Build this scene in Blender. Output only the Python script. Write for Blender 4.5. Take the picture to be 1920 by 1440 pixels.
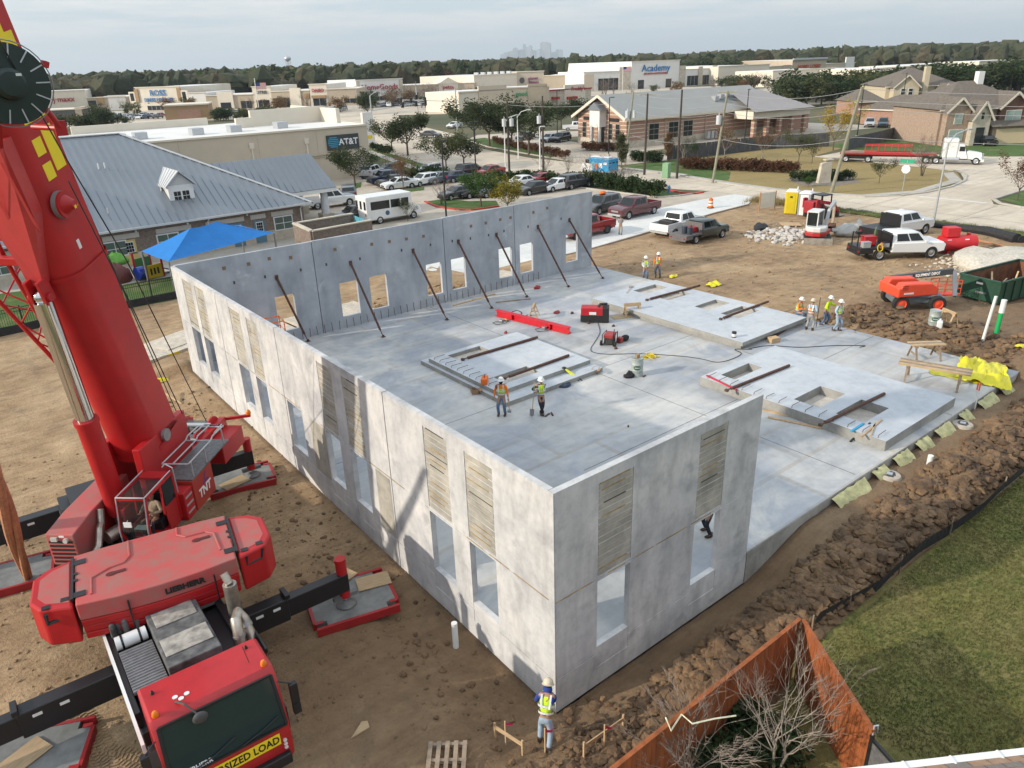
import bpy,bmesh,math,random
from mathutils import Vector,Matrix,noise
SC=bpy.context.scene
COL=SC.collection
R=math.radians
rnd=random.Random(7)
for o in list(bpy.data.objects):bpy.data.objects.remove(o)
# ---------------------------------------------------------------- camera
CAMPOS=Vector((-9.3817,-10.6758,14.7209))
YAW,PITCH,ROLL=0.66352,0.40651,-0.03503
cam=bpy.data.cameras.new('camera');camo=bpy.data.objects.new('camera',cam);COL.objects.link(camo)
fw=Vector((math.sin(YAW)*math.cos(PITCH),math.cos(YAW)*math.cos(PITCH),-math.sin(PITCH)))
r0=Vector((math.cos(YAW),-math.sin(YAW),0));u0=r0.cross(fw)
rr=r0*math.cos(ROLL)+u0*math.sin(ROLL);uu=u0*math.cos(ROLL)-r0*math.sin(ROLL)
mw=Matrix((rr,uu,-fw)).transposed().to_4x4();mw.translation=CAMPOS
camo.matrix_world=mw
cam.sensor_fit='HORIZONTAL';cam.sensor_width=36.0;cam.lens=36.0*1410.29/1920.0
cam.clip_start=0.3;cam.clip_end=30000
SC.camera=camo
# ---------------------------------------------------------------- sky and sun
SUN_EL,SUN_AZ=R(22),R(160)            # the sun stands over -x, slightly +y
sdir=Vector((math.cos(SUN_EL)*math.cos(SUN_AZ),math.cos(SUN_EL)*math.sin(SUN_AZ),math.sin(SUN_EL)))
world=bpy.data.worlds.new('World');SC.world=world;world.use_nodes=True
nt=world.node_tree;nt.nodes.clear()
N=nt.nodes.new;Lk=nt.links.new
out=N('ShaderNodeOutputWorld');bg=N('ShaderNodeBackground')
sky=N('ShaderNodeTexSky');sky.sky_type='NISHITA';sky.sun_disc=False
sky.sun_elevation=SUN_EL;sky.sun_rotation=math.atan2(sdir.x,sdir.y)
sky.air_density=1.2;sky.dust_density=1.5
sc1=N('ShaderNodeMixRGB');sc1.blend_type='MULTIPLY';sc1.inputs[0].default_value=1
sc1.inputs[2].default_value=(1.0,1.0,1.0,1)
Lk(sky.outputs[0],sc1.inputs[1])
tc=N('ShaderNodeTexCoord');sep=N('ShaderNodeSeparateXYZ');Lk(tc.outputs['Generated'],sep.inputs[0])
# cloud deck seen in perspective: direction divided by height
ad=N('ShaderNodeMath');ad.operation='MAXIMUM';ad.inputs[1].default_value=0.0;Lk(sep.outputs[2],ad.inputs[0])
ad2=N('ShaderNodeMath');ad2.operation='ADD';ad2.inputs[1].default_value=0.055;Lk(ad.outputs[0],ad2.inputs[0])
dx=N('ShaderNodeMath');dx.operation='DIVIDE';Lk(sep.outputs[0],dx.inputs[0]);Lk(ad2.outputs[0],dx.inputs[1])
dy=N('ShaderNodeMath');dy.operation='DIVIDE';Lk(sep.outputs[1],dy.inputs[0]);Lk(ad2.outputs[0],dy.inputs[1])
cmb=N('ShaderNodeCombineXYZ');Lk(dx.outputs[0],cmb.inputs[0]);Lk(dy.outputs[0],cmb.inputs[1])
nz=N('ShaderNodeTexNoise');nz.inputs['Scale'].default_value=0.55;nz.inputs['Detail'].default_value=9;nz.inputs['Roughness'].default_value=0.58
Lk(cmb.outputs[0],nz.inputs['Vector'])
cr=N('ShaderNodeValToRGB');cr.color_ramp.elements[0].position=0.42;cr.color_ramp.elements[1].position=0.60
Lk(nz.outputs['Fac'],cr.inputs[0])
# clouds thin towards the horizon into an even pale veil
hz=N('ShaderNodeMapRange');hz.inputs[1].default_value=0.012;hz.inputs[2].default_value=0.06;hz.inputs[3].default_value=0.0;hz.inputs[4].default_value=1.0
Lk(sep.outputs[2],hz.inputs[0])
cf=N('ShaderNodeMath');cf.operation='MULTIPLY';Lk(cr.outputs[0],cf.inputs[0]);Lk(hz.outputs[0],cf.inputs[1])
cv=N('ShaderNodeMixRGB');cv.inputs[1].default_value=(4.5,5.35,6.0,1);cv.inputs[2].default_value=(6.3,6.45,6.7,1)
Lk(cf.outputs[0],cv.inputs[0])
# overcast skies brighten towards the zenith
zen=N('ShaderNodeMapRange');zen.inputs[1].default_value=0.0;zen.inputs[2].default_value=1.0;zen.inputs[3].default_value=1.0;zen.inputs[4].default_value=1.75
Lk(sep.outputs[2],zen.inputs[0])
zm=N('ShaderNodeMixRGB');zm.blend_type='MULTIPLY';zm.inputs[0].default_value=1;Lk(cv.outputs[0],zm.inputs[1]);Lk(zen.outputs[0],zm.inputs[2])
mx=N('ShaderNodeMixRGB');mx.inputs[0].default_value=0.82;Lk(sc1.outputs[0],mx.inputs[1]);Lk(zm.outputs[0],mx.inputs[2])
Lk(mx.outputs[0],bg.inputs[0]);bg.inputs[1].default_value=0.128
Lk(bg.outputs[0],out.inputs[0])
sl=bpy.data.lights.new('sun','SUN');so=bpy.data.objects.new('sun',sl);COL.objects.link(so)
sl.energy=4.0;sl.angle=R(1.0);sl.color=(1.0,0.90,0.76)
so.rotation_euler=sdir.to_track_quat('Z','Y').to_euler();so.location=(0,0,60)
SC.view_settings.view_transform='Standard';SC.view_settings.look='None'
SC.view_settings.exposure=0.12;SC.view_settings.gamma=1.0;SC.view_settings.use_curve_mapping=False
SC.cycles.max_bounces=5;SC.cycles.diffuse_bounces=3;SC.cycles.glossy_bounces=2;SC.cycles.transmission_bounces=4
SC.cycles.volume_bounces=0;SC.cycles.transparent_max_bounces=12;SC.cycles.caustics_reflective=False;SC.cycles.caustics_refractive=False
SC.cycles.use_denoising=True
# ---------------------------------------------------------------- mesh builder
class MB:
    def __init__(s,M=None):s.v=[];s.f=[];s.M=M
    def add(s,vs,fs,M=None):
        k=len(s.v)
        for q in vs:
            q=Vector(q)
            if M:q=M @ q
            s.v.append(tuple(s.M @ q) if s.M else tuple(q))
        for f in fs:s.f.append(tuple(i+k for i in f))
        return s
    def bx(s,x0,x1,y0,y1,z0,z1,M=None):
        return s.add([(x0,y0,z0),(x1,y0,z0),(x1,y1,z0),(x0,y1,z0),(x0,y0,z1),(x1,y0,z1),(x1,y1,z1),(x0,y1,z1)],
                     [(3,2,1,0),(4,5,6,7),(0,1,5,4),(1,2,6,5),(2,3,7,6),(3,0,4,7)],M)
    def box(s,c,d,rz=0,M=None):
        T=Matrix.Translation(c) @ Matrix.Rotation(rz,4,'Z')
        if M:T=M @ T
        return s.bx(-d[0]/2,d[0]/2,-d[1]/2,d[1]/2,-d[2]/2,d[2]/2,T)
    def hexa(s,b,t):# bottom ring, top ring (any n, both counter-clockwise from above)
        n=len(b)
        return s.add(list(b)+list(t),[tuple(range(n))[::-1],tuple(range(n,2*n))]+[(i,(i+1) % n,n+(i+1) % n,n+i) for i in range(n)])
    def bar(s,p0,p1,w,h,up=(0,0,1)):
        p0=Vector(p0);p1=Vector(p1);d=(p1-p0)
        if d.length<1e-6:return s
        d.normalize();up=Vector(up)
        if abs(d.dot(up))>.99:up=Vector((1,0,0))
        a=d.cross(up).normalized()*w/2;b=a.cross(d).normalized()*h/2
        return s.add([p0-a-b,p0+a-b,p0+a+b,p0-a+b,p1-a-b,p1+a-b,p1+a+b,p1-a+b],
                     [(0,1,2,3),(7,6,5,4),(0,4,5,1),(1,5,6,2),(2,6,7,3),(3,7,4,0)])
    def cyl(s,p0,p1,r0,r1=None,n=10,caps=True):
        r1=r0 if r1 is None else r1
        p0=Vector(p0);p1=Vector(p1);d=(p1-p0).normalized()
        a=d.cross(Vector((0,0,1)) if abs(d.z)<.95 else Vector((1,0,0))).normalized();b=d.cross(a)
        vs=[]
        for p,r in ((p0,r0),(p1,r1)):
            for i in range(n):
                t=2*math.pi*i/n;vs.append(p+a*(r*math.cos(t))+b*(r*math.sin(t)))
        fs=[(i,(i+1) % n,n+(i+1) % n,n+i) for i in range(n)]
        if caps:fs+=[tuple(range(n))[::-1],tuple(range(n,2*n))]
        return s.add(vs,fs)
    def tube(s,pts,r,n=6,caps=True):
        pts=[Vector(p) for p in pts];m=len(pts)
        rs=r if isinstance(r,(list,tuple)) else [r]*m
        vs=[];a=None
        for i,p in enumerate(pts):
            d=(pts[min(i+1,m-1)]-pts[max(i-1,0)])
            if d.length<1e-9:d=Vector((0,0,1))
            d.normalize()
            if a is None:a=d.cross(Vector((0,0,1)) if abs(d.z)<.9 else Vector((1,0,0))).normalized()
            else:
                a=a-d*a.dot(d)
                a=a.normalized() if a.length>1e-6 else d.orthogonal().normalized()
            b=d.cross(a)
            for k in range(n):
                t=2*math.pi*k/n;vs.append(p+a*(rs[i]*math.cos(t))+b*(rs[i]*math.sin(t)))
        fs=[(i*n+k,i*n+(k+1) % n,(i+1)*n+(k+1) % n,(i+1)*n+k) for i in range(m-1) for k in range(n)]
        if caps:fs+=[tuple(range(n))[::-1],tuple(range((m-1)*n,m*n))]
        return s.add(vs,fs)
    def lathe(s,prof,n=12,M=None,caps=True):# profile of (r, z)
        vs=[(r*math.cos(2*math.pi*i/n),r*math.sin(2*math.pi*i/n),z) for r,z in prof for i in range(n)]
        m=len(prof)
        fs=[(j*n+i,j*n+(i+1) % n,(j+1)*n+(i+1) % n,(j+1)*n+i) for j in range(m-1) for i in range(n)]
        if caps:fs+=[tuple(range(n))[::-1],tuple(range((m-1)*n,m*n))]
        return s.add(vs,fs,M)
    def prism(s,poly,z0,z1,M=None):
        n=len(poly)
        A=sum(poly[i][0]*poly[(i+1) % n][1]-poly[(i+1) % n][0]*poly[i][1] for i in range(n))
        if A<0:poly=poly[::-1]
        return s.add([(x,y,z0) for x,y in poly]+[(x,y,z1) for x,y in poly],
                     [tuple(range(n))[::-1],tuple(range(n,2*n))]+[(i,(i+1) % n,n+(i+1) % n,n+i) for i in range(n)],M)
    def poly(s,pts,M=None):return s.add(pts,[tuple(range(len(pts)))],M)
    def ball(s,c,r,n=8,m=6):
        rx,ry,rz=r if isinstance(r,(tuple,list)) else (r,r,r)
        vs=[(c[0],c[1],c[2]-rz)]
        for j in range(1,m):
            t=math.pi*j/m-math.pi/2
            for i in range(n):
                a=2*math.pi*i/n;vs.append((c[0]+rx*math.cos(t)*math.cos(a),c[1]+ry*math.cos(t)*math.sin(a),c[2]+rz*math.sin(t)))
        vs.append((c[0],c[1],c[2]+rz));l=len(vs)-1
        fs=[(0,1+(i+1) % n,1+i) for i in range(n)]
        fs+=[(1+j*n+i,1+j*n+(i+1) % n,1+(j+1)*n+(i+1) % n,1+(j+1)*n+i) for j in range(m-2) for i in range(n)]
        fs+=[(l,1+(m-2)*n+i,1+(m-2)*n+(i+1) % n) for i in range(n)]
        return s.add(vs,fs)
    def mesh(s,name,smooth=False,ang=35):
        me=bpy.data.meshes.new(name);me.from_pydata(s.v,[],s.f);me.update()
        if smooth:
            me.shade_smooth()
            if ang<180:me.set_sharp_from_angle(angle=R(ang))
        return me
    def build(s,name,mat=None,parent=None,smooth=False,bev=0,loc=None,ang=35):
        return inst(name,s.mesh(name,smooth,ang),mat,parent,loc,bev)
def inst(name,me,mat=None,parent=None,loc=None,bev=0):
    o=bpy.data.objects.new(name,me);COL.objects.link(o)
    if mat:
        if not me.materials:me.materials.append(mat)
        elif me.materials[0] !=mat:
            o.material_slots[0].link='OBJECT';o.material_slots[0].material=mat
    if parent:o.parent=parent
    if loc:o.location=loc
    if bev:
        b=o.modifiers.new('bevel','BEVEL');b.width=bev;b.segments=2;b.limit_method='ANGLE';b.angle_limit=R(40)
    return o
def tag(o,label=None,cat=None,group=None,kind=None):
    if label:o['label']=label
    if cat:o['category']=cat
    if group:o['group']=group
    if kind:o['kind']=kind
    return o
def thing(name,label,cat,loc=(0,0,0),rz=0,group=None):
    o=bpy.data.objects.new(name,None);COL.objects.link(o);o.empty_display_size=.2
    o.location=loc;o.rotation_euler=(0,0,rz)
    return tag(o,label,cat,group)
def dup(root,loc,rz=None,label=None,scale=None,recolor=None):
    def cp(o,parent):
        c=o.copy();COL.objects.link(c);c.parent=parent
        if recolor and c.type=='MESH' and o.name.split('.')[0] in recolor:
            c.material_slots[0].link='OBJECT';c.material_slots[0].material=recolor[o.name.split('.')[0]]
        for ch in kids.get(o,[]):cp(ch,c)
        return c
    kids={}
    def walk(o):
        kids[o]=list(o.children)
        for ch in kids[o]:walk(ch)
    walk(root)
    c=cp(root,None);c.location=loc
    if rz is not None:c.rotation_euler=(0,0,rz)
    if label:c['label']=label
    if scale:c.scale=scale if isinstance(scale,(tuple,list)) else (scale,)*3
    return c
def loc3(p,z=None):return Vector((p[0],p[1],(p[2] if len(p)>2 else 0) if z is None else z))
# ---------------------------------------------------------------- materials
MATS={}
def mk(name,col,rough=.7,metal=0,var=.12,vs=3.0,bump=0,bs=20,space='obj',tint=None,coat=0,alpha=1,detail=4,stretch=None,vt=0):
    if name in MATS:return MATS[name]
    m=bpy.data.materials.new(name);m.use_nodes=True;t=m.node_tree;b=t.nodes['Principled BSDF']
    b.inputs['Roughness'].default_value=rough;b.inputs['Metallic'].default_value=metal
    if coat:b.inputs['Coat Weight'].default_value=coat;b.inputs['Coat Roughness'].default_value=.08
    n,l=t.nodes.new,t.links.new
    if space=='obj':src=n('ShaderNodeTexCoord').outputs['Object']
    else:src=n('ShaderNodeNewGeometry').outputs['Position']
    if stretch:
        mp=n('ShaderNodeMapping');mp.inputs['Scale'].default_value=stretch;l(src,mp.inputs['Vector']);src=mp.outputs[0]
    c=(col[0],col[1],col[2],1)
    if var>0 or tint:
        z=n('ShaderNodeTexNoise');z.inputs['Scale'].default_value=vs;z.inputs['Detail'].default_value=detail;z.inputs['Roughness'].default_value=.62;l(src,z.inputs['Vector'])
        r=n('ShaderNodeValToRGB');r.color_ramp.elements[0].position=.3;r.color_ramp.elements[1].position=.7
        a=tint if tint else [x*(1-var) for x in col];bb=[min(1,x*(1+var)) for x in col]
        r.color_ramp.elements[0].color=(a[0],a[1],a[2],1);r.color_ramp.elements[1].color=(bb[0],bb[1],bb[2],1)
        l(z.outputs['Fac'],r.inputs[0]);l(r.outputs[0],b.inputs['Base Color'])
    else:b.inputs['Base Color'].default_value=c
    if bump:
        z2=n('ShaderNodeTexNoise');z2.inputs['Scale'].default_value=bs;z2.inputs['Detail'].default_value=5;l(src,z2.inputs['Vector'])
        bp=n('ShaderNodeBump');bp.inputs['Strength'].default_value=bump;bp.inputs['Distance'].default_value=.05;l(z2.outputs['Fac'],bp.inputs['Height']);l(bp.outputs[0],b.inputs['Normal'])
    MATS[name]=m
    return m
def ramp(t,src,stops):
    r=t.nodes.new('ShaderNodeValToRGB');e=r.color_ramp.elements
    while len(e)<len(stops):e.new(.5)
    for k,(p,c) in enumerate(stops):
        e[k].position=p;e[k].color=(c[0],c[1],c[2],1) if not isinstance(c,(int,float)) else (c,c,c,1)
    t.links.new(src,r.inputs[0]);return r.outputs[0]
def noiz(t,src,scale,detail=4,rough=.6,dist=0):
    z=t.nodes.new('ShaderNodeTexNoise');z.inputs['Scale'].default_value=scale;z.inputs['Detail'].default_value=detail
    z.inputs['Roughness'].default_value=rough;z.inputs['Distortion'].default_value=dist;t.links.new(src,z.inputs['Vector']);return z.outputs['Fac']
def mix(t,f,a,b,mode='MIX'):
    m=t.nodes.new('ShaderNodeMixRGB');m.blend_type=mode
    for i,x in enumerate((f,a,b)):
        if isinstance(x,(int,float)):m.inputs[i].default_value=x if i==0 else (x,x,x,1)
        elif isinstance(x,(tuple,list)):m.inputs[i].default_value=(x[0],x[1],x[2],1)
        else:t.links.new(x,m.inputs[i])
    return m.outputs[0]
def newmat(name,rough=.85):
    m=bpy.data.materials.new(name);m.use_nodes=True;t=m.node_tree;b=t.nodes['Principled BSDF'];b.inputs['Roughness'].default_value=rough
    MATS[name]=m
    return m,t,b
def bumpit(t,b,h,strength,dist=.05):
    bp=t.nodes.new('ShaderNodeBump');bp.inputs['Strength'].default_value=strength;bp.inputs['Distance'].default_value=dist
    t.links.new(h,bp.inputs['Height']);t.links.new(bp.outputs[0],b.inputs['Normal'])
def pos(t,scale=None,rot=0,obj=False):
    s=t.nodes.new('ShaderNodeTexCoord').outputs['Object'] if obj else t.nodes.new('ShaderNodeNewGeometry').outputs['Position']
    if scale or rot:
        mp=t.nodes.new('ShaderNodeMapping')
        if scale:mp.inputs['Scale'].default_value=scale
        mp.inputs['Rotation'].default_value=(0,0,rot);t.links.new(s,mp.inputs['Vector']);s=mp.outputs[0]
    return s
# site dirt: tan crust, darker damp patches, track streaks
m,t,b=newmat('dirt',.95)
P0=pos(t);big=noiz(t,P0,.13,5,.62,.6);mid=noiz(t,P0,1.1,6,.68);fine=noiz(t,P0,9,5,.7)
c=ramp(t,big,[(.32,(.21,.125,.062)),(.5,(.35,.225,.115)),(.66,(.50,.355,.205))])
c=mix(t,.5,c,ramp(t,mid,[(.3,(.12,.075,.042)),(.52,(.33,.225,.13)),(.75,(.50,.38,.245))]))
c=mix(t,ramp(t,noiz(t,P0,.45,5,.65,1.0),[(.56,0),(.7,.6)]),c,(.16,.125,.09))
c=mix(t,.55,c,ramp(t,fine,[(.3,.55),(.5,1),(.72,1.25)]),'MULTIPLY')
tr=noiz(t,pos(t,(.35,3.2,1),R(20)),1.3,4,.6,.8)
c=mix(t,.35,c,ramp(t,tr,[(.38,.6),(.5,1),(.62,1.15)]),'MULTIPLY')
# soil near the excavated corner is damper and darker
sx=t.nodes.new('ShaderNodeSeparateXYZ');t.links.new(P0,sx.inputs[0])
def mr(src,a,b_):
    q=t.nodes.new('ShaderNodeMapRange');q.interpolation_type='SMOOTHSTEP';q.inputs[1].default_value=a;q.inputs[2].default_value=b_;t.links.new(src,q.inputs[0]);return q.outputs[0]
wet=t.nodes.new('ShaderNodeMath');wet.operation='MULTIPLY';t.links.new(mr(sx.outputs[1],13,4),wet.inputs[0]);t.links.new(mr(sx.outputs[0],-9,-4),wet.inputs[1])
c=mix(t,wet.outputs[0],c,mix(t,.62,c,(.105,.062,.034)))
t.links.new(c,b.inputs['Base Color'])
bumpit(t,b,mix(t,.5,fine,mid),.9,.12);DIRT=m
def grassmat(name,c0,c1,c2,dry=(.30,.23,.11),dryamt=.55):
    m,t,b=newmat(name,.95);P0=pos(t)
    c=ramp(t,noiz(t,P0,9,6,.75),[(.3,c0),(.5,c1),(.7,c2)])
    c=mix(t,ramp(t,noiz(t,P0,.35,5,.65,.5),[(dryamt-.08,1),(dryamt+.12,0)]),c,mix(t,.5,dry,c))
    c=mix(t,.6,c,ramp(t,noiz(t,P0,38,3,.7),[(.3,.5),(.5,1),(.72,1.5)]),'MULTIPLY')
    t.links.new(c,b.inputs['Base Color']);bumpit(t,b,noiz(t,P0,45,4,.8),.8,.06)
    return m
GRASS=grassmat('grass_green',(.022,.055,.008),(.055,.115,.016),(.10,.16,.028),dryamt=.36)
LAWN=grassmat('grass_lawn',(.07,.085,.018),(.16,.16,.036),(.28,.25,.08),dry=(.33,.245,.115),dryamt=.46)
GRASS_DRY=grassmat('grass_dry',(.15,.11,.035),(.27,.20,.075),(.36,.28,.115),dry=(.36,.25,.10),dryamt=.4)
def concmat(name,base,dark,warm,scale=.25,joints=None,bumpy=.15,streak=None,blot=.5):
    m,t,b=newmat(name,.85);P0=pos(t)
    c=ramp(t,noiz(t,P0,scale,6,.62,.4),[(.3,dark),(.52,base),(.72,warm)])
    c=mix(t,.45,c,ramp(t,noiz(t,P0,scale*7,6,.7,.3),[(.3,.72),(.5,1),(.72,1.18)]),'MULTIPLY')
    if streak:c=mix(t,.5,c,ramp(t,noiz(t,pos(t,streak),1.4,5,.65),[(.3,.68),(.52,1),(.7,1.12)]),'MULTIPLY')
    t.links.new(c,b.inputs['Base Color'])
    bumpit(t,b,noiz(t,P0,14,5,.7),bumpy,.02)
    return m
ROAD=concmat('road_concrete',(.53,.455,.36),(.43,.365,.29),(.62,.54,.435),.12,streak=(.08,1,1))
LOT=concmat('lot_concrete',(.45,.39,.315),(.33,.285,.23),(.52,.45,.365),.16)
DRIVE=concmat('new_drive_concrete',(.60,.60,.58),(.52,.53,.53),(.68,.67,.64),.2)
WALK=concmat('sidewalk_concrete',(.42,.39,.34),(.34,.31,.27),(.48,.45,.40),.3)
CURB=concmat('curb_concrete',(.44,.41,.36),(.36,.33,.29),(.50,.47,.42),.5)
RED=mk('crane_red',(.40,.006,.009),.5,0,.14,1.4,coat=.08)
BLACK=mk('black_paint',(.012,.012,.014),.45,0,.2,3)
TYRE=mk('tyre_rubber',(.018,.018,.018),.85,0,.2,6)
STEEL=mk('steel_grey',(.30,.30,.31),.45,.6,.15,4)
WHITE=mk('white_paint',(.72,.72,.71),.4,0,.05,2,coat=.2)
GLASS=mk('dark_glass',(.012,.017,.018),.06,0,0)
RUST=mk('rusty_steel',(.105,.052,.036),.75,.2,.4,5)
WOOD=mk('pine_lumber',(.46,.32,.18),.75,0,.22,4,stretch=(1,1,8))
WOODOLD=mk('weathered_lumber',(.26,.20,.145),.85,0,.3,5)
YELLOW=mk('yellow_paint',(.72,.55,.01),.5,0,.08,3)
ORANGE=mk('safety_orange',(.78,.15,.015),.55,0,.08,3)
GALV=mk('galvanised',(.46,.48,.50),.4,.5,.1,5)
TRIM=mk('cream_trim',(.70,.62,.50),.7,0,.06,2)
_fonts={}
def text(name,body,size,mat,M,parent=None,ext=.004,bold=.0,shear=0,sx=1,align='CENTER',dense=False):
    # lettering as a real raised mesh lying in the local XY plane of M
    cu=bpy.data.curves.new(name,'FONT');cu.body=body;cu.size=size;cu.extrude=ext;cu.offset=bold;cu.shear=shear
    cu.align_x=align;cu.align_y='CENTER';cu.resolution_u=2
    to=bpy.data.objects.new(name,cu);COL.objects.link(to)
    me=bpy.data.meshes.new_from_object(to.evaluated_get(bpy.context.evaluated_depsgraph_get()))
    bpy.data.objects.remove(to);bpy.data.curves.remove(cu)
    me.transform(M @ Matrix.Diagonal((sx,1,1,1)))
    return inst(name,me,mat,parent)
def frame(o,x,y):
    # matrix whose X and Y axes run along x and y from o
    x=Vector(x).normalized();y=Vector(y);z=x.cross(y).normalized();y=z.cross(x)
    m=Matrix((x,y,z)).transposed().to_4x4();m.translation=Vector(o);return m
# ---------------------------------------------------------------- the ground
ZS=.67;BL=28.41;BE=7.84;BW=28.9
def sst(a,b,x):
    t=max(0,min(1,(x-a)/(b-a)));return t*t*(3-2*t)
def nz2(x,y,s,k=0):return noise.noise(Vector((x*s,y*s,k)))
def site_z(x,y):
    z=.05*nz2(x,y,.35)+.035*nz2(x,y,1.3,3)+.02*nz2(x,y,3.1,5)
    wb=-.50+.9*max(0,min(1,y/28.4))
    if x<.1 and-3<y<31:# trench along the long wall
        w=sst(3.4,.5,-x)*sst(-1.6,0,y)*sst(31,28.5,y)
        z=z*(1-.6*w)+(wb+.03)*w+.10*sst(1.6,2.2,-x)*sst(3.2,2.4,-x)*(.5+nz2(x,y,1.7,9))
    if y<.1 and x>=0:# along the short wall and the slab edge
        e=-.5+.85*sst(7.4,11.5,x)
        w=sst(2.2,.35,-y)*sst(36,29,x)
        z=z*(1-w)+(e+.04*nz2(x,y,2))*w
        mound=sst(.7,1.7,-y)*sst(3.25,2.5,-y)*sst(1.5,4,x)*sst(31,25,x)
        z+=mound*(.38+.30*nz2(x,y,.8,2)+.18*nz2(x,y,2.3,4))
    if x>BW-.3 and y>-1:# beyond the slab's far edge
        w=sst(44,29.5,x)*sst(-3,1,y)*sst(36,28,y)
        z+=.48*w
        z+=sst(28.8,30.2,x)*sst(36,33,x)*sst(11.5,9,y)*sst(-3,0,y)*(.20+.35*abs(nz2(x,y,.9,7))+.2*nz2(x,y,2.6,4))
    if y>BL and x<BW:
        z+=.42*sst(40,29,y)*sst(-6,0,x)
    if y>31 and x>22:z*=sst(35.5,32.5,y)
    if x>60:z*=sst(63.5,60,x)
    if 0.05<x<BW-.4 and .15<y<BL-.05:z=-1.2
    if y<-3.2 and x>4.8:z=-.12
    return z
def rng(a,b,s):
    n=max(1,round((b-a)/s));return [a+(b-a)*i/n for i in range(n)]
xs=rng(-70,-22,2)+rng(-22,31,.25)+rng(31,63.6,.6)+[63.6]
ys=rng(-4.3,33,.25)+rng(33,44.2,.6)+[44.2]
g=MB()
for y in ys:
    for x in xs:g.v.append((x,y,site_z(x,y)))
nx=len(xs)
g.f=[(j*nx+i,j*nx+i+1,(j+1)*nx+i+1,(j+1)*nx+i) for j in range(len(ys)-1) for i in range(nx-1)]
tag(g.build('construction_ground',DIRT,smooth=True,ang=180),kind='structure')
def sheet(name,poly,z,mat,kind='structure'):
    b=MB();pts=[(p[0],p[1],z) for p in poly]
    A=sum(pts[i][0]*pts[(i+1) % len(pts)][1]-pts[(i+1) % len(pts)][0]*pts[i][1] for i in range(len(pts)))
    b.poly(pts if A>0 else pts[::-1])
    o=b.build(name,mat);tag(o,kind=kind)
    # triangulate concave outlines safely
    bm=bmesh.new();bm.from_mesh(o.data);bmesh.ops.triangulate(bm,faces=bm.faces);bm.to_mesh(o.data);bm.free()
    return o
# country beyond: one ring of land round the site, out past the horizon
m,t,b=newmat('far_land',.95);P0=pos(t)
c=ramp(t,noiz(t,P0,.02,6,.65),[(.3,(.035,.05,.016)),(.5,(.085,.08,.035)),(.68,(.17,.135,.065))])
t.links.new(c,b.inputs['Base Color']);LAND=m
g=MB();X0,X1,Y0,Y1,F=-70,63.6,-4.3,44.2,14000
for a in ((-F,X0,-F,F),(X1,F,-F,F),(X0,X1,-F,Y0),(X0,X1,Y1,F)):
    g.poly([(a[0],a[2],0),(a[1],a[2],0),(a[1],a[3],0),(a[0],a[3],0)])
tag(g.build('terrain',LAND),kind='structure')
# lawns
sheet('garden_lawn',[(4.7,-3.15),(9.8,-3.15),(16,-3.3),(21,-3.4),(30,-3.4),(64,-2.5),(64,-40),(-40,-40),(-40,-9),(-1.4,-9),(-1.2,-4.25),(4.7,-3.6)],.03,LAWN)
sheet('playground_lawn',[(-40,44.2),(8,44.2),(12,44.6),(12,50.5),(4,51.2),(1,51.4),(-3.5,55),(-8,56),(-40,56)],.012,GRASS)
sheet('playground_path',[(-40,56),(-8,56),(-3.5,55),(1,51.4),(4,51.2),(12,50.5),(23,50.5),(23,58.5),(-40,58.5)],.02,WALK)
# roads and lots
sheet('main_road',[(63.9,-60),(63.9,44.5),(62.3,49),(60.5,54),(58.5,62),(56,70),(53,78),(54.4,86),(58,100),(63.7,121),(69,140),(76,160),(88,190),(98,215),(122,212),(108,186),(98,160),(90,134),(81,121),(75.5,104),(73.2,93),(71.6,84),(71.4,74),(71.2,55),(69.4,47),(68.7,40),(69.3,34),(70.9,29.6),(77.5,26.2),(88,26.6),(95.5,30.4),(97.5,42),(98.8,52),(109,52),(110,41),(112,33),(118,26),(160,24),(160,14),(84,19.8),(77.6,19.8),(75,18.6),(74.6,14),(74.6,-60)],.03,ROAD)
sheet('car_park',[(24,41.6),(58,41.6),(63.9,40),(63.9,44.6),(58.8,45.2),(56.6,46.4),(56.4,56),(54.5,68),(53,77),(54.4,86),(44,88),(56,118),(60,135),(30,100),(20,96),(20,74),(22.5,58.6),(22.5,50.5),(24,50)],.018,LOT)
sheet('new_driveway',[(20,33.9),(34,33.9),(44,34.9),(53.6,36),(59.5,36.3),(63.7,38.2),(63.9,41.2),(58,41.7),(24,41.6),(20,41.6)],.055,DRIVE)
g=MB();g.bar((20,33.8,.03),(34,33.8,.03),.18,.16);g.bar((34,33.8,.03),(53.6,35.9,.03),.18,.16);g.bar((53.6,35.9,.03),(59.5,36.2,.03),.18,.16)
tag(g.build('driveway_edge_form',WOODOLD),kind='structure')
sheet('shopping_lots',[(98,215),(122,212),(128,205),(190,190),(330,110),(360,170),(230,330),(120,350),(0,390),(-120,420),(-140,330),(20,290),(60,262),(92,240)],.02,LOT)
sheet('crossing_road',[(58,262),(92,238),(128,196),(170,150),(240,84),(320,20),(327,29),(248,94),(178,160),(136,206),(98,250),(62,274),(-120,330),(-124,318)],.034,ROAD)
sheet('clinic_lot',[(72,74),(74.5,68.5),(80,67.5),(86,66),(90,78),(128,71),(150,66),(150,92),(122,80),(92,94),(96,108),(120,100),(126,112),(92,128),(84,121),(78,106),(75.5,93),(73.8,84)],.022,LOT)
sheet('clinic_lawn',[(71.4,73.5),(71.3,55.2),(71.6,47.6),(78,52),(84.5,62.6),(86,66),(80,67.2),(74.5,68.2)],.016,GRASS)
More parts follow.
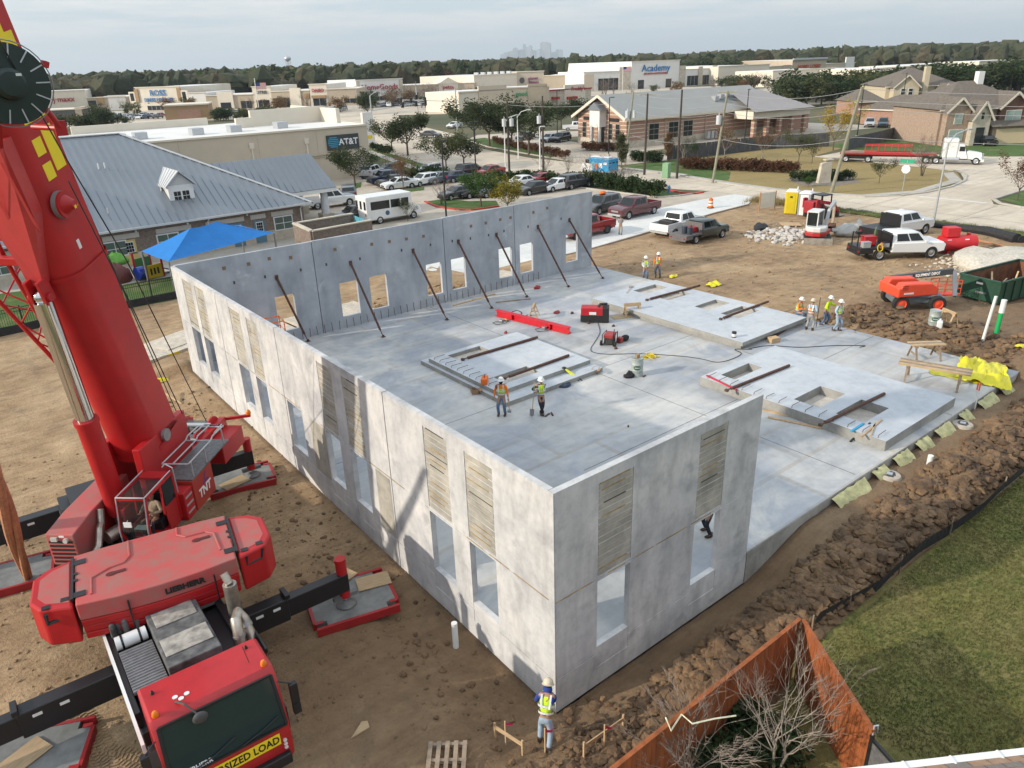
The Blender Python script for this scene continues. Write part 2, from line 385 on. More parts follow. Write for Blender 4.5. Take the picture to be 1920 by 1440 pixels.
sheet('dry_lot',[(71.3,55),(69.6,46.8),(68.9,40),(69.5,34),(71,30),(77.6,26.5),(88,26.9),(95.2,30.6),(97.1,42.1),(98.5,52.5),(111,54.5),(112,57),(103,63.2),(85,64.8),(78,52)],.014,GRASS_DRY)
sheet('verge_lawn',[(73.8,84),(75.5,93),(78,106),(84,121),(89,121.5),(84,106),(79.5,93),(78,85.2)],.026,GRASS)
sheet('street_verge',[(54.2,85.8),(58,100),(63.7,121),(60.5,128),(50.6,90)],.026,GRASS)
sheet('house_lawn',[(109,52),(110,41),(112,33),(118,27),(160,25),(160,58),(112,58)],.016,GRASS)
sheet('site_verge',[(60.8,-3),(63.5,-3),(63.5,35.5),(62.3,35.5),(61,12)],.075,GRASS)
sheet('corner_lawn',[(78,19.2),(86,19.3),(160,13.6),(160,-40),(75.5,-40),(75.4,16)],.05,GRASS)
# kerbs and pavements
def curb(name,pts,w=.3,h=.14,mat=CURB):
    b=MB()
    for a,c2 in zip(pts,pts[1:]):
        b.bar((a[0],a[1],h/2+.005),(c2[0],c2[1],h/2+.005),w,h)
    return tag(b.build(name,mat),kind='structure')
curb('road_kerb',[(63.8,-40),(63.8,36)])
curb('road_kerb',[(71.4,84),(71.3,55),(69.5,47),(68.8,40),(69.4,34),(71,29.7),(74,27.4),(77.6,26.3),(83,26),(88,26.7),(92.5,28.4),(95.4,30.5),(96.6,36),(97.4,42),(98.6,52)])
curb('road_kerb',[(74.7,-30),(74.8,16),(75.6,18.2),(77.6,19.6),(84,19.6),(130,16)])
curb('road_kerb',[(73.9,84),(75.6,93),(78.1,106),(84,121)]);curb('road_kerb',[(54.3,86),(58,100),(63.6,121)])
curb('hedge_kerb',[(62.6,44.6),(58.9,45.1),(56.7,46.3),(56.4,51.5),(56,57),(54.3,69)])
sheet('pavement',[(70.6,54),(72.2,54),(70.9,47),(70.3,40),(70.9,34.6),(72.2,30.8),(78,27.9),(87.5,28.2),(93,31.4),(94.3,30.6),(88,26.95),(77.4,26.8),(71.6,29.7),(69.9,34),(69.2,40),(69.8,47)],.04,WALK)
sheet('pavement',[(76.4,85),(79.2,93),(83.6,106),(86.8,114),(88.2,113.4),(85,105.5),(80.6,92.6),(77.8,84.8)],.04,WALK)
sheet('pavement',[(51,86),(54,98),(60,120),(61.6,120),(55.6,98),(52.6,86)],.04,WALK)
sheet('pavement',[(71.4,73),(73,73),(72.9,55),(71.4,55)],.04,WALK)
m=mk('kerb_red',(.42,.05,.03),.7,0,.15,2)
curb('red_kerb',[(62.6,44.5),(61.2,44.6),(60.8,46),(61.4,48.6)],.32,.15,m)
m2=mk('road_paint',(.62,.60,.56),.7,0,.12,1.5)
def stripe(name,a,c2,w=.12,z=.035,mat=None):
    d=Vector((c2[0]-a[0],c2[1]-a[1],0)).normalized();n=Vector((-d.y,d.x,0))*w/2
    sheet(name,[(a[0]+n.x,a[1]+n.y),(a[0]-n.x,a[1]-n.y),(c2[0]-n.x,c2[1]-n.y),(c2[0]+n.x,c2[1]+n.y)],z,mat or m2)
stripe('stop_line',(74.89,25.72),(75.32,19.36),.5)
JNT=mk('joint_tar',(.09,.085,.08),.9,0,.2,1)
for y in (-10,0,9,18,27,33,45,54,63):stripe('road_joint',(64,y),(70.2 if y>27 else 74.5,y),.05,.034,JNT)
stripe('road_joint',(67.4,-40),(67.0,72),.05,.0345,JNT)
stripe('road_joint',(97.3,30),(103.5,52),.06,.034,JNT)
# ---------------------------------------------------------------- tilt-up building
m,t,b=newmat('cast_concrete',.8);P0=pos(t)
c=ramp(t,noiz(t,P0,.55,6,.6,.5),[(.28,(.34,.345,.36)),(.5,(.50,.50,.50)),(.72,(.62,.61,.59))])
c=mix(t,.7,c,ramp(t,noiz(t,pos(t,(1,1,.22)),1.9,5,.62,.3),[(.3,.68),(.5,1),(.7,1.12)]),'MULTIPLY')
c=mix(t,.6,c,ramp(t,noiz(t,P0,3.2,6,.7,.2),[(.3,.72),(.5,1),(.7,1.12)]),'MULTIPLY')
c=mix(t,ramp(t,noiz(t,P0,1.15,4,.5,.3),[(.62,0),(.72,.55)]),c,(.27,.275,.28))
t.links.new(c,b.inputs['Base Color']);bumpit(t,b,noiz(t,P0,18,5,.7),.18,.02);PANEL=m
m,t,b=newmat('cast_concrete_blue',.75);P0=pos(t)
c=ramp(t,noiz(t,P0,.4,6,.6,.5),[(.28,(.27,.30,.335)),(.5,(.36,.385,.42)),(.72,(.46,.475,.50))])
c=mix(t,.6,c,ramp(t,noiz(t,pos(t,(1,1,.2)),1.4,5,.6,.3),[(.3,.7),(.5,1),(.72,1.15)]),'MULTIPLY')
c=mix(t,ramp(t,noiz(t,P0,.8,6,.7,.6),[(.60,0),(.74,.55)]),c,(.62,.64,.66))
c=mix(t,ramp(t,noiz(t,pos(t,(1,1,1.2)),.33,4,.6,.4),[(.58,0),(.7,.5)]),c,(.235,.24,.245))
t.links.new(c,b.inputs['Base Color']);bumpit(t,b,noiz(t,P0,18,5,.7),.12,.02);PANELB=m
m,t,b=newmat('slab_concrete',.62);P0=pos(t)
c=ramp(t,noiz(t,P0,.17,6,.62,.7),[(.32,(.27,.285,.31)),(.47,(.44,.44,.435)),(.62,(.56,.545,.515))])
c=mix(t,ramp(t,noiz(t,P0,.28,5,.62,.8),[(.48,0),(.6,.85)]),c,(.335,.355,.395))
c=mix(t,.5,c,ramp(t,noiz(t,P0,1.7,6,.7,.4),[(.3,.74),(.5,1),(.7,1.12)]),'MULTIPLY')
c=mix(t,.35,c,ramp(t,noiz(t,pos(t,(.25,2.2,1),R(-20)),1.1,4,.6),[(.35,.75),(.5,1),(.66,1.1)]),'MULTIPLY')
# stains left where wall panels were cast, with hard edges
br=t.nodes.new('ShaderNodeTexBrick');br.offset=.37;br.inputs['Scale'].default_value=.105;br.inputs['Mortar Size'].default_value=.012
br.inputs['Color1'].default_value=(1,1,1,1);br.inputs['Color2'].default_value=(.78,.80,.84,1);br.inputs['Mortar'].default_value=(.86,.82,.76,1);br.inputs['Bias'].default_value=-.1
t.links.new(pos(t,(1,1.15,1)),br.inputs['Vector'])
c=mix(t,ramp(t,noiz(t,P0,.11,3,.5),[(.40,.1),(.55,1)]),c,br.outputs['Color'],'MULTIPLY')
t.links.new(c,b.inputs['Base Color']);bumpit(t,b,noiz(t,P0,10,5,.7),.08,.02);SLAB=m
SLATM=concmat('form_liner_concrete',(.37,.35,.30),(.23,.22,.19),(.48,.45,.38),1.1,bumpy=.3,streak=(1,1,.4))
GROOVE=mk('joint_residue',(.36,.25,.11),.9,0,.4,3,space='pos')
SEAL=mk('joint_shadow_gap',(.07,.065,.06),.9,0,.2,2)
def cellwall(us,zs,f,T,mp):
    # front relief of a panel: f(u,z) gives recess depth, or None for an opening
    b=MB();nu,nz_=len(us)-1,len(zs)-1
    D=[[f((us[i]+us[i+1])/2,(zs[j]+zs[j+1])/2) for j in range(nz_)] for i in range(nu)]
    q=lambda pts:b.poly([mp(*p) for p in pts])
    for i in range(nu):
        for j in range(nz_):
            d=D[i][j];u0_,u1_,z0_,z1_=us[i],us[i+1],zs[j],zs[j+1]
            if d is not None:
                q([(u0_,z0_,d),(u1_,z0_,d),(u1_,z1_,d),(u0_,z1_,d)]);q([(u0_,z0_,T),(u0_,z1_,T),(u1_,z1_,T),(u1_,z0_,T)])
            for (di,dj) in ((1,0),(0,1),(-1,0),(0,-1)):
                ii,jj=i+di,j+dj
                nb=D[ii][jj] if 0<=ii<nu and 0<=jj<nz_ else None
                if d is None:continue
                e=T if nb is None else nb
                if e<=d:continue
                if di==1:q([(u1_,z0_,d),(u1_,z0_,e),(u1_,z1_,e),(u1_,z1_,d)])
                if di==-1:q([(u0_,z0_,e),(u0_,z0_,d),(u0_,z1_,d),(u0_,z1_,e)])
                if dj==1:q([(u0_,z1_,d),(u1_,z1_,d),(u1_,z1_,e),(u0_,z1_,e)])
                if dj==-1:q([(u0_,z0_,e),(u1_,z0_,e),(u1_,z0_,d),(u0_,z0_,d)])
    bm=bmesh.new();me=b.mesh('panel')
    bm.from_mesh(me);bmesh.ops.remove_doubles(bm,verts=bm.verts,dist=.0008);bmesh.ops.recalc_face_normals(bm,faces=bm.faces);bm.to_mesh(me);bm.free()
    return me
GZ1,GZ2=2.93,.56
def tilt_panel(label,u0,u1,wins,mp,mat,group=None,z0=-.5,z1=5.95,slats=True,notch=()):
    # wins: list of (ua, ub) opening bays
    o_=thing('tilt_wall_panel',label,'concrete panel',(0,0,0),0,group)
    us={u0,u1};zs_={z0,z1,GZ1-.025,GZ1+.025,GZ2-.02,GZ2+.02}
    for a,c_,*_ in wins:us |={a,c_};zs_ |={.78,2.86,3.0,5.65,.1}
    us,zs_=sorted(us),sorted(zs_)
    def f(u,z):
        for a,c_,*no in wins:
            if a<u<c_:
                if .78<z<2.86:return None
                if no:continue
                if 3.0<z<5.65 and slats:return .022
                if .1<z<.78 and slats:return .012
        if slats and (abs(z-GZ1)<.025 or abs(z-GZ2)<.02):return .018
        return 0
    inst('panel_body',cellwall(us,zs_,f,.18,mp),mat,o_)
    if slats:
        for a,c_,*no in wins:
            if no:continue
            n=14;zz=3.02
            hs=[(5.63-3.02)/n]*n
            for k in range(n):
                s=MB();d0=.022;d1=.002+.014*rnd.random();e=.02
                za,zb=zz+.006,zz+hs[k]-.03;zz+=hs[k]
                A=[(a+e,za),(c_-e,za),(c_-e,zb),(a+e,zb)]
                s.hexa([mp(u,z,d0) for u,z in A],[mp(u,z,d1) for u,z in A]);s.build('slat',SLATM,o_)
                if rnd.random()<.45:
                    s=MB();ua=a+(c_-a)*rnd.uniform(.02,.3);ub=c_-(c_-a)*rnd.uniform(.02,.3);A=[(ua,zb+.004),(ub,zb+.004),(ub,zb+.028),(ua,zb+.022)];s.hexa([mp(u,z,.021) for u,z in A],[mp(u,z,.006) for u,z in A]);s.build('reveal_residue',GROOVE if rnd.random()<.7 else SEAL,o_)
        # residue left in the reveals
        for z_,w in ((GZ1,.02),):
            s=MB();uu_=u0
            while uu_<u1-.2:
                l=rnd.uniform(.3,1.4);ue=min(u1,uu_+l)
                if rnd.random()<.6:
                    A=[(uu_,z_-w),(ue,z_-w),(ue,z_+w*rnd.uniform(0,1)),(uu_,z_+w*rnd.uniform(0,1))]
                    s.hexa([mp(u,z,.017) for u,z in A],[mp(u,z,.010) for u,z in A])
                uu_=ue+rnd.uniform(.05,.6)
            if s.v:s.build('reveal_residue',GROOVE,o_)
    return o_
lift=lambda y,z:z+.9*(y/28.4)*(5.95-z)/6.45      # the long wall's footing climbs towards the back
MPL=lambda u,z,d:(d,u,lift(u,z))
MPN=lambda u,z,d:(u,d,z)
MPB=lambda u,z,d:(u,BL-d,z)
GW='tilt-up panels of the unfinished building'
p1=tilt_panel('sunlit grey concrete wall panel of the long wall, next to the near corner',.2,7.48,[(2.25,3.42),(4.22,5.37)],MPL,PANEL,GW)
c1=MB();c1.bx(0,.024,0,.2,-.5,5.95);c1.build('corner_return',PANEL,p1)
p2=tilt_panel('sunlit grey concrete wall panel of the long wall with three windows, second from the near corner',7.53,15.45,[(9.06,10.17),(10.93,12.0),(14.0,15.3,0)],MPL,PANEL,GW)
tilt_panel('sunlit concrete wall panel of the long wall beside the crane boom, third from the near corner',15.5,21.9,[(17.3,18.4),(19.1,20.3)],MPL,PANEL,GW)
tilt_panel('sunlit concrete wall panel of the long wall at its far end by the timber mats',21.95,28.2,[(23.5,24.8),(25.3,26.6)],MPL,PANEL,GW)
pN=tilt_panel('shaded grey concrete wall panel of the short front wall with two tall openings',.032,BE,[(1.42,2.6),(5.14,6.3)],MPN,PANEL,GW)
for a,c_,z0_,z1_ in ((12.1,13.3,.62,2.86),(7.6,8.5,.62,2.86)):# plain liner fields below the slats, part of their dark tone painted shade
    s=MB();A=[(a,z0_),(c_,z0_),(c_,z1_),(a,z1_)];s.hexa([MPL(u,z,.004) for u,z in A],[MPL(u,z,-.006) for u,z in A]);s.build('liner_shade_field',SLATM,p2)
# back wall seen from inside
bw=[(.2,7.42,[(4.92,6.02)],'left end, with one window behind the orange basket'),(7.47,16.05,[(8.77,9.92),(10.7,11.84),(14.63,15.76)],'second from the left, with three windows'),
      (16.1,21.66,[(16.5,17.6),(20.3,21.4)],'third from the left, with two windows'),(21.71,28.84,[(22.1,23.25),(26.3,27.44)],'right end, with two narrow windows')]
bps=[]
for a,c_,w,txt in bw:
    us=sorted({a,c_} | {x for q in w for x in q});zs_=[-.3,1.32,3.32,5.95+.07*a/28]
    fz=lambda u,z,w=w:None if any(q[0]<u<q[1] for q in w) and 1.32<z<3.32 else 0
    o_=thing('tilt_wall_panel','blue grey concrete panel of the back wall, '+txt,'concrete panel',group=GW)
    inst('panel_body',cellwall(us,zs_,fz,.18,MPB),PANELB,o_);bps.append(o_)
def back_owner(x):return bps[0 if x<7.44 else 1 if x<16.07 else 2 if x<21.68 else 3]
# embed plates, lifting pockets and dowels on the back wall
plate=MB().bx(-.09,.09,-.012,0,-.09,.09).mesh('embed_plate');pocket=MB().bx(-.05,.05,-.008,0,-.08,.08).mesh('lifting_pocket')
PLM=mk('rusted_plate',(.20,.135,.085),.8,0,.3,8)
for x,z in ((6.16,5.3),(4.98,5.45),(8.78,5.29),(11.1,5.2),(12.27,5.16),(13.43,5.13),(14.63,5.1),(18.19,5.17),(19.37,5.19),(20.54,5.23),(21.39,5.24),(2.55,5.39),(3.84,5.37),(24.6,5.42),(23.36,5.31)):
    inst('embed_plate',plate,PLM,back_owner(x),(x,28.23,z))
for x,z in ((4.59,4.54),(6.62,4.53),(8.15,4.55),(10.25,4.5),(13.03,4.52),(15.08,4.5),(16.7,4.46),(18.09,4.4),(19.54,4.38),(2.93,4.55),(20.81,4.45),(22.87,4.42),(25.86,4.52)):
    inst('lifting_pocket',pocket,SEAL,back_owner(x),(x,28.23,z))
dow=MB().cyl((0,0,0),(0,0,.55),.016,n=5).mesh('dowel')
x=5.2
while x<24:
    o_=inst('dowel',dow,RUST,back_owner(x),(x,28.1,.66));o_.rotation_euler=(rnd.uniform(-.06,.06),rnd.uniform(-.08,.08),0);x+=.46
# slab
s=MB();s.bx(.19,BW,.19,BL-.19,-.1,ZS);s.bx(BE+.02,BW,0,.189,-.1,ZS)
tag(s.build('floor_slab',SLAB),kind='structure')
s=MB();s.bx(BE+.02,BW+.03,-.02,0,-.9,ZS-.03);s.bx(BW,BW+.03,0,BL-.2,-.9,ZS-.03)
tag(s.build('slab_edge_face',concmat('slab_edge_concrete',(.34,.33,.30),(.22,.21,.19),(.42,.40,.36),.8)),kind='structure')
for a,c_ in (((.3,13.6),(28.8,13.6)),((14.6,.2),(14.6,28.1)),((22,.05),(22,10.2)),((7.6,6.9),(28.8,6.9))):
    q=MB();q.bar((a[0],a[1],ZS+.001),(c_[0],c_[1],ZS+.001),.02,.006);tag(q.build('slab_saw_cut',SEAL),kind='structure')
# braces
def brace(top,bot,label):
    o_=thing('wall_brace',label,'brace',(bot[0],bot[1],ZS),group='steel braces propping the back wall')
    T=Vector((top[0]-bot[0],28.2-bot[1],top[1]-ZS));d=T.normalized();Ln=T.length
    MB().cyl(d*.45,T-d*.12,.062,n=10).build('tube',RUST,o_,True);MB().cyl(d*.06,d*.5,.028,n=8).build('jack_screw',RUST,o_,True)
    MB().bx(-.11,.11,-.11,.11,.001,.02).bx(-.05,.05,-.04,.04,.02,.12).build('foot_plate',RUST,o_)
    MB().box(T-Vector((0,.02,0)),(.16,.05,.26)).build('wall_shoe',RUST,o_)
bl=[('over the orange lift basket, leftmost',(5.2,4.39),(6.16,27.54)),('left of the first pair of windows',(9.62,4.37),(9.61,25.19)),('just right of the first pair of windows',(13.8,4.36),(13.92,25.18)),
      ('in the middle, left of the spreader beam',(17.14,4.36),(17.23,25.13)),('behind the red spreader beam',(20.15,4.32),(20.31,25.42)),('second from the right, on the grey end panel',(23.71,4.29),(23.78,25.24)),('at the far right end of the wall',(26.61,4.33),(26.88,25.12))]
for t_,a,c_ in bl:brace(a,c_,'rusty steel brace propping the back wall, '+t_)
# ---------------------------------------------------------------- panels cast flat on the slab
FLATC=concmat('flat_cast_concrete',(.46,.485,.515),(.39,.42,.46),(.53,.545,.555),.35,bumpy=.06)
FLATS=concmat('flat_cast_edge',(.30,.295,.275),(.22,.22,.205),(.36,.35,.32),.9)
def flat_panel(name,label,x0,x1,y0,y1,z0,z1,wins,reb=None,group='wall panels cast flat on the slab'):
    o_=thing(name,label,'concrete panel',(x0,y0,z0),group=group)
    us=sorted({x0,x1} | {q for w in wins for q in w[:2]});vs=sorted({y0,y1} | {q for w in wins for q in w[2:]})
    f=lambda u,v:None if any(w[0]<u<w[1] and w[2]<v<w[3] for w in wins) else 0
    me=cellwall(us,vs,f,z1-z0,lambda u,v,d:(u-x0,v-y0,z1-z0-d))
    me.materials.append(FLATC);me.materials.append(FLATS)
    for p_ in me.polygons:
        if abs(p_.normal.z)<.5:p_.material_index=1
    inst('panel_body',me,None,o_)
    for w in wins:
        MB().bx(w[0]-x0,w[1]-x0,w[2]-y0,w[3]-y0,.001,.012).build('opening_floor',concmat('opening_floor',(.50,.46,.41),(.38,.35,.31),(.58,.55,.50),1.5) if 'opening_floor' not in MATS else MATS['opening_floor'],o_)
    if reb:
        for k in range(reb[0]):
            yy=y0+.35+(y1-y0-.7)*k/(reb[0]-1)
            MB().tube([(reb[1]-x0-.05,yy-y0,z1-z0),(reb[1]-x0,yy-y0,z1-z0+.10),(reb[1]-x0+.62,yy-y0+.04,z1-z0+.05+rnd.uniform(0,.05))],.013,5).build('rebar_dowel',RUST,o_)
    return o_
Z2=ZS+.21;Z3=ZS+.42
flat_panel('cast_panel','lower grey panel lying on the slab beside the two workers, edge of a stack',8.92,14.9,13.2,20.2,ZS+.004,Z2,[])
flat_panel('cast_panel','upper grey panel with two openings lying in the middle of the slab',9.1,14.82,13.98,19.7,Z2+.003,Z3,[(10.02,12.02,18.5,19.35),(9.98,12.0,14.55,15.5)],(11,9.25))
flat_panel('cast_panel','lower panel of the long stack lying at the far edge of the slab',22.2,28.1,10.5,21.4,ZS+.004,Z2,[])
flat_panel('cast_panel','upper panel with four openings lying at the far edge of the slab',22.1,27.95,10.35,21.3,Z2+.003,Z3,[(25.1,27.15,19.6,20.65),(25.08,27.1,17.7,18.75),(25.2,27.2,14.87,15.9),(25.2,27.2,12.85,14.04)])
flat_panel('cast_panel','panel with three openings lying near the right edge of the slab',17.0,22.9,.36,9.0,ZS+.004,Z3,[(17.85,19.97,7.75,8.5),(17.88,19.95,3.62,4.78),(17.9,19.9,1.7,2.88)],(14,17.12))
def lying_brace(a,c_,z,label):
    o_=thing('lying_brace',label,'brace',(a[0],a[1],z+.075),group='steel braces lying on the cast panels')
    v=Vector((c_[0]-a[0],c_[1]-a[1],0));d=v.normalized()
    MB().cyl(d*.3,v-d*.1,.07,n=10).build('tube',RUST,o_,True);MB().cyl(Vector((0,0,0)),d*.32,.03,n=8).build('jack_screw',RUST,o_)
    MB().box((0,0,-.01),(.14,.14,.1)).build('foot_plate',RUST,o_)
zb=lambda x,y:(1080+x/6,520+y/6)
lying_brace((10.18,18.24),(15.03,18.1),Z3,'rusty brace lying over the left opening of the middle panel')
lying_brace((10.18,14.9),(14.43,15.01),Z3,'rusty brace lying over the right opening of the middle panel')
lying_brace((24.07,18.59),(28.79,18.28),Z3,'rusty brace lying over the second opening of the far long panel')
lying_brace((24.24,13.33),(28.88,13.36),Z3,'rusty brace lying over the last opening of the far long panel')
lying_brace((16.47,7.17),(21.01,6.94),Z3,'rusty brace lying across the near right panel, by the red bar')
lying_brace((16.39,2.67),(21.08,2.45),Z3,'rusty brace lying across the near right panel, by the blue level')
# ---------------------------------------------------------------- mobile crane
CX,CY=-6.95,10.0
crane=thing('mobile_crane','red telescopic mobile crane on black outriggers beside the long wall','crane',(CX,CY,0),R(-2))
IC=(Matrix.Translation((CX,CY,0)) @ Matrix.Rotation(R(-2),4,'Z')).inverted()
REDD=mk('crane_red_dusty',(.40,.055,.055),.62,0,.22,2.2,tint=(.30,.135,.115))
DECK=mk('dusty_black_deck',(.10,.10,.10),.7,0,.6,3.5,tint=(.035,.035,.037))
GRATE=mk('grating_grey',(.16,.16,.165),.6,.4,.3,8)
STAIN=mk('exhaust_steel',(.42,.38,.33),.38,.8,.3,4)
CHROME=mk('chrome_rod',(.62,.63,.62),.13,1,.05,2)
CP=lambda name,b,mat,smooth=False,bev=0,parent=None,ang=35:b.build(name,mat,parent or crane,smooth,bev,ang=ang)
# --- carrier: local x right, y towards the tail, cab at -y
b=MB();b.bx(-1.30,1.30,-6.1,6.4,1.05,1.55);b.bx(-1.38,-1.2,-5.9,4.2,1.55,1.98);b.bx(1.2,1.38,-6.0,6.2,1.55,1.98);b.bx(-1.0,1.2,-2.2,6.2,1.5,1.9)
CP('chassis',b,BLACK,bev=.02)
CP('deck_edge_strip',MB().bx(-1.395,-1.33,-6.9,-2.6,1.72,2.0),WHITE)
CP('engine_hood',MB().bx(-.42,.78,-5.35,-3.1,1.95,2.32),DECK,bev=.03)
b=MB();b.bx(-.36,.72,-4.98,-4.3,2.325,2.345);b.bx(-.30,.66,-3.8,-3.2,2.325,2.345);CP('dusty_hood_panel',b,mk('dust_on_steel',(.30,.28,.25),.85,0,.45,4),bev=.01)
b=MB();b.bx(-1.2,-.46,-5.35,-3.75,1.99,2.06);CP('grating_plate',b,GRATE)
b=MB()
for k in range(16):b.bx(-1.2,-.46,-5.33+k*.1,-5.30+k*.1,2.06,2.075)
CP('grating_bars',b,STEEL)
b=MB();b.cyl((-1.2,-3.45,2.1),(-.5,-3.45,2.1),.17,n=14);t0=CP('white_tank',b,WHITE,True)
[CP('tank_strap',MB().cyl((x,-3.45,2.1),(x+.05,-3.45,2.1),.178,n=14),BLACK,parent=t0) for x in (-1.08,-.68)]
for k in range(6):
    b=MB();x=-1.15+.14*k;b.cyl((x,-2.95+.1*(k%2),1.95),(x,-2.95+.1*(k%2),2.28),.075,n=8);b.ball((x,-2.95+.1*(k%2),2.3),.07);CP('hydraulic_valve',b,DECK,True)
b=MB();b.tube([(-1.0,-2.8,2.3),(-.8,-2.6,2.45),(-.6,-2.9,2.35)],.03);b.tube([(-.9,-2.9,2.3),(-.7,-2.7,2.5),(-.5,-2.8,2.3)],.03);CP('hydraulic_hose',b,BLACK,True)
b=MB();b.bx(.82,1.7,-5.5,-3.2,1.35,1.8);b.bx(1.64,1.7,-5.7,-3.2,1.8,1.95);CP('right_deck_box',b,BLACK,bev=.02)
b=MB();b.bx(.84,1.28,-3.2,-2.35,1.9,2.12);CP('step_box',b,STEEL,bev=.02)
b=MB();b.cyl((1.5,-4.0,1.9),(1.5,-4.0,2.9),.17,n=14);b.cyl((1.5,-4.0,2.9),(1.45,-3.85,3.15),.10,n=12);CP('muffler',b,STAIN,True)
b=MB();b.tube([(1.25,-5.15,1.7),(1.25,-5.1,2.2),(1.3,-4.85,2.45),(1.42,-4.62,2.45),(1.52,-4.7,2.25),(1.55,-4.95,1.8)],.135,n=12);CP('exhaust_pipe',b,STAIN,True)
b=MB();[b.cyl(p,q,.15,n=12) for p,q in (((1.25,-5.12,2.12),(1.25,-5.1,2.18)),((1.525,-4.75,2.16),(1.535,-4.82,2.08)))];CP('exhaust_clamp',b,STEEL,True)
b=MB();b.cyl((.42,-2.75,1.95),(.42,-2.75,2.3),.3,n=16);CP('air_filter',b,DECK,True)
MCAB=Matrix.Translation((.10,-6.1,0)) @ Matrix.Diagonal((.93,.86,.95,1)) @ Matrix.Translation((0,6.1,0))
# driver cab
cabp=MB(MCAB)
prof=[(-8.02,.62),(-8.06,1.0),(-8.04,1.62),(-7.62,2.82),(-7.45,2.95),(-6.25,2.98),(-6.12,2.86),(-6.1,.75)]
def sideprism(b,prof,x0,x1,inset=.0):
    n=len(prof);b.add([(x0+inset,y,z) for y,z in prof]+[(x0,y,z) for y,z in prof],[])
    return b
b=MB(MCAB);n=len(prof);v=[]
for x,k in ((-1.36,.97),(-1.30,1),(1.30,1),(1.36,.97)):
    for y,z in prof:v.append((x,-7.08+(y+7.08)*k,1.8+(z-1.8)*k))
f=[tuple(range(n)),tuple(range(3*n,4*n))[::-1]]+[(j*n+(i+1)%n,j*n+i,(j+1)*n+i,(j+1)*n+(i+1)%n) for j in range(3) for i in range(n)]
b.add(v,f);cab=CP('driver_cab',b,mk('cab_red',(.40,.012,.016),.45,0,.14,2.2,coat=.2),True,ang=30)
def cabface(u,t,off=.008):# point on the sloping front: u across, t 0 sill .. 1 roof
    y=-8.04+(.42)*t;z=1.62+1.2*t;return (u,y-off*.94,z+off*.33)
b=MB(MCAB);b.poly([cabface(-1.27,.03,.012),cabface(1.27,.03,.012),cabface(1.22,.985,.012),cabface(-1.22,.985,.012)]);w_=CP('windscreen',b,mk('windscreen_glass',(.014,.03,.032),.05,0,0))
b=MB(MCAB);b.bar(cabface(-1.3,.0,.02),cabface(1.3,.0,.02),.06,.05);b.bar(cabface(-1.25,1.0,.02),cabface(1.25,1.0,.02),.05,.05)
for s_ in (-1,1):b.bar(cabface(1.29*s_,.0,.02),cabface(1.24*s_,1,.02),.07,.05)
CP('windscreen_frame',b,BLACK)
for x0,x1,z1 in ((-.9,.15,.24),(.25,1.15,.22)):
    b=MB(MCAB);b.tube([cabface(x0,.02,.05),cabface((x0+x1)/2,.1,.06),cabface(x1,z1,.04)],.018,5);CP('wiper',b,BLACK,parent=w_)
for s_ in (-1,1):
    b=MB(MCAB);b.add([(1.365*s_,-7.75,1.75),(1.365*s_,-6.75,1.75),(1.345*s_,-6.75,2.62),(1.345*s_,-7.42,2.62)],[(0,1,2,3) if s_>0 else (3,2,1,0)]);CP('side_window',b,GLASS)
b=MB(MCAB);b.add([(-.82,-8.085,1.16),(1.08,-8.085,1.16),(1.08,-8.085,1.47),(-.82,-8.085,1.47),(-.82,-8.06,1.16),(1.08,-8.06,1.16),(1.08,-8.06,1.47),(-.82,-8.06,1.47)],[(0,1,2,3),(3,2,6,7),(1,0,4,5),(0,3,7,4),(2,1,5,6)])
sg=CP('oversize_sign',b,mk('sign_yellow',(.80,.62,.02),.5,0,.05,3));INK=mk('black_lettering',(.012,.012,.012),.6,0,0)
text('sign_lettering','OVERSIZED LOAD',.285,INK,MCAB @ frame((.13,-8.089,1.315),(1,0,0),(0,0,1)),sg,bold=.006,sx=.80)
text('maker_lettering','LIEBHERR',.16,mk('white_lettering',(.75,.75,.75),.6,0,0),MCAB @ frame(cabface(-.72,.05,.016),(1,0,0),(0,.42,1.2)),w_,bold=.004,sx=.95)
b=MB(MCAB);b.bx(-1.25,1.25,-8.2,-7.95,.55,.85);b.bx(-.35,.35,-8.28,-8.1,.6,.78);CP('bumper',b,BLACK,bev=.03)
for s_ in (-1,1):
    for k in range(3):
        b=MB(MCAB);b.cyl((s_*(1.18-.0*k),-8.09,.98+.11*k),(s_*(1.18),-8.05,.98+.11*k),.045,n=10);CP('front_lamp',b,mk('lamp_lens',(.75,.76,.78),.2,.3,.05,5))
    b=MB(MCAB);b.lathe([(.07,0),(.075,.06),(.06,.13),(.03,.165)],10,Matrix.Translation((s_*1.2,-7.35,2.93)));CP('beacon',b,mk('amber_lens',(.72,.19,.01),.25,0,.05,5),True)
    b=MB(MCAB);b.tube([(s_*1.36,-7.7,2.6),(s_*1.62,-7.85,2.5),(s_*1.64,-7.86,2.05)],.022);b.bx(s_*1.64-.09,s_*1.64+.09,-7.93,-7.78,1.95,2.5);b.bx(s_*1.64-.09,s_*1.64+.09,-7.93,-7.78,1.62,1.9);CP('wing_mirror',b,BLACK,bev=.02)
b=MB(MCAB);b.tube([(-.75,-7.2,2.96),(-.62,-7.62,3.12),(-.45,-7.86,2.9)],.022);b.ball((-.42,-7.9,2.82),(.17,.08,.15),10,8);CP('front_mirror',b,mk('mirror_shell',(.06,.06,.06),.6,0,.1,4),True)
b=MB(MCAB);[b.cyl((x,y,2.955),(x,y,2.972),.06,n=12) for x,y in ((-.72,-7.05),(-.62,-7.18),(-.48,-7.1))];CP('roof_patch',b,WHITE)
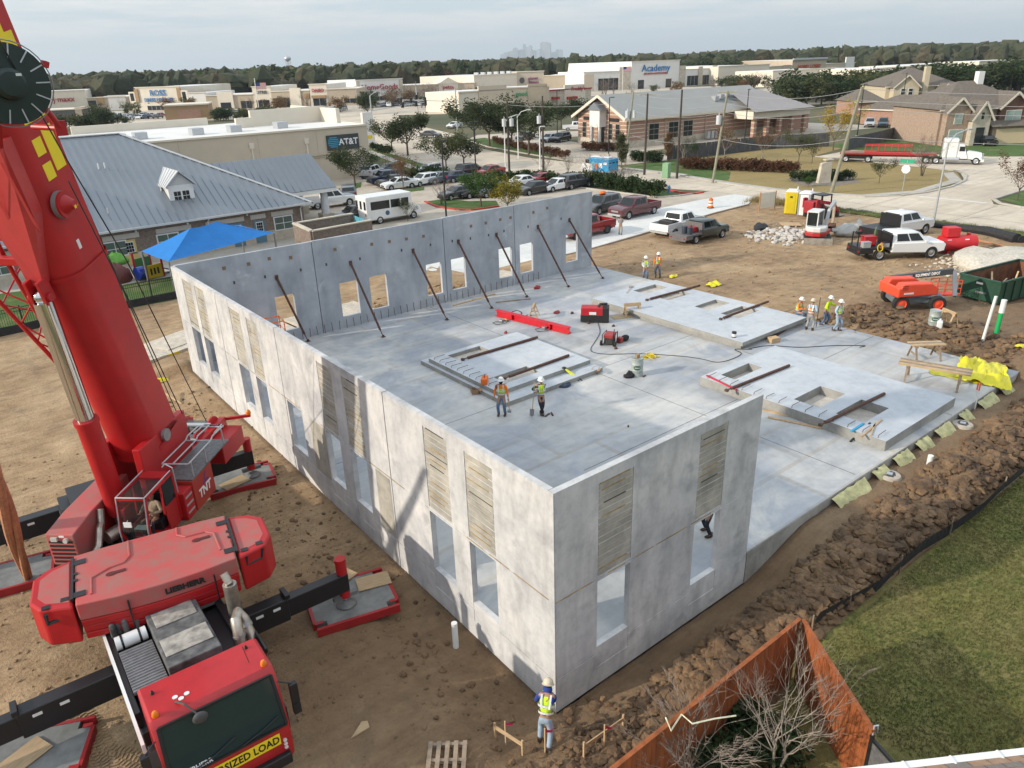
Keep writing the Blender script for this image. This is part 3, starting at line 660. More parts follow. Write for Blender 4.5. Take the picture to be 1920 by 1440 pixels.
b=MB(MCAB);[b.lathe([(.05,0),(.02,.09)],8,Matrix.Translation((x,y,2.97))) for x,y in ((-1.1,-6.6),(1.05,-6.5))];CP('roof_horn',b,BLACK)
b=MB(MCAB);b.tube([(.95,-7.05,2.97),(.9,-6.95,3.4)],.008,4);CP('antenna',b,BLACK)
b=MB(MCAB);b.bx(-1.5,-1.33,-7.5,-6.5,.9,1.6);b.bx(1.33,1.5,-7.5,-6.5,.9,1.6);CP('front_mudguard',b,BLACK,bev=.04)
b=MB(MCAB);b.box((-1.42,-7.95,.95),(.3,.5,.06));b.box((-1.42,-7.95,.65),(.3,.5,.06));CP('cab_step',b,GALV)
for y in (-6.95,-3.9,-2.2,1.8,3.5,5.2):
    for s_ in (-1,1):
        b=MB();b.cyl((s_*.93,y,.86),(s_*1.36,y,.86),.72,n=22);w_=CP('tyre',b,TYRE,True,.03);b=MB();b.cyl((s_*1.3,y,.86),(s_*1.375,y,.86),.34,n=14);CP('rim',b,GALV,parent=w_)
# outriggers
for y,xl,xr,nm in ((-3.4,-5.6,4.75,0),(5.9,-4.9,5.2,0)):
    for s_,xe in ((-1,xl),(1,xr)):
        b=MB();b.bx(*sorted((s_*1.25,xe)),y-.16,y+.16,.78,1.36);b.bx(*sorted((s_*1.25,s_*(abs(xe)*.62))),y-.205,y+.205,.72,1.42)
        ob=CP('outrigger_beam',b,BLACK,bev=.025)
        b=MB();xm=s_*abs(xe)*.62;b.bx(xm-.07,xm+.07,y-.22,y+.22,1.43,1.56);CP('beam_guide',b,BLACK,parent=ob,bev=.015)
        for q in (.45,.55):b=MB();b.bx(*sorted((xe*q-.1,xe*q+.1)),y-.212,y-.206,1.2,1.28);CP('beam_sticker',b,WHITE,parent=ob)
        jx=xe-s_*.12
        b=MB();b.cyl((jx,y,.55),(jx,y,1.78),.155,n=14);b.cyl((jx,y,1.72),(jx,y,1.86),.165,n=14);CP('jack_housing',b,RED,True)
        b=MB();b.cyl((jx,y,.28),(jx,y,.6),.085,n=12);CP('jack_rod',b,CHROME,True)
        b=MB();b.bx(jx-.36,jx+.36,y-.07,y+.07,.5,.62);b.lathe([(.3,.262),(.3,.30),(.12,.42)],14,Matrix.Translation((jx,y,0)));CP('outrigger_foot',b,mk('foot_grey',(.16,.16,.16),.6,.2,.3,4),True)
# --- counterweight stacked on the deck, measured in its own frame
MC=IC @ Matrix.Translation((-6.72,8.2,0)) @ Matrix.Rotation(R(-11),4,'Z')
outl=[(-1.85,-1.28),(-.9,-1.42),(0,-1.46),(.9,-1.42),(1.85,-1.28),(1.9,1.0),(1.2,1.05),(-1.2,1.05),(-1.9,1.0)]
zc=[2.02,2.22,2.42,2.63,3.12]
for k in range(4):
    sft=.015*(k%2)
    b=MB(MC);b.prism([(x*(1-.004*(3-k)),y*(1-.02*(3-k))+sft) for x,y in outl],zc[k]+.004,zc[k+1]-.012);o_=CP('counterweight_slab',b,RED if k<3 else REDD,bev=.03)
cwl=o_
for s_ in (-1,1):
    b=MB(MC);b.prism([(s_*1.92,-1.22),(s_*2.62,-.98),(s_*2.86,-.55),(s_*2.84,.45),(s_*2.5,.8),(s_*1.95,.95)],1.98,3.06);o_=CP('side_counterweight',b,RED,bev=.06)
    b=MB(MC);b.prism([(s_*2.0,-.98),(s_*2.5,-.78),(s_*2.68,-.45),(s_*2.66,.35),(s_*2.4,.62),(s_*2.02,.78)],3.06,3.068);CP('worn_top',b,REDD,parent=o_)
    x0=s_*2.3;b=MB(MC);b.tube([(x0-.2,-1.13+.0,3.0),(x0-.22,-1.12,2.72),(x0+.18,-1.0,2.72),(x0+.24,-.98,3.0)],.055,6);b.bx(x0-.28,x0-.1,-1.02,-.86,3.062,3.075);b.bx(x0+.12,x0+.3,-.9,-.74,3.062,3.075);CP('lifting_eye',b,BLACK,parent=o_)
    b=MB(MC);b.bx(s_*1.925-.03,s_*1.925+.03,-1.0,.9,3.05,3.135)
    for yy in (-.85,.62):b.bx(*sorted((s_*1.62,s_*1.93)),yy-.11,yy+.11,3.121,3.128)
    for yy in (-.2,.1):b.bx(*sorted((s_*1.8,s_*1.93)),yy-.05,yy+.05,3.121,3.13)
    CP('locking_notch',b,BLACK,parent=cwl)
    b=MB(MC);cx_,cy_=s_*1.05,-.35 if s_<0 else .1
    b.add([(cx_+.13*math.cos(t_),cy_+.09*math.sin(t_),3.124) for t_ in [q*math.pi/6 for q in range(12)]],[tuple(range(12))]);b.bx(cx_,cx_+.34,cy_-.05,cy_+.07,3.1205,3.126);CP('crane_hook_slot',b,mk('slot_dark',(.10,.015,.015),.8,0,.1,5),parent=cwl)
    b=MB(MC);pts=[(s_*1.5,-1.0),(s_*1.5,-.3),(s_*1.1,-.05),(s_*.75,.0),(s_*.6,.25),(s_*.6,1.0)] if s_<0 else [(1.55,-.7),(1.5,.2),(1.3,.4),(.8,.42),(.6,.62),(.62,1.0)]
    b.tube([(x,y,3.12) for x,y in pts],.03,6);CP('raised_rib',b,REDD,parent=cwl,smooth=True)
text('maker_lettering','LIEBHERR',.21,INK,MC @ frame((.55,-1.462,2.86),(1,.03,0),(0,0,1)),cwl,bold=.012,sx=1.05)
for x in (-.75,1.25):b=MB(MC);b.bx(x-.02,x+.02,-1.50,-1.455,2.05,2.95);CP('tie_rod',b,BLACK,parent=cwl)
# --- superstructure: x = left of forward, y = backwards
SX,SY,SRZ=-5.65,13.1,R(-43)
MS=IC @ Matrix.Translation((SX,SY,0)) @ Matrix.Rotation(SRZ,4,'Z')
b=MB(MS);b.cyl((0,0,1.5),(0,0,2.02),1.25,n=28);CP('slew_ring',b,STEEL,True)
b=MB(MS);b.bx(-.62,.62,-1.6,4.4,2.02,2.3);b.bx(-.75,-.5,-1.2,1.6,2.3,4.5);b.bx(.5,.75,-1.2,1.6,2.3,4.5);b.bx(-.75,-.5,1.6,4.2,2.3,3.0);b.bx(.5,.75,1.6,4.2,2.3,3.0);CP('slewing_platform',b,RED,bev=.03)
b=MB(MS);b.cyl((-.85,.2,4.3),(.85,.2,4.3),.2,n=16);CP('boom_pin',b,STEEL,True)
# engine and radiator housing on the right of the boom
b=MB(MS);pr=[(-3.4,2.0),(-3.4,3.02),(-2.5,3.18),(-.5,3.3),(-.4,2.0)]
b.add([(-1.15,y,z) for y,z in pr]+[(-.32,y,z) for y,z in pr],[(0,1,2,3,4),(9,8,7,6,5)]+[((i+1)%5,i,5+i,5+(i+1)%5) for i in range(5)]);eh=CP('engine_housing',b,REDD,bev=.03)
for k in range(6):b=MB(MS);b.bx(-1.08,-.40,-3.42,-3.40,2.1+.13*k,2.16+.13*k);CP('grille_slot',b,BLACK,parent=eh)
b=MB(MS);b.bx(-.98,-.8,-3.46,-3.4,2.82,2.94);b.cyl((-.55,-3.48,2.85),(-.55,-3.4,2.85),.07,n=12);CP('work_lamp',b,mk('lamp_grey',(.5,.5,.48),.4,.1,.1,4),parent=eh)
b=MB(MS);b.bx(-.75,-.6,-3.405,-3.40,2.93,2.99);CP('warning_sticker',b,WHITE,parent=eh)
b=MB(MS);b.tube([(-.2,-1.6,2.1),(-.18,-1.75,3.0),(-.18,-1.5,3.5)],.075,10);b.cyl((-.19,-1.7,2.55),(-.18,-1.72,2.85),.105,n=12);b.tube([(-.22,-2.2,3.1),(-.16,-2.4,2.75),(-.1,-2.6,2.7),(-.05,-2.9,2.3),(-.1,-3.3,2.1),(-.3,-3.6,2.05)],.10,10);b.tube([(-.05,-2.5,2.3),(.15,-2.0,2.3)],.2,12);CP('exhaust_system',b,STAIN,True)
b=MB(MS);b.bx(-1.2,-.75,-.4,.9,2.1,3.35);CP('oil_tank',b,RED,bev=.03);b=MB(MS);b.bx(-.45,-.25,-1.35,-1.15,2.6,3.75);CP('pump_box',b,RED,bev=.02)
# operator cab: glazed red frame with the driver inside
ca,cb_,c0,c1,cz0,cz1=-2.82,-1.18,.68,1.52,2.15,3.72
oc=MB(MS)
for x in (c0,c1):
    oc.bar((x,ca+.22,cz0),(x,ca,2.75),.07,.07);oc.bar((x,ca,2.75),(x,ca+.18,cz1),.07,.07);oc.bar((x,cb_,cz0),(x,cb_,cz1),.09,.09);oc.bar((x,ca+.18,cz1),(x,cb_,cz1),.08,.08)
    oc.bar((x,ca+.9,cz0+.6),(x,ca+1.0,cz1),.05,.05)
oc.bar((c0,ca+.18,cz1),(c1,ca+.18,cz1),.08,.08);oc.bar((c0,cb_,cz1),(c1,cb_,cz1),.08,.08);oc.bar((c0,ca+.22,cz0),(c1,ca+.22,cz0),.09,.12)
oc.bx(c0,c1,ca+.25,cb_,cz0-.1,cz0+.06);oc.bx(c0,c1,cb_-.03,cb_+.04,cz0,cz1);oc.bx(c0,c1,cb_-.35,cb_,cz1-.02,cz1+.05);oc.bx(c1-.02,c1+.025,ca+1.0,cb_,cz0,2.95);oc.bx(c0-.025,c0+.02,ca+.6,cb_,cz0,2.6)
opc=CP('operator_cab',oc,RED)
TG=newmat('tinted_cab_glass',.04);tb=TG[2];tb.inputs['Base Color'].default_value=(.02,.04,.04,1);tb.inputs['Alpha'].default_value=.55
b=MB(MS);b.poly([(c0+.03,ca+.0,2.75),(c1-.03,ca,2.75),(c1-.03,ca+.17,cz1-.03),(c0+.03,ca+.17,cz1-.03)]);b.poly([(c0+.03,ca+.2,cz0+.08),(c1-.03,ca+.2,cz0+.08),(c1-.03,ca,2.75),(c0+.03,ca,2.75)]);CP('front_window',b,TG[0],parent=opc)
b=MB(MS);b.poly([(c0+.05,ca+.24,cz1+.01),(c1-.05,ca+.24,cz1+.01),(c1-.05,cb_-.36,cz1+.01),(c0+.05,cb_-.36,cz1+.01)]);CP('roof_window',b,TG[0],parent=opc)
b=MB(MS);b.poly([(c1+.03,ca+1.0,2.95),(c1+.03,cb_-.06,2.95),(c1+.03,cb_-.06,cz1-.05),(c1+.03,ca+1.0,cz1-.05)]);CP('door_window',b,GLASS,parent=opc)
b=MB(MS);b.tube([(c0,ca-.02,2.0),(c0,ca-.04,2.75),(c0,ca+.15,cz1+.06),(c0,cb_,cz1+.09)],.02);b.tube([(c1,ca-.02,2.0),(c1,ca-.04,2.75),(c1,ca+.15,cz1+.06),(c1,cb_,cz1+.09)],.02);b.tube([(c0,ca+.15,cz1+.06),(c1,ca+.15,cz1+.06)],.022);b.tube([(c0,ca-.02,2.02),(c1,ca-.02,2.02)],.02)
b.tube([(c1+.03,cb_+.1,3.0),(c1+.03,cb_+.1,3.85),(c1-.2,cb_+.15,3.95),(c1-.35,cb_+.2,3.8)],.022);CP('cab_rail',b,GALV,True,parent=opc)
b=MB(MS);b.bx(c0+.12,c0+.38,ca+.4,ca+.62,2.55,2.57);b.bx(c0+.3,c0+.55,ca+.35,ca+.6,2.575,2.585);CP('paper_sheet',b,mk('paper_green',(.45,.62,.55),.8,0,.2,6),parent=opc)
b=MB(MS);b.bx(c0+.2,c1-.15,cb_-.75,cb_-.3,2.2,2.55);b.bx(c0+.2,c1-.15,cb_-.35,cb_-.22,2.5,3.25);CP('operator_seat',b,BLACK,parent=opc,bev=.03)
b=MB(MS);b.tube([(c0+.25,ca+.05,3.1),(c0+.3,ca-.1,3.1)],.012);b.bx(c0+.22,c0+.45,ca-.13,ca-.1,2.98,3.14);CP('cab_mirror',b,WHITE,parent=opc)
b=MB(MS);b.tube([(c0+.22,ca+.05,2.55),(c0+.2,ca+.1,3.3)],.012,4);CP('wiper',b,BLACK,parent=opc)
# side box with the owner's lettering, ladder treads and walkway
b=MB(MS);b.bx(1.05,1.75,-.55,.75,2.0,3.05);sb=CP('side_box',b,mk('box_red',(.36,.03,.02),.5,0,.1,2),bev=.025)
b=MB(MS);b.bx(1.0,1.72,-1.12,-.58,2.0,2.95);st=CP('step_recess',b,RED,bev=.02)
for k in range(3):b=MB(MS);b.bx(1.60,1.735,-1.05,-.66,2.2+.26*k,2.26+.26*k);CP('step_tread',b,GALV,parent=st)
text('owner_lettering','TNT',.40,mk('white_lettering',(.75,.75,.75),.6,0,0),MS @ frame((1.756,.08,2.42),(0,1,0),(0,0,1)),sb,bold=.012,shear=.15)
b=MB(MS);b.add([(1.755,.02,2.6),(1.755,.12,2.6),(1.755,.34,2.98),(1.755,.26,2.98)],[(0,1,2,3)]);b.add([(1.756,.12,2.62),(1.756,.4,2.62),(1.756,.42,2.7),(1.756,.16,2.72)],[(0,1,2,3)]);CP('owner_emblem',b,mk('emblem_purple',(.14,.03,.16),.6,0,.1,5),parent=sb)
b=MB(MS);b.bx(.8,1.75,-.5,2.2,3.06,3.10);CP('walkway',b,GRATE)
b=MB(MS);zr=3.62
for x in (.85,1.2,1.7):b.tube([(x,-.45,zr),(x,1.1,zr),(x+.02,1.25,zr+.1),(x,2.1,zr+.05)],.024)
for y in (-.45,1.1,2.1):b.tube([(.85,y,zr),(1.7,y,zr)],.024)
b.tube([(.95,1.5,zr+.05),(.95,2.25,zr),(1.55,2.3,zr),(1.6,1.6,zr+.02)],.024)
for x,y in ((1.7,-.3),(1.7,.6),(1.7,1.9)):b.tube([(x,y,3.08),(x,y,zr)],.026)
CP('folded_handrail',b,GALV,True)
for k,y in enumerate((2.5,3.6)):
    b=MB(MS);b.cyl((-.48,y,2.75),(.48,y,2.75),.34,n=20);w_=CP('winch_drum',b,mk('rope_grey',(.13,.13,.125),.7,.2,.3,12),True)
    b=MB(MS);[b.cyl((x,y,2.75),(x+.05,y,2.75),.5,n=22) for x in (-.53,.48)];CP('drum_flange',b,RED,True,parent=w_)
b=MB(MS);b.bx(-.55,.65,3.05,3.25,3.15,3.2);b.bx(-.55,.65,2.0,2.15,3.1,3.14);CP('winch_tread',b,GALV)
b=MB(MS);b.bx(.75,1.35,2.4,4.1,2.0,2.7);CP('rear_box',b,RED,bev=.03);b=MB(MS);b.bar((.7,4.2,2.9),(1.6,4.4,2.95),.1,.1);arm=CP('beacon_arm',b,RED)
b=MB(MS);b.lathe([(.08,0),(.09,.07),(.07,.15),(.03,.19)],10,Matrix.Translation((1.55,4.38,3.0)));CP('beacon',b,MATS['amber_lens'],True,parent=arm)
# --- boom: z along the boom, -y its belly side, +x left
LU=76.5
MBm=MS @ Matrix.Translation((0,.2,4.3)) @ Matrix.Rotation(R(90-LU),4,'X')
def egg(w,d,k=1.0):
    pts=[]
    for i in range(13):
        a=math.pi*i/12;pts.append((-w*math.cos(a),-d*.36-d*.64*math.sin(a)))
    return [(x*k,y*k) for x,y in [(-w,d*.75),(-w*.78,d)][::1]+pts[:]+[(w,d*.75),(w*.78,d)][::-1][::-1]]
def ringsection(b,w,d,z0,z1,cap=True):
    pts=[(-w*.8,d),(-w,d*.78)]+[(-w*math.cos(math.pi*i/14),-d*.30-d*.70*math.sin(math.pi*i/14)) for i in range(15)]+[(w,d*.78),(w*.8,d)]
    n=len(pts);b.add([(x,y,z0) for x,y in pts]+[(x,y,z1) for x,y in pts],[(i,(i+1)%n,n+(i+1)%n,n+i) for i in range(n)]+([tuple(range(n))[::-1],tuple(range(n,2*n))] if cap else []))
    return b
BW_,BD_=.75,.96
boom=CP('boom_base_section',ringsection(MB(MBm),BW_,BD_,-.25,15,False),RED,True,ang=30)
b=MB(MBm);ringsection(b,BW_*.93,BD_*.93,-.2,14.9,False);CP('boom_inner_section',b,mk('boom_inside',(.10,.012,.012),.6,0,.1,2),True,parent=boom)
b=MB(MBm);ringsection(b,BW_+.04,BD_+.04,5.9,6.02,False);CP('boom_collar',b,RED,True,parent=boom);CP('boom_foot_ring',ringsection(MB(MBm),BW_+.035,BD_+.035,-.27,-.1,False),RED,True,parent=boom)
b=MB(MBm);b.bx(-.70,-.5,-.2,.9,-.6,1.5);b.bx(.5,.70,-.2,.9,-.6,1.5);CP('boom_foot_plate',b,RED,parent=boom,bev=.02)
# head bracket for the luffing ram on the belly
b=MB(MBm)
def plate(b,pts,z):pass
ybe=-BD_
V=[(-.62,9.6),(.62,9.6),(.60,7.8),(.16,6.0),(-.16,6.0),(-.60,7.8)]
b.add([(x,ybe-.10-(.18 if z<7 else 0),z) for x,z in V]+[(x,ybe+.35,z) for x,z in V],[(0,1,2,3,4,5)]+[((i+1)%6,i,6+i,6+(i+1)%6) for i in range(6)])
for x in (-.58,0,.58):b.add([(x-.04,ybe-.12,7.4),(x+.04,ybe-.12,7.4),(x+.04,ybe-.30,9.2),(x-.04,ybe-.30,9.2),(x+.04,ybe-.10,13),(x-.04,ybe-.10,13)],[(0,1,2,3),(3,2,4,5)])
CP('ram_bracket',b,mk('bracket_red',(.46,.035,.035),.5,0,.1,2,coat=.2),parent=boom)
b=MB(MBm);b.bx(-.22,-.12,ybe-.5,ybe-.1,5.55,6.2);b.bx(.12,.22,ybe-.5,ybe-.1,5.55,6.2);b.cyl((-.3,ybe-.34,5.72),(.3,ybe-.34,5.72),.12,n=12);CP('ram_clevis',b,RED,parent=boom,bev=.015)
for x in (.34,.5):b=MB(MBm);b.tube([(x,BD_*-.55,9.5),(x+.05,-.75,8.2),(x-.06,-.75,7.5),(x,-.72,6.2),(x,-.72,.2)],.035,6);CP('boom_hose',b,mk('hose_red',(.22,.008,.01),.6,0,.1,4),True,parent=boom)
# yellow lettering fields on the left cheek
YL=mk('boom_yellow',(.78,.60,.01),.5,0,.06,2)
for k,(za,zb_,ya,yb) in enumerate(((8.35,8.75,-.25,.1),(8.45,9.5,.2,.62),(8.95,9.35,-.25,.1),(9.7,10.2,-.25,.62),(10.2,10.9,.18,.62),(10.4,10.75,-.3,.0),(11.1,11.6,-.25,.62),(11.6,12.4,-.05,.35),(12.55,13.3,-.25,.62))):
    b=MB(MBm);b.bx(BW_+.003,BW_+.010,ya,yb,za,zb_);CP('yellow_marking',b,YL,parent=boom)
b=MB(MBm);b.bx(BW_+.003,BW_+.008,-.2,-.08,6.5,6.75);CP('warning_sticker',b,WHITE,parent=boom)
# luffing ram
P_=lambda x,y,z:MBm @ Vector((x,y,z))
top=P_(0,ybe-.34,5.72);base=MS @ Vector((0,-1.75,2.75));d=(top-base);L_=d.length;d.normalize()
b=MB();b.cyl(base,base+d*L_*.46,.30,n=22);b.cyl(base+d*L_*.45,base+d*(L_*.46+.06),.33,n=22);CP('luffing_ram',b,RED,True)
b=MB();b.cyl(base+d*L_*.44,base+d*(L_-.12),.235,n=22);b.ball(top,.2);CP('ram_rod',b,CHROME,True)
b=MB(MS);b.bx(-.42,-.3,-2.1,-1.3,2.2,3.0);b.bx(.3,.42,-2.1,-1.3,2.2,3.0);CP('ram_foot',b,RED,bev=.02)
# sheave with red cone hub, cable reel, folded jib
b=MB(MBm);b.cyl((BW_+.02,-.25,7.75),(BW_+.14,-.25,7.75),.34,n=20);s1=CP('guide_sheave',b,mk('sheave_grey',(.22,.22,.22),.5,.2,.1,4),True)
b=MB(MBm);b.cyl((BW_+.14,-.25,7.75),(BW_+.20,-.25,7.75),.33,n=20);b.cyl((BW_+.2,-.25,7.75),(BW_+.42,-.25,7.75),.24,.10,n=18);CP('sheave_cover',b,RED,True,parent=s1)
b=MB(MBm);b.bx(BW_+.40,BW_+.425,-.30,-.22,7.66,7.74);b.bx(BW_+.36,BW_+.385,-.16,-.10,7.66,7.74);CP('sheave_sticker',b,YL,parent=s1)
RC=Vector(IC @ Vector((-7.16,7.79,14.61)));axv=(IC @ CAMPOS-RC).normalized();axv=(axv+Vector((.28,0,-.12))).normalized();MR=frame(RC,Vector((0,0,1)).cross(axv),(0,0,1))
DG=mk('reel_green',(.006,.02,.016),.45,0,.2,3)
b=MB(MR);b.lathe([(.3,-.28),(.74,-.28),(.75,-.24),(.40,-.2),(.40,.0),(.74,.03),(.75,.06),(.3,.08),(.29,.2),(.22,.28),(.05,.29)],36);rl=CP('cable_reel',b,DG,True,parent=None)
for k in range(14):
    a=2*math.pi*k/14;b=MB(MR);b.bar((.48*math.cos(a),.48*math.sin(a),.085),(.74*math.cos(a),.74*math.sin(a),.075),.025,.01,(0,0,1));CP('reel_spoke',b,GALV,parent=rl)
for k,z in enumerate((.16,.04,-.1)):b=MB(MR);b.box((.15+.03*k,z,.285-.05*k if k else .285),(.10,.05+.015*k,.012));CP('reel_plate',b,mk('plate_white',(.6,.62,.58),.6,0,.05,3),parent=rl)
b=MB(MR);b.tube([(.80*math.cos(t_),.80*math.sin(t_),.02) for t_ in [2*math.pi*q/30 for q in range(31)]],.012,4);CP('reel_guard',b,STEEL,parent=rl)
b=MB(MR);b.bar((-.2,-.1,-.3),(-.2,-1.2,-1.0),.14,.14);b.bar((.72,.35,0),(.80,.32,-.05),.12,.12);CP('reel_bracket',b,RED,parent=rl)
# red strut standing out on the left of the boom
b=MB();a1,a2,a3=(Vector(IC @ Vector((-6.67,8.33,14.36))),Vector(IC @ Vector((-6.34,8.46,13.7))),Vector(IC @ Vector((-6.75,9.13,13.73))))
b.cyl(a1,a2,.065,n=10);b.cyl(a3,a2,.06,n=10);b.box(a2,(.22,.12,.3));CP('guide_strut',b,RED)
# folded lattice jib hanging along the right of the boom
jib=MB(MBm);A=[(-BW_-1.55,-.55),(-BW_-.35,-.55),(-BW_-.95,.55)]
tip=Vector((-BW_-.25,-.35,2.6));chords=[]
for x,y in A:
    chords.append([Vector((x,y,14)),Vector((x,y,6.3)),tip+Vector((x+BW_+.95,y,0))*.12])
def onch(c_,z):
    p0,p1,p2=c_
    return p1.lerp(p0,(z-p1.z)/(p0.z-p1.z)) if z>=p1.z else p2.lerp(p1,(z-p2.z)/(p1.z-p2.z))
for c_ in chords:jib.tube(c_,.06,8)
jc=CP('folded_jib',jib,mk('jib_red',(.46,.018,.02),.45,0,.1,2,coat=.15),True)
b=MB(MBm);zz=3.2;k=0
while zz<13.4:
    st_=.55+.055*(zz-2.6)
    for i in range(3):
        c1_,c2_=chords[i],chords[(i+1)%3]
        if k % 2:c1_,c2_=c2_,c1_
        b.tube([onch(c1_,zz),onch(c2_,min(14,zz+st_))],.026,5)
    zz+=st_;k+=1
CP('jib_lacing',b,MATS['jib_red'],True,parent=jc)
b=MB(MBm);[b.bar((-BW_-1.6,-.6,z),(-.3,-.85,z),.16,.22) for z in (6.5,7.2)];b.bx(-BW_-1.7,-BW_-1.4,-.7,-.4,6.1,7.4);CP('jib_bracket',b,RED,bev=.02)
# winch ropes down to the drums
ROPE=mk('wire_rope',(.03,.03,.03),.5,.3,.2,10)
for a,c_,dd in (((0,70),(330,790),None),((118,330),(372,770),None)):
    pass
w0=MS @ Vector((.1,2.5,3.1));w1=MS @ Vector((.3,3.6,3.1))
b=MB();b.tube([w0,P_(BW_*.2,BD_+.35,14)],.016,5);CP('hoist_rope',b,ROPE)
b=MB();b.tube([w1,Vector(IC @ Vector((-5.62,8.75,10.64))),Vector(IC @ Vector((-6.44,8.23,13.18))),Vector(IC @ Vector((-7.14,7.57,15.43)))],.016,5);CP('hoist_rope',b,ROPE)
b=MB();b.tube([Vector(IC @ Vector((-4.57,11.54,5.33))),Vector(IC @ Vector((-5.59,9.83,9.48))),Vector(IC @ Vector((-6.43,8.58,12.6)))],.016,5);CP('hoist_rope',b,ROPE)
# --- steel crane mats under the outrigger feet
def crane_mat(c,rz,label,L2=1.85,W2=1.35):
    o_=thing('crane_mat',label,'crane mat',c,rz,'outrigger mats under the crane')
    b=MB();b.bx(-L2/2-.2,L2/2+.2,-W2/2+.28,W2/2-.28,.005,.24);b.bx(-L2/2+.12,L2/2-.12,-W2/2,W2/2,.006,.238);b.build('mat_plate',mk('mat_grey',(.17,.175,.17),.75,0,.3,2.5),o_,bev=.012)
    for s_ in (-1,1):
        b=MB();b.bx(-L2/2-.2,L2/2+.2,s_*(W2/2+.005)-.05,s_*(W2/2+.005)+.05,.0,.26);b.build('mat_edge',mk('mat_red',(.30,.012,.014),.5,0,.15,2),o_,bev=.01)
        b=MB();b.bx(*sorted((s_*(L2/2+.16),s_*(L2/2+.26))),-W2/2+.25,W2/2-.25,.0,.25);b.build('mat_end',MATS['mat_red'],o_,bev=.01)
        for q in (-1,1):b=MB();b.bx(*sorted((s_*(L2/2-.02),s_*(L2/2+.2))),q*(W2/2-.24)-.06,q*(W2/2-.24)+.06,.245,.262);b.build('lifting_notch',MATS['mat_red'],o_)
    return o_
m1=crane_mat((-2.19,6.63,0),R(-14),'grey steel mat with red edges under the right front outrigger',2.0,1.9)
crane_mat((-2.09,15.93,0),R(-12),'grey steel mat with red edges under the right rear outrigger near the long wall',2.0,1.6)
crane_mat((-9.93,14.87,0),R(-12),'grey steel mat with red edges at the left, under the hanging sling',2.0,1.6)
crane_mat((-10.56,6.47,0),R(-25),'grey steel mat with red edges under the front left outrigger, bottom left',2.0,1.7)
for p,rz in (((-2.08,7.64,0.27),.3),((-2.41,15.61,0.27),.2),((-1.33,6.82,0.27),-.3),((-10.67,6.49,0.27),.4)):
    o_=MB().bx(-.5,.5,-.32,.32,0,.022).build('plywood_sheet',mk('plywood',(.40,.29,.17),.8,0,.2,3,stretch=(1,8,1)),None,loc=p);o_.rotation_euler=(0,0,rz)
    tag(o_,{0.3:'plywood offcut under the beam end on the right front crane mat',.2:'plywood sheet lying on the right rear crane mat',-.3:'plywood offcut behind the jack on the right front crane mat',.4:'plywood sheet on the bottom left crane mat'}[rz],'plywood')
# sling of orange brown fabric hanging at the left
b=MB();gp=Vector((-9.52,14.27,0.2));tp=Vector((-9.41,8.8,8.32))
for k in range(3):
    pts=[]
    for i in range(13):
        f_=i/12;p=gp.lerp(tp,f_);a=k*2.1+f_*5;r_=.07+.05*math.sin(f_*math.pi);pts.append(p+Vector((r_*math.cos(a),r_*math.sin(a),0)))
    b.tube(pts,[.07+.05*math.sin(math.pi*i/12) for i in range(13)],8)
tag(b.build('lifting_sling',mk('sling_fabric',(.42,.19,.10),.9,0,.25,5,bump=.6,bs=9),smooth=True),'brown twisted fabric lifting sling hanging at the left edge onto a crane mat','sling')
# ---------------------------------------------------------------- vehicles
PAINT={}
def paint(n,c,metal=.0):
    if n not in PAINT:PAINT[n]=mk('car_paint_'+n,c,.28,metal,0,coat=.6)
    return PAINT[n]
for n_,c_ in dict(white=(.70,.71,.71),black=(.010,.010,.012),charcoal=(.045,.047,.052),navy=(.012,.022,.06),maroon=(.085,.010,.016),red=(.25,.012,.016),silver=(.40,.41,.43),slate=(.13,.15,.17),teal=(.02,.05,.075),green=(.014,.026,.022),bluevan=(.02,.25,.48)).items():paint(n_,c_)
LAMPW=mk('headlight_lens',(.62,.64,.66),.12,.2,0);LAMPR=mk('tail_light_lens',(.30,.008,.008),.2,0,0);TRIMB=mk('black_trim',(.015,.015,.016),.55,0,0)
RIMM=mk('alloy_rim',(.42,.43,.44),.3,.8,.1,8);RIMB=mk('dark_rim',(.08,.08,.085),.4,.5,.1,8)
KIND=dict(
 sedan=dict(L=4.75,W=1.82,top=[(-2.33,.80),(-2.2,1.02),(-1.4,1.0),(.9,.95),(1.9,.86),(2.28,.70)],gh=(-1.72,1.02,-.95,.25,1.46),wx=(-1.40,1.42),r=.335,zb=.24),
 hatch=dict(L=4.35,W=1.80,top=[(-2.12,.85),(-2.05,1.05),(-1.3,1.03),(.85,.98),(1.7,.88),(2.1,.70)],gh=(-2.02,1.0,-1.72,.22,1.52),wx=(-1.32,1.32),r=.33,zb=.25),
 suv=dict(L=4.75,W=1.92,top=[(-2.34,.9),(-2.28,1.15),(-1.4,1.13),(.95,1.08),(1.9,1.0),(2.3,.80)],gh=(-2.24,1.12,-1.95,.38,1.74),wx=(-1.42,1.44),r=.375,zb=.30),
 pickup=dict(L=5.9,W=2.02,top=[(-2.9,.80),(-2.88,.82),(-1.05,.82),(-1.02,1.22),(1.30,1.2),(2.55,1.16),(2.88,.98)],gh=(-1.0,1.42,-.84,.72,1.92),wx=(-1.88,1.88),r=.41,zb=.42,bed=(-2.92,-1.05)),
 flatbed=dict(L=6.6,W=2.08,top=[(-.95,.62),(-.92,1.3),(1.75,1.30),(3.0,1.24),(3.25,1.02)],gh=(-.9,1.85,-.82,1.1,2.02),wx=(-1.75,2.2),r=.43,zb=.5),
)
MESHC={}
def cached(key,fn):
    if key not in MESHC:MESHC[key]=fn()
    return MESHC[key]
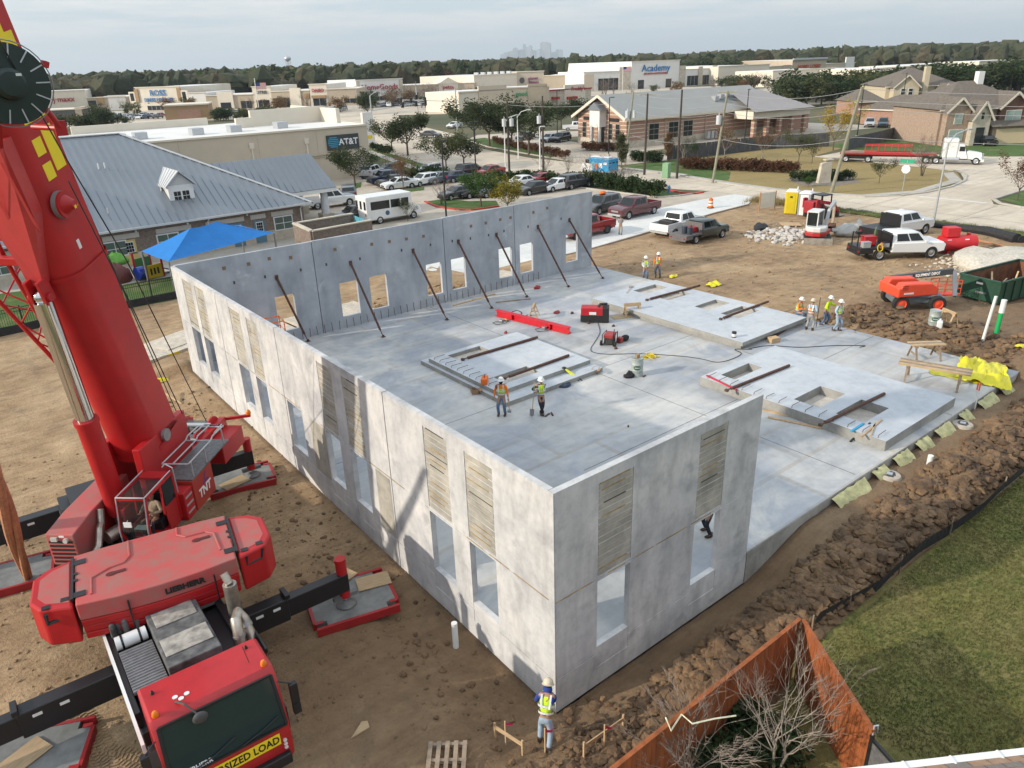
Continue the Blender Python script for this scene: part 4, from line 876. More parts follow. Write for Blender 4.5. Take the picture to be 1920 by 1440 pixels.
def side_outline(K,arch=True,dz=0.0,dx=0.0):
    top=K['top'];zb=K['zb'];x0,x1=top[0][0],top[-1][0];r=K['r']+.05
    pts=[]
    for x,z in top:pts.append((x+(dx if x<=x0+.03 else-dx if x>=x1-.01 else 0),max(zb+.1,z-dz)))
    bot=[(x1-.06-dx,zb+.08)]
    for wx in sorted(K['wx'],reverse=True):
        zc_=K['r']
        if wx+r>x1-.02 or wx-r<x0-.3:continue
        for i in range(9):
            a=math.pi*i/8;z=zc_+r*math.sin(a)
            bot.append((wx+r*math.cos(a),max(zb,z)))
    bot.append((x0+.05+dx,zb+.1))
    return pts+bot
def body_mesh(kind):
    K=KIND[kind];W=K['W'];b=MB();A=side_outline(K);Bq=side_outline(K,dz=.09,dx=.10);n=len(A);v=[]
    for y,P_ in ((-W/2,Bq),(-W/2+.10,A),(W/2-.10,A),(W/2,Bq)):v+=[(x,y,z) for x,z in P_]
    f=[tuple(range(n))[::-1],tuple(range(3*n,4*n))]+[(j*n+i,j*n+(i+1) % n,(j+1)*n+(i+1) % n,(j+1)*n+i) for j in range(3) for i in range(n)]
    b.add(v,f)
    if 'bed' in K:
        a,c_=K['bed']
        for s_ in (-1,1):b.bx(a,c_,*sorted((s_*(W/2-.12),s_*(W/2-.015))),.78,1.22)
        b.bx(a-.02,a+.06,-W/2+.03,W/2-.03,.6,1.2)
    me=b.mesh('body_'+kind);bm=bmesh.new();bm.from_mesh(me);bmesh.ops.recalc_face_normals(bm,faces=bm.faces);bmesh.ops.triangulate(bm,faces=[q for q in bm.faces if len(q.verts)>6]);bm.to_mesh(me);bm.free()
    me.shade_smooth();me.set_sharp_from_angle(angle=R(32));return me
def gh_pts(K):
    a0,a1,b0,b1,zr=K['gh'];W=K['W'];wb=W/2-.07;wr=W/2-.24
    zt=lambda x:next((z0+(z1-z0)*(x-x0)/(x1-x0) for (x0,z0),(x1,z1) in zip(K['top'],K['top'][1:]) if x0<=x<=x1),1.0)
    za,zc_=zt(a0)-.03,zt(a1)-.03
    return a0,a1,b0,b1,zr,wb,wr,za,zc_
def cabin_mesh(kind):
    a0,a1,b0,b1,zr,wb,wr,za,zc_=gh_pts(KIND[kind]);b=MB()
    ring=lambda x0,x1,w,z0,z1:[(x0,-w,z0),(x1,-w,z1),(x1,w,z1),(x0,w,z0)]
    v=ring(a0,a1,wb,za,zc_)+ring(b0+(a0-b0)*.12,b1+(a1-b1)*.12,wr+.03,zr-.06,zr-.06)+ring(b0+.08,b1-.08,wr-.06,zr,zr)
    b.add(v,[(0,1,5,4),(1,2,6,5),(2,3,7,6),(3,0,4,7),(4,5,9,8),(5,6,10,9),(6,7,11,10),(7,4,8,11),(8,9,10,11),(3,2,1,0)])
    return b.mesh('cabin_'+kind,True,50)
def glass_meshes(kind):
    a0,a1,b0,b1,zr,wb,wr,za,zc_=gh_pts(KIND[kind]);e=.012;out={}
    zt_=zr-.06;r0,r1=b0+(a0-b0)*.12,b1+(a1-b1)*.12;w2=wr+.03
    L3=lambda p,q,t:tuple(p[i]+(q[i]-p[i])*t for i in range(3))
    def quad(p00,p10,p11,p01,u0,u1,v0,v1,off):
        P_=lambda u,v:Vector(L3(L3(p00,p10,u),L3(p01,p11,u),v))+Vector(off)
        return [P_(u0,v0),P_(u1,v0),P_(u1,v1),P_(u0,v1)]
    out['windscreen']=MB().poly(quad((a1,-wb,zc_),(a1,wb,zc_),(r1,w2,zt_),(r1,-w2,zt_),.06,.94,.10,.97,(e,0,e))).mesh('windscreen')
    out['rear_window']=MB().poly(quad((a0,wb,za),(a0,-wb,za),(r0,-w2,zt_),(r0,w2,zt_),.08,.92,.25,.95,(-e,0,e))).mesh('rear_window')
    sp=[(.13,.50),(.54,.90)]
    for s_ in (-1,1):
        for k,(u0,u1) in enumerate(sp):
            q=quad((a0,s_*wb,za),(a1,s_*wb,zc_),(r1,s_*w2,zt_),(r0,s_*w2,zt_),u0,u1,.16,.93,(0,s_*e,0));out['side_window%d%d' % (s_,k)]=MB().poly(q if s_<0 else q[::-1]).mesh('side_window')
    return out
def wheel_meshes(r,w=.23):
    b=MB();b.lathe([(r*.62,-w/2),(r*.93,-w/2),(r,-w/2+.04),(r,w/2-.04),(r*.93,w/2),(r*.62,w/2)],18,Matrix.Rotation(R(90),4,'X'),False)
    c_=MB();c_.lathe([(r*.63,-.02),(r*.63,w/2-.03),(r*.5,w/2-.07),(r*.12,w/2-.02),(.01,w/2-.02)],12,Matrix.Rotation(R(90),4,'X'))
    return b.mesh('tyre',True,40),c_.mesh('rim',True,30)
def wheel(parent,x,y,r,s_,rim=None,w=.23):
    ty,ri=cached(('wheel',r,w),lambda:wheel_meshes(r,w))
    o=inst('wheel',ty,TYRE,parent,(x,y,r));o.rotation_euler=(0,0,0 if s_<0 else math.pi)
    inst('rim',ri,rim or RIMM,o);return o
def vehicle(kind,name,label,cat,color,loc,rz,group=None,rim=None,extra=None):
    K=KIND[kind];W=K['W'];col=PAINT[color]
    o=thing(name,label,cat,loc,rz,group)
    inst('body',cached(('body',kind),lambda:body_mesh(kind)),col,o);inst('cabin',cached(('cab',kind),lambda:cabin_mesh(kind)),col,o)
    for k,me in cached(('gl',kind),lambda:glass_meshes(kind)).items():inst(k.rstrip('-01'),me,GLASS,o)
    for wx in K['wx']:
        for s_ in (-1,1):wheel(o,wx,s_*(W/2-.115),K['r'],s_,rim)
    x1=K['top'][-1][0];x0=K['top'][0][0];zf=K['top'][-1][1]
    hl=cached(('hl',kind),lambda:MB().bx(-.1,.02,-.17,.17,-.07,.06).mesh('headlight'));tl=cached(('tl',kind),lambda:MB().bx(-.03,.09,-.12,.12,-.12,.12).mesh('tail_light'))
    for s_ in (-1,1):
        inst('headlight',hl,LAMPW,o,(x1-.035,s_*(W/2-.27),zf-.05))
        if kind !='flatbed':inst('tail_light',tl,LAMPR,o,(x0+.035,s_*(W/2-.2),K['top'][1][1]-.17+(.2 if kind=='pickup' else 0)))
        mi=cached('mirror',lambda:MB().bx(-.06,.06,-.09,.09,-.07,.07).mesh('wing_mirror'));inst('wing_mirror',mi,TRIMB if color in ('black','charcoal') else col,o,(K['gh'][1]-.25,s_*(W/2+.06),K['top'][3][1]+.08))
    gr=cached(('gr',kind),lambda:MB().bx(-.05,.02,-.45,.45,-.10,.07).mesh('grille'));inst('grille',gr,TRIMB if kind !='pickup' else STEEL,o,(x1-.005,0,zf-.14))
    bu=cached(('bu',kind),lambda:MB().bx(-.05,.05,-W/2+.12,W/2-.12,K['zb']-.02,K['zb']+.16).mesh('bumper'))
    for xb in (x0,x1):inst('bumper',bu,GALV if kind=='pickup' else TRIMB,o,(xb,0,0))
    if kind=='pickup':
        a,c_=K['bed'];inst('bed_liner',cached('bedl',lambda:MB().bx(a+.06,c_-.02,-W/2+.12,W/2-.12,.825,.85).mesh('bed_liner')),TRIMB,o)
    return o
# ---------------------------------------------------------------- people
def ik(a,c,l1,l2,bend):
    a,c=Vector(a),Vector(c);d=c-a;D=min(d.length,(l1+l2)*.995);d=d.normalized();x=(l1*l1-l2*l2+D*D)/(2*D);h=math.sqrt(max(0,l1*l1-x*x))
    bv=Vector(bend);bv=(bv-d*bv.dot(d));bv=bv.normalized() if bv.length>1e-4 else Vector((1,0,0))
    return a+d*x+bv*h,a+d*D
def skin(name,verts,edges,mat,parent,lvl=1,root=0):
    me=bpy.data.meshes.new(name);me.from_pydata([v[0] for v in verts],edges,[]);me.update()
    o=bpy.data.objects.new(name,me);COL.objects.link(o)
    m_=o.modifiers.new('skin','SKIN');m_.use_smooth_shade=True;m_.branch_smoothing=.4
    for i,v in enumerate(verts):
        r_=v[1];sv=me.skin_vertices[0].data[i];sv.radius=r_ if isinstance(r_,tuple) else (r_,r_);sv.use_root=(i==root)
    s_=o.modifiers.new('sub','SUBSURF');s_.levels=lvl;s_.render_levels=lvl
    dg=bpy.context.evaluated_depsgraph_get();nm=bpy.data.meshes.new_from_object(o.evaluated_get(dg));bpy.data.objects.remove(o);bpy.data.meshes.remove(me)
    return inst(name,nm,mat,parent)
SKIN=mk('skin',(.34,.19,.125),.6,0,.06,6);CLOTH={}
def cloth(n,c):
    if n not in CLOTH:CLOTH[n]=mk('cloth_'+n,c,.9,0,.18,9)
    return CLOTH[n]
for n_,c_ in dict(hivis=(.52,.72,.02),orange=(.85,.20,.02),jeans=(.10,.16,.25),paleblue=(.28,.36,.45),dark=(.02,.022,.03),grey=(.30,.29,.28),khaki=(.32,.26,.18),green=(.015,.06,.035),white=(.62,.62,.62),blue=(.02,.05,.25),lightblue=(.35,.48,.58)).items():cloth(n_,c_)
REFL=mk('reflective_strip',(.62,.64,.62),.35,.2,.05,8);BOOT=mk('work_boot',(.07,.045,.03),.8,0,.2,8);HAT=mk('hard_hat_white',(.78,.78,.76),.35,0,.03,5);HATT=mk('hard_hat_tan',(.55,.48,.36),.45,0,.1,5);HAIR=mk('dark_hair',(.012,.009,.007),.8,0,.2,20)
def person(label,loc,rz,shirt,trousers,vest=None,lean=0,lf=(.02,.13),rf=(-.02,-.13),lh=None,rh=None,sit=None,head=(0,0),hat=HAT,group='construction workers',look=None,knee=None,beard=False,twist=0):
    # x forward, y to the left; feet and hands are given as targets
    o=thing('person',label,'person',loc,rz,group)
    hz=.90 if sit is None else sit
    pel=Vector((0,0,hz));ln=R(lean);up=Vector((math.sin(ln),0,math.cos(ln)));fwv=Vector((math.cos(ln),0,-math.sin(ln)))
    at=lambda h,f=0,s=0:pel+up*h+fwv*f+Vector((0,s,0))
    waist,chest,neck=at(.14),at(.36),at(.56);hd=at(.70,.02+head[0]);htop=at(.82,.015+head[0])
    shL,shR=at(.50,0,.18),at(.50,0,-.18);hipL,hipR=pel+Vector((0,.09,-.03)),pel+Vector((0,-.09,-.03))
    fL=Vector((lf[0],lf[1],lf[2] if len(lf)>2 else .09));fR=Vector((rf[0],rf[1],rf[2] if len(rf)>2 else .09))
    kL,fL=ik(hipL,fL,.43,.42,(1,.15,.2) if knee is None else knee);kR,fR=ik(hipR,fR,.43,.42,(1,-.15,.2) if knee is None else knee)
    hL=Vector(lh) if lh else at(.0,.06,.29);hR=Vector(rh) if rh else at(.0,.06,-.29)
    eL,hL=ik(shL,hL,.29,.27,(-.6,.5,-.5));eR,hR=ik(shR,hR,.29,.27,(-.6,-.5,-.5))
    V=[(pel,(.13,.15)),(waist,(.105,.135)),(chest,(.12,.16)),(neck-up*.05,(.07,.08)),(neck,.052),(hd-up*.05+fwv*.01,(.078,.07)),(hd+up*.02,(.098,.078)),(htop,(.075,.062))]
    E=[(0,1),(1,2),(2,3),(3,4),(4,5),(5,6),(6,7)]
    def chain(start,pts):
        k=start
        for p,r_ in pts:V.append((p,r_));E.append((k,len(V)-1));k=len(V)-1
        return k
    ends=[]
    for sh,e,h,s_ in ((shL,eL,hL,1),(shR,eR,hR,-1)):
        d=(h-e).normalized();k=chain(3,[(sh,.062),(e,.042),(h,.028),(h+d*.07,(.022,.036))]);side=d.cross(Vector((0,0,1)));side=side.normalized() if side.length>.1 else Vector((0,1,0));dn=d.cross(side)
        for q,(off,ln_) in enumerate(((-.030,.062),(-.010,.075),(.011,.07),(.030,.055))):
            b0=h+d*.095+side*off;chain(k,[(b0+d*ln_*.5,.0085),(b0+d*ln_+dn*.028*s_,.0075)])
        chain(k-0,[(h+d*.05+side*.055,.010),(h+d*.085+side*.062+dn*.02,.009)])
    for hp,kn,ft in ((hipL,kL,fL),(hipR,kR,fR)):chain(0,[(hp,.095),(kn,.062),(ft,.042),(ft+Vector((.11,0,-.045)),(.03,.042))])
    chain(6,[(hd+fwv*.105-up*.005,.016)]);chain(6,[(hd+Vector((0,.085,0)),.018)]);chain(6,[(hd-Vector((0,.085,0)),.018)])
    skin('body',V,E,SKIN,o)
    # clothes follow the same bones
    V=[(pel+up*.02,(.150,.172)),(waist,(.122,.152)),(chest,(.14,.18)),(neck-up*.03,(.085,.09))];E=[(0,1),(1,2),(2,3)]
    chain(2,[(shL,.078),(eL,.058),(hL-(hL-eL).normalized()*.03,.042)]);chain(2,[(shR,.078),(eR,.058),(hR-(hR-eR).normalized()*.03,.042)])
    skin('shirt',V,E,CLOTH[shirt],o)
    V=[(pel+up*.05,(.150,.165)),(pel-up*.04,(.14,.165))];E=[(0,1)]
    chain(1,[(hipL-Vector((0,0,.08)),.105),(kL,.078),(fL+Vector((0,0,.0)),.062)]);chain(1,[(hipR-Vector((0,0,.08)),.105),(kR,.078),(fR,.062)])
    skin('trousers',V,E,CLOTH[trousers],o)
    for ft in (fL,fR):
        b=MB();b.ball(ft+Vector((.05,0,-.04)),(.15,.055,.052),10,6);b.cyl(ft+Vector((-.02,0,-.03)),ft+Vector((-.02,0,.09)),.058,.06,9);b.build('boot',BOOT,o,True)
    if vest:
        V=[(pel+up*.06,(.165,.188)),(waist,(.138,.166)),(chest,(.155,.192)),(neck-up*.07,(.095,.115))];E=[(0,1),(1,2),(2,3)];chain(2,[(shL-Vector((0,.03,0)),.088)]);chain(2,[(shR+Vector((0,.03,0)),.088)])
        ve=skin('safety_vest',V,E,CLOTH[vest],o)
        Mt=frame(at(.0),fwv,(0,1,0))
        for h in (.10,.26):
            b=MB();n=16;ra,rb=(.158,.185) if h<.2 else (.172,.205)
            b.add([tuple(Mt @ Vector((ra*math.cos(2*math.pi*i/n),rb*math.sin(2*math.pi*i/n),h+z))) for z in (0,.05) for i in range(n)],[(i,(i+1) % n,n+(i+1) % n,n+i) for i in range(n)]);b.build('reflective_band',REFL,o)
        for s_ in (-1,1):
            b=MB();b.bar(Mt @ Vector((.172,s_*.095,.24)),Mt @ Vector((.10,s_*.11,.55)),.045,.01);b.bar(Mt @ Vector((-.172,s_*.095,.24)),Mt @ Vector((-.10,s_*.11,.55)),.045,.01);b.build('reflective_brace',REFL,o)
    Mh=frame(hd+up*.05,fwv,(0,1,0))
    if hat:
        b=MB(Mh);b.lathe([(.150,-.008),(.152,.0),(.122,.012),(.120,.05),(.10,.105),(.055,.138),(.01,.147)],18);b.lathe([(.02,0),(.05,-.004),(.05,.004),(.02,.006)],8,Matrix.Translation((.14,0,-.004)));b.build('hard_hat',hat,o,True,ang=60)
    b=MB(Mh);b.ball((-.012,0,-.005),(.105,.086,.085),12,8);b.build('hair',HAIR,o,True)
    for s_ in (-1,1):b=MB(Mh);b.ball((.088,s_*.034,-.035),(.012,.014,.010),6,5);b.build('eye',INK,o,True)
    b=MB(Mh);b.box((.088,0,-.105),(.012,.05,.012));b.build('mouth',mk('lips',(.22,.085,.07),.6,0,0),o)
    if beard:b=MB(Mh);b.ball((.02,0,-.10),(.09,.08,.085),10,7);b.build('face_covering',cloth('black',(.008,.008,.009)),o,True)
    return o
# ---------------------------------------------------------------- trees
BARK=mk('bark',(.11,.085,.065),.95,0,.35,6,bump=.5,bs=14);BARKP=mk('pale_bark',(.30,.26,.215),.9,0,.25,5)
def leafmat(n,a,b_,c_):
    m,t,bs=newmat('leaves_'+n,.75);P0=pos(t,obj=True)
    col=ramp(t,noiz(t,P0,1.1,4,.65),[(.32,a),(.5,b_),(.7,c_)]);col=mix(t,.6,col,ramp(t,noiz(t,P0,7,3,.7),[(.3,.45),(.5,1),(.7,1.6)]),'MULTIPLY')
    t.links.new(col,bs.inputs['Base Color']);bs.inputs['Specular IOR Level'].default_value=.25
    # thin leaves let some light through
    tr=t.nodes.new('ShaderNodeBsdfTranslucent');t.links.new(col,tr.inputs[0]);mx=t.nodes.new('ShaderNodeMixShader');mx.inputs[0].default_value=.25
    t.links.new(bs.outputs[0],mx.inputs[1]);t.links.new(tr.outputs[0],mx.inputs[2]);t.links.new(mx.outputs[0],t.nodes['Material Output'].inputs[0]);return m
LV=dict(oak=leafmat('oak',(.018,.030,.012),(.040,.058,.022),(.075,.095,.035)),olive=leafmat('olive',(.035,.048,.018),(.075,.085,.032),(.12,.13,.05)),yellow=leafmat('yellow',(.10,.11,.012),(.22,.19,.02),(.34,.27,.03)),fresh=leafmat('fresh',(.02,.055,.010),(.045,.10,.018),(.09,.15,.03)),
          brown=leafmat('brown',(.09,.05,.025),(.16,.095,.045),(.22,.14,.07)),hedge=leafmat('hedge',(.012,.025,.010),(.028,.050,.016),(.055,.085,.025)),rusty=leafmat('rusty',(.06,.030,.018),(.12,.055,.03),(.16,.085,.045)),gold=leafmat('gold',(.20,.13,.01),(.36,.24,.02),(.48,.34,.04)))
def branches(b,h,spread,n,rg,r0_,forks=2,twigs=0,low=.35,curve=.15):
    tips=[]
    def limb(p,d,l,r_,depth):
        pts=[p];q=Vector(p);dd=Vector(d)
        for i in range(4):
            dd=(dd+Vector((rg.uniform(-1,1),rg.uniform(-1,1),rg.uniform(-.3,.8)))*curve).normalized();q=q+dd*l/4;pts.append(Vector(q))
        b.tube(pts,[r_*(1-.16*i) for i in range(5)],5 if depth else 7)
        tips.append(pts[-1]);tips.append(pts[2])
        if depth<forks:
            for k in range(rg.choice((2,3))):
                a=rg.uniform(0,6.28);nd=(dd+Vector((math.cos(a),math.sin(a),rg.uniform(-.1,.5)))*.65).normalized();limb(pts[rg.choice((2,3,4))],nd,l*rg.uniform(.5,.75),r_*.5,depth+1)
    b.tube([(0,0,-.1),(rg.uniform(-.06,.06),0,h*low*.5),(0,rg.uniform(-.06,.06),h*low)],[r0_*1.25,r0_,r0_*.85],8)
    for k in range(n):
        a=6.28*k/n+rg.uniform(-.4,.4);el=rg.uniform(.5,1.2);limb(Vector((0,0,h*low*rg.uniform(.75,1))),Vector((math.cos(a)*spread,math.sin(a)*spread,el)).normalized(),h*(1-low)*rg.uniform(.55,.8),r0_*.55,0)
    return tips
def leafcloud(b,cs,n,rad,size,rg,flat=.7):
    for i in range(n):
        c_=rg.choice(cs);
        while True:
            p=Vector((rg.uniform(-1,1),rg.uniform(-1,1),rg.uniform(-1,1)))
            if p.length<1:break
        q=Vector(c_)+Vector((p.x*rad,p.y*rad,p.z*rad*flat));s_=size*rg.uniform(.6,1.3)
        u=Vector((rg.uniform(-1,1),rg.uniform(-1,1),rg.uniform(-.5,.5))).normalized()*s_;v=u.orthogonal();v.rotate(Matrix.Rotation(rg.uniform(0,6.28),3,u));v=v.normalized()*s_*.7
        b.add([q-u,q+v*.6,q+u,q-v*.6],[(0,1,2,3)])
TREE={}
def tree_meshes(kind,k):
    key=(kind,k)
    if key in TREE:return TREE[key]
    rg=random.Random(hash(kind) % 1000+17*k if False else sum(map(ord,kind))+17*k)
    w=MB();l=MB()
    if kind=='oak':# live oak on a clear trunk, nominal 6 m
        tips=branches(w,6,.85,6,rg,.13,2,low=.36);cs=[t_ for t_ in tips if t_.z>2.3];leafcloud(l,cs,4600,.95,.17,rg,.7)
    elif kind=='round':# dense bushy crown almost to the ground
        tips=branches(w,5,.9,7,rg,.12,2,low=.22);leafcloud(l,tips,5200,.9,.17,rg,.85)
    elif kind=='bare':# winter crape myrtle with a haze of twigs
        for s_ in range(4):
            a=6.28*s_/4+rg.uniform(-.3,.3);w2=MB();branches(w2,4.2,.6,4,rg,.05,3,low=.3,curve=.2);Mt=Matrix.Translation((.1*math.cos(a),.1*math.sin(a),0)) @ Matrix.Rotation(.16,4,Vector((-math.sin(a),math.cos(a),0)));w.add(w2.v,w2.f,Mt)
        cs=[Vector(v) for v in w.v if v[2]>2.2];
        for i in range(900):
            c_=rg.choice(cs);d=Vector((c_.x*.5+rg.uniform(-.6,.6),c_.y*.5+rg.uniform(-.6,.6),rg.uniform(.3,1))).normalized()*rg.uniform(.25,.6);u=d.orthogonal().normalized()*.011
            l.add([c_-u,c_+u,c_+d],[(0,1,2)])
    elif kind=='thin':# young tree with sparse foliage
        tips=branches(w,5,.55,5,rg,.07,2,low=.3);leafcloud(l,[t_ for t_ in tips if t_.z>1.8],2000,.6,.12,rg,.9)
    elif kind=='bradford':# upright oval crown
        tips=branches(w,5,.3,6,rg,.08,2,low=.2);cs=[Vector((rg.uniform(-.5,.5)*(1-abs(z-2.9)/2.6)*1.6,rg.uniform(-.5,.5)*(1-abs(z-2.9)/2.6)*1.6,z)) for z in [rg.uniform(1.1,4.9) for _ in range(60)]];leafcloud(l,cs,3000,.45,.13,rg,1)
    elif kind=='shrub':
        cs=[Vector((rg.uniform(-.35,.35),rg.uniform(-.35,.35),rg.uniform(.25,.7))) for _ in range(14)];leafcloud(l,cs,900,.34,.085,rg,.85);w.tube([(0,0,0),(.05,0,.5)],.03)
    elif kind=='wide':# far tree, few big leaves
        cs=[Vector((rg.gauss(0,1.5),rg.gauss(0,1.5),4+rg.gauss(0,1.3))) for _ in range(26)];leafcloud(l,cs,900,1.15,.36,rg,.8);w.tube([(0,0,0),(0,0,3.5)],[.25,.15],6)
    elif kind=='pine':
        cs=[Vector((rg.gauss(0,1)*(.5+.9*(1-t_)),rg.gauss(0,1)*(.5+.9*(1-t_)),4+6*t_)) for t_ in [rg.random() for _ in range(26)]];leafcloud(l,cs,800,1.0,.38,rg,.7);w.tube([(0,0,0),(0,0,8)],[.25,.1],6)
    wm=w.mesh('trunk',True);lm=l.mesh('crown')
    TREE[key]=(wm,lm);return TREE[key]
def tree(name,label,kind,k,loc,s=1,leaf='oak',bark=None,rz=None,group=None,cat='tree'):
    wm,lm=tree_meshes(kind,k);o=thing(name,label,cat,(loc[0],loc[1],loc[2] if len(loc)>2 else 0),rnd.uniform(0,6.28) if rz is None else rz,group)
    o.scale=s if isinstance(s,tuple) else (s,s,s)
    inst('trunk',wm,bark or BARK,o);inst('twigs' if kind=='bare' else 'crown',lm,(mk('winter_twigs',(.20,.16,.13),.95,0,.2,3) if leaf=='twig' else LV[leaf]),o)
    return o
# ---------------------------------------------------------------- people on the site
ON=lambda p,dz=0:(p[0],p[1],site_z(p[0],p[1])+dz)
TOCAM=lambda p:math.atan2(CAMPOS.y-p[1],CAMPOS.x-p[0])
def facing(p,deg):return TOCAM(p)+R(deg)
def stick(parent,name,a,c_,r_,mat,n=6):return MB().cyl(a,c_,r_,n=n).build(name,mat,parent,True)
q=(8.3,12.69,0.67)
w1_=person('worker with orange sleeves and black face covering standing with a hammer beside the middle panel',q,facing(q,-12),'orange','jeans','hivis',0,(.02,.13),(.06,-.15),lh=(.08,.30,.86),rh=(.05,-.31,.88),beard=True)
t_=thing('sledgehammer','long handled hammer held upside down by the worker in orange sleeves','hammer',q,facing(q,-12));stick(t_,'handle',(.12,.34,.3),(.10,.30,1.05),.017,WOOD);MB().box((.12,.34,.26),(.12,.16,.11)).build('hammer_head',STEEL,t_)
q=(9.57,11.59,0.67)
person('worker in green sleeves and yellow vest leaning on a shovel with crossed legs',q,facing(q,8),'green','dark','hivis',4,(.02,-.02),(.06,.06),lh=(.18,-.20,1.17),rh=(.22,-.28,1.27))
t_=thing('shovel','shovel standing upright under the hands of the worker in green sleeves','shovel',q,facing(q,8));stick(t_,'handle',(.16,-.40,.36),(.26,-.30,1.62),.018,WOOD);MB().add([(.10,-.50,.36),(.20,-.32,.36),(.19,-.36,.06),(.14,-.44,.0),(.09,-.52,.06),(.16,-.41,.37)],[(0,5,1,2,3,4)]).build('blade',STEEL,t_)
q=(29.24,23.37,0.35);person('worker in white sleeves and yellow vest standing in the trench beyond the slab',ON(q,-.1),facing(q,10),'white','jeans','hivis',4,lh=(.22,.08,1.0),rh=(.22,-.06,1.02))
q=(30.27,23.11,0.35);person('worker with orange sleeves standing in the dirt beyond the slab, hands low',ON(q),facing(q,-15),'orange','jeans','hivis',2,(.02,.17),(.05,-.14),lh=(.2,.16,.92))
q=(28.3,11.12,0.67);person('worker with orange sleeves sitting on the edge of the long panel stack',(q[0],q[1],.67),facing(q,60),'orange','jeans','hivis',10,(.42,.12),(.44,-.10),lh=(.38,.1,.72),rh=(.38,-.08,.74),sit=.52)
q=(27.26,9.72,0.67);person('worker in orange vest and grey trousers seen from behind holding out a hand',(q[0],q[1],.67),facing(q,158),'lightblue','grey','orange',3,(.0,.18),(.02,-.16),lh=(.42,.28,1.05),rh=(.2,-.22,1.0),hat=HATT)
q=(28.65,9.65,0.6);person('worker in a plain yellow shirt leaning forward with one hand on a level',ON(q,.1),facing(q,70),'hivis','jeans',None,12,(.05,.16),(-.15,-.12),lh=(.40,.30,1.2),rh=(.22,-.18,.86))
t_=thing('spirit_level','long black level standing upright between the workers at the slab edge','level',(27.91,9.7,0.67),.4);MB().box((0,0,.85),(.06,.03,1.65),M=Matrix.Rotation(.12,4,'Y')).build('level_bar',BLACK,t_)
q=(28.2,8.68,0.67);person('worker with pale blue sleeves standing on the slab edge, rightmost of the group',(q[0],q[1],.67),facing(q,62),'lightblue','paleblue','hivis',2,(.08,.12),(-.12,-.12),rh=(.12,-.24,.92))
q=(39.9,35.87,0.05);person('man in a grey hooded jacket and khaki trousers walking on the new driveway beside the red pickup',(q[0],q[1],.06),facing(q,5),'grey','khaki',None,3,(.1,.09),(-.08,-.1),lh=(.22,.06,1.02),rh=(.22,-.05,1.0),hat=None)
q=(-0.95,-0.72,-0.2)
wc=person('worker in a blue hood bending towards the near corner of the building',ON(q),R(38),'blue','paleblue','hivis',26,(.05,.16),(-.22,-.1),lh=(.52,.20,1.02),rh=(.54,.02,1.05),hat=HATT,head=(.02,0))
MB().ball((.31,0,1.44),(.10,.115,.12),12,8).build('hood',CLOTH['blue'],wc,True)
t_=thing('power_drill','red and black cordless tool in the hands of the worker at the corner','drill',ON(q),R(38));MB().bx(.52,.80,.06,.14,1.04,1.12).bx(.54,.62,.07,.13,.90,1.05).build('tool_body',BLACK,t_,bev=.01);stick(t_,'bit',(.8,.1,1.08),(1.02,.12,1.06),.012,STEEL)
person('worker in dark trousers standing inside the building behind the right opening of the front wall',(7.74,1.36,0.67),R(150),'hivis','dark',None,0,(.02,.2),(0,-.2),lh=(.1,.26,1.2),rh=(.1,-.26,1.2))
qo=MS @ Vector((1.08,-1.75,2.18));qo=crane.matrix_world @ qo if False else (Matrix.Translation((CX,CY,0)) @ Matrix.Rotation(R(-2),4,'Z') @ qo)
person('crane operator in a tan shirt seated in the red glazed cab',(qo.x,qo.y,qo.z-.05),SRZ+R(-90)-R(2),'khaki','dark',None,-6,(.45,.12),(.45,-.12),lh=(.32,.2,.75),rh=(.32,-.2,.75),sit=.42,hat=None)
# ---------------------------------------------------------------- things on the slab
sm=lambda o,n,b,m,**k:b.build(n,m,o,**k)
t_=thing('spreader_beam','long red steel spreader beam lying on the slab','beam',(16.55,23.72,0.67),math.atan2((18.75,19.71)[1]-(17.79,25.36)[1],(18.75,19.71)[0]-(17.79,25.36)[0]))
BR=mk('beam_red',(.55,.006,.02),.4,0,.1,2,coat=.2);Lb=(Vector((17.47,18.33,0.67))-Vector((16.55,23.72,0.67))).length
sm(t_,'beam_profile',MB().bx(0,Lb,-.17,.17,.02,.05).bx(0,Lb,-.17,.17,.35,.38).bx(0,Lb,-.02,.02,.05,.35),BR)
for x in (1.3,Lb-1.3):sm(t_,'stiffener',MB().bx(x-.02,x+.02,-.16,.16,.05,.35),BR)
def hook(px,rz,label):
    o=thing('hook_block',label,'hook',px,rz)
    MB().tube([(0,0,.05),(.18,.10,.06),(.34,.06,.06),(.36,-.10,.06),(.20,-.16,.06)],.05,8).build('hook_ring',mk('hook_yellow',(.55,.38,.12),.5,.1,.2,5),o,True);MB().bx(-.16,.04,-.12,.12,.01,.16).build('shackle',STEEL,o,bev=.02);MB().tube([(-.1,.1,.1),(-.5,.3,.06),(-.7,-.1,.06),(-.2,-.4,.05),(.3,-.3,.05),(.1,.0,.1)],.018,5).build('wire_sling',ROPE,o,True)
hook((16.02,22.57,0.67),.3,'yellow lifting hook with a wire sling at the left end of the spreader beam');hook((17.02,19.88,0.67),.1,'yellow lifting hook with a wire sling at the right end of the spreader beam')
b=MB();pts=[Vector(G(*p_,.69)) if False else None for p_ in ()]
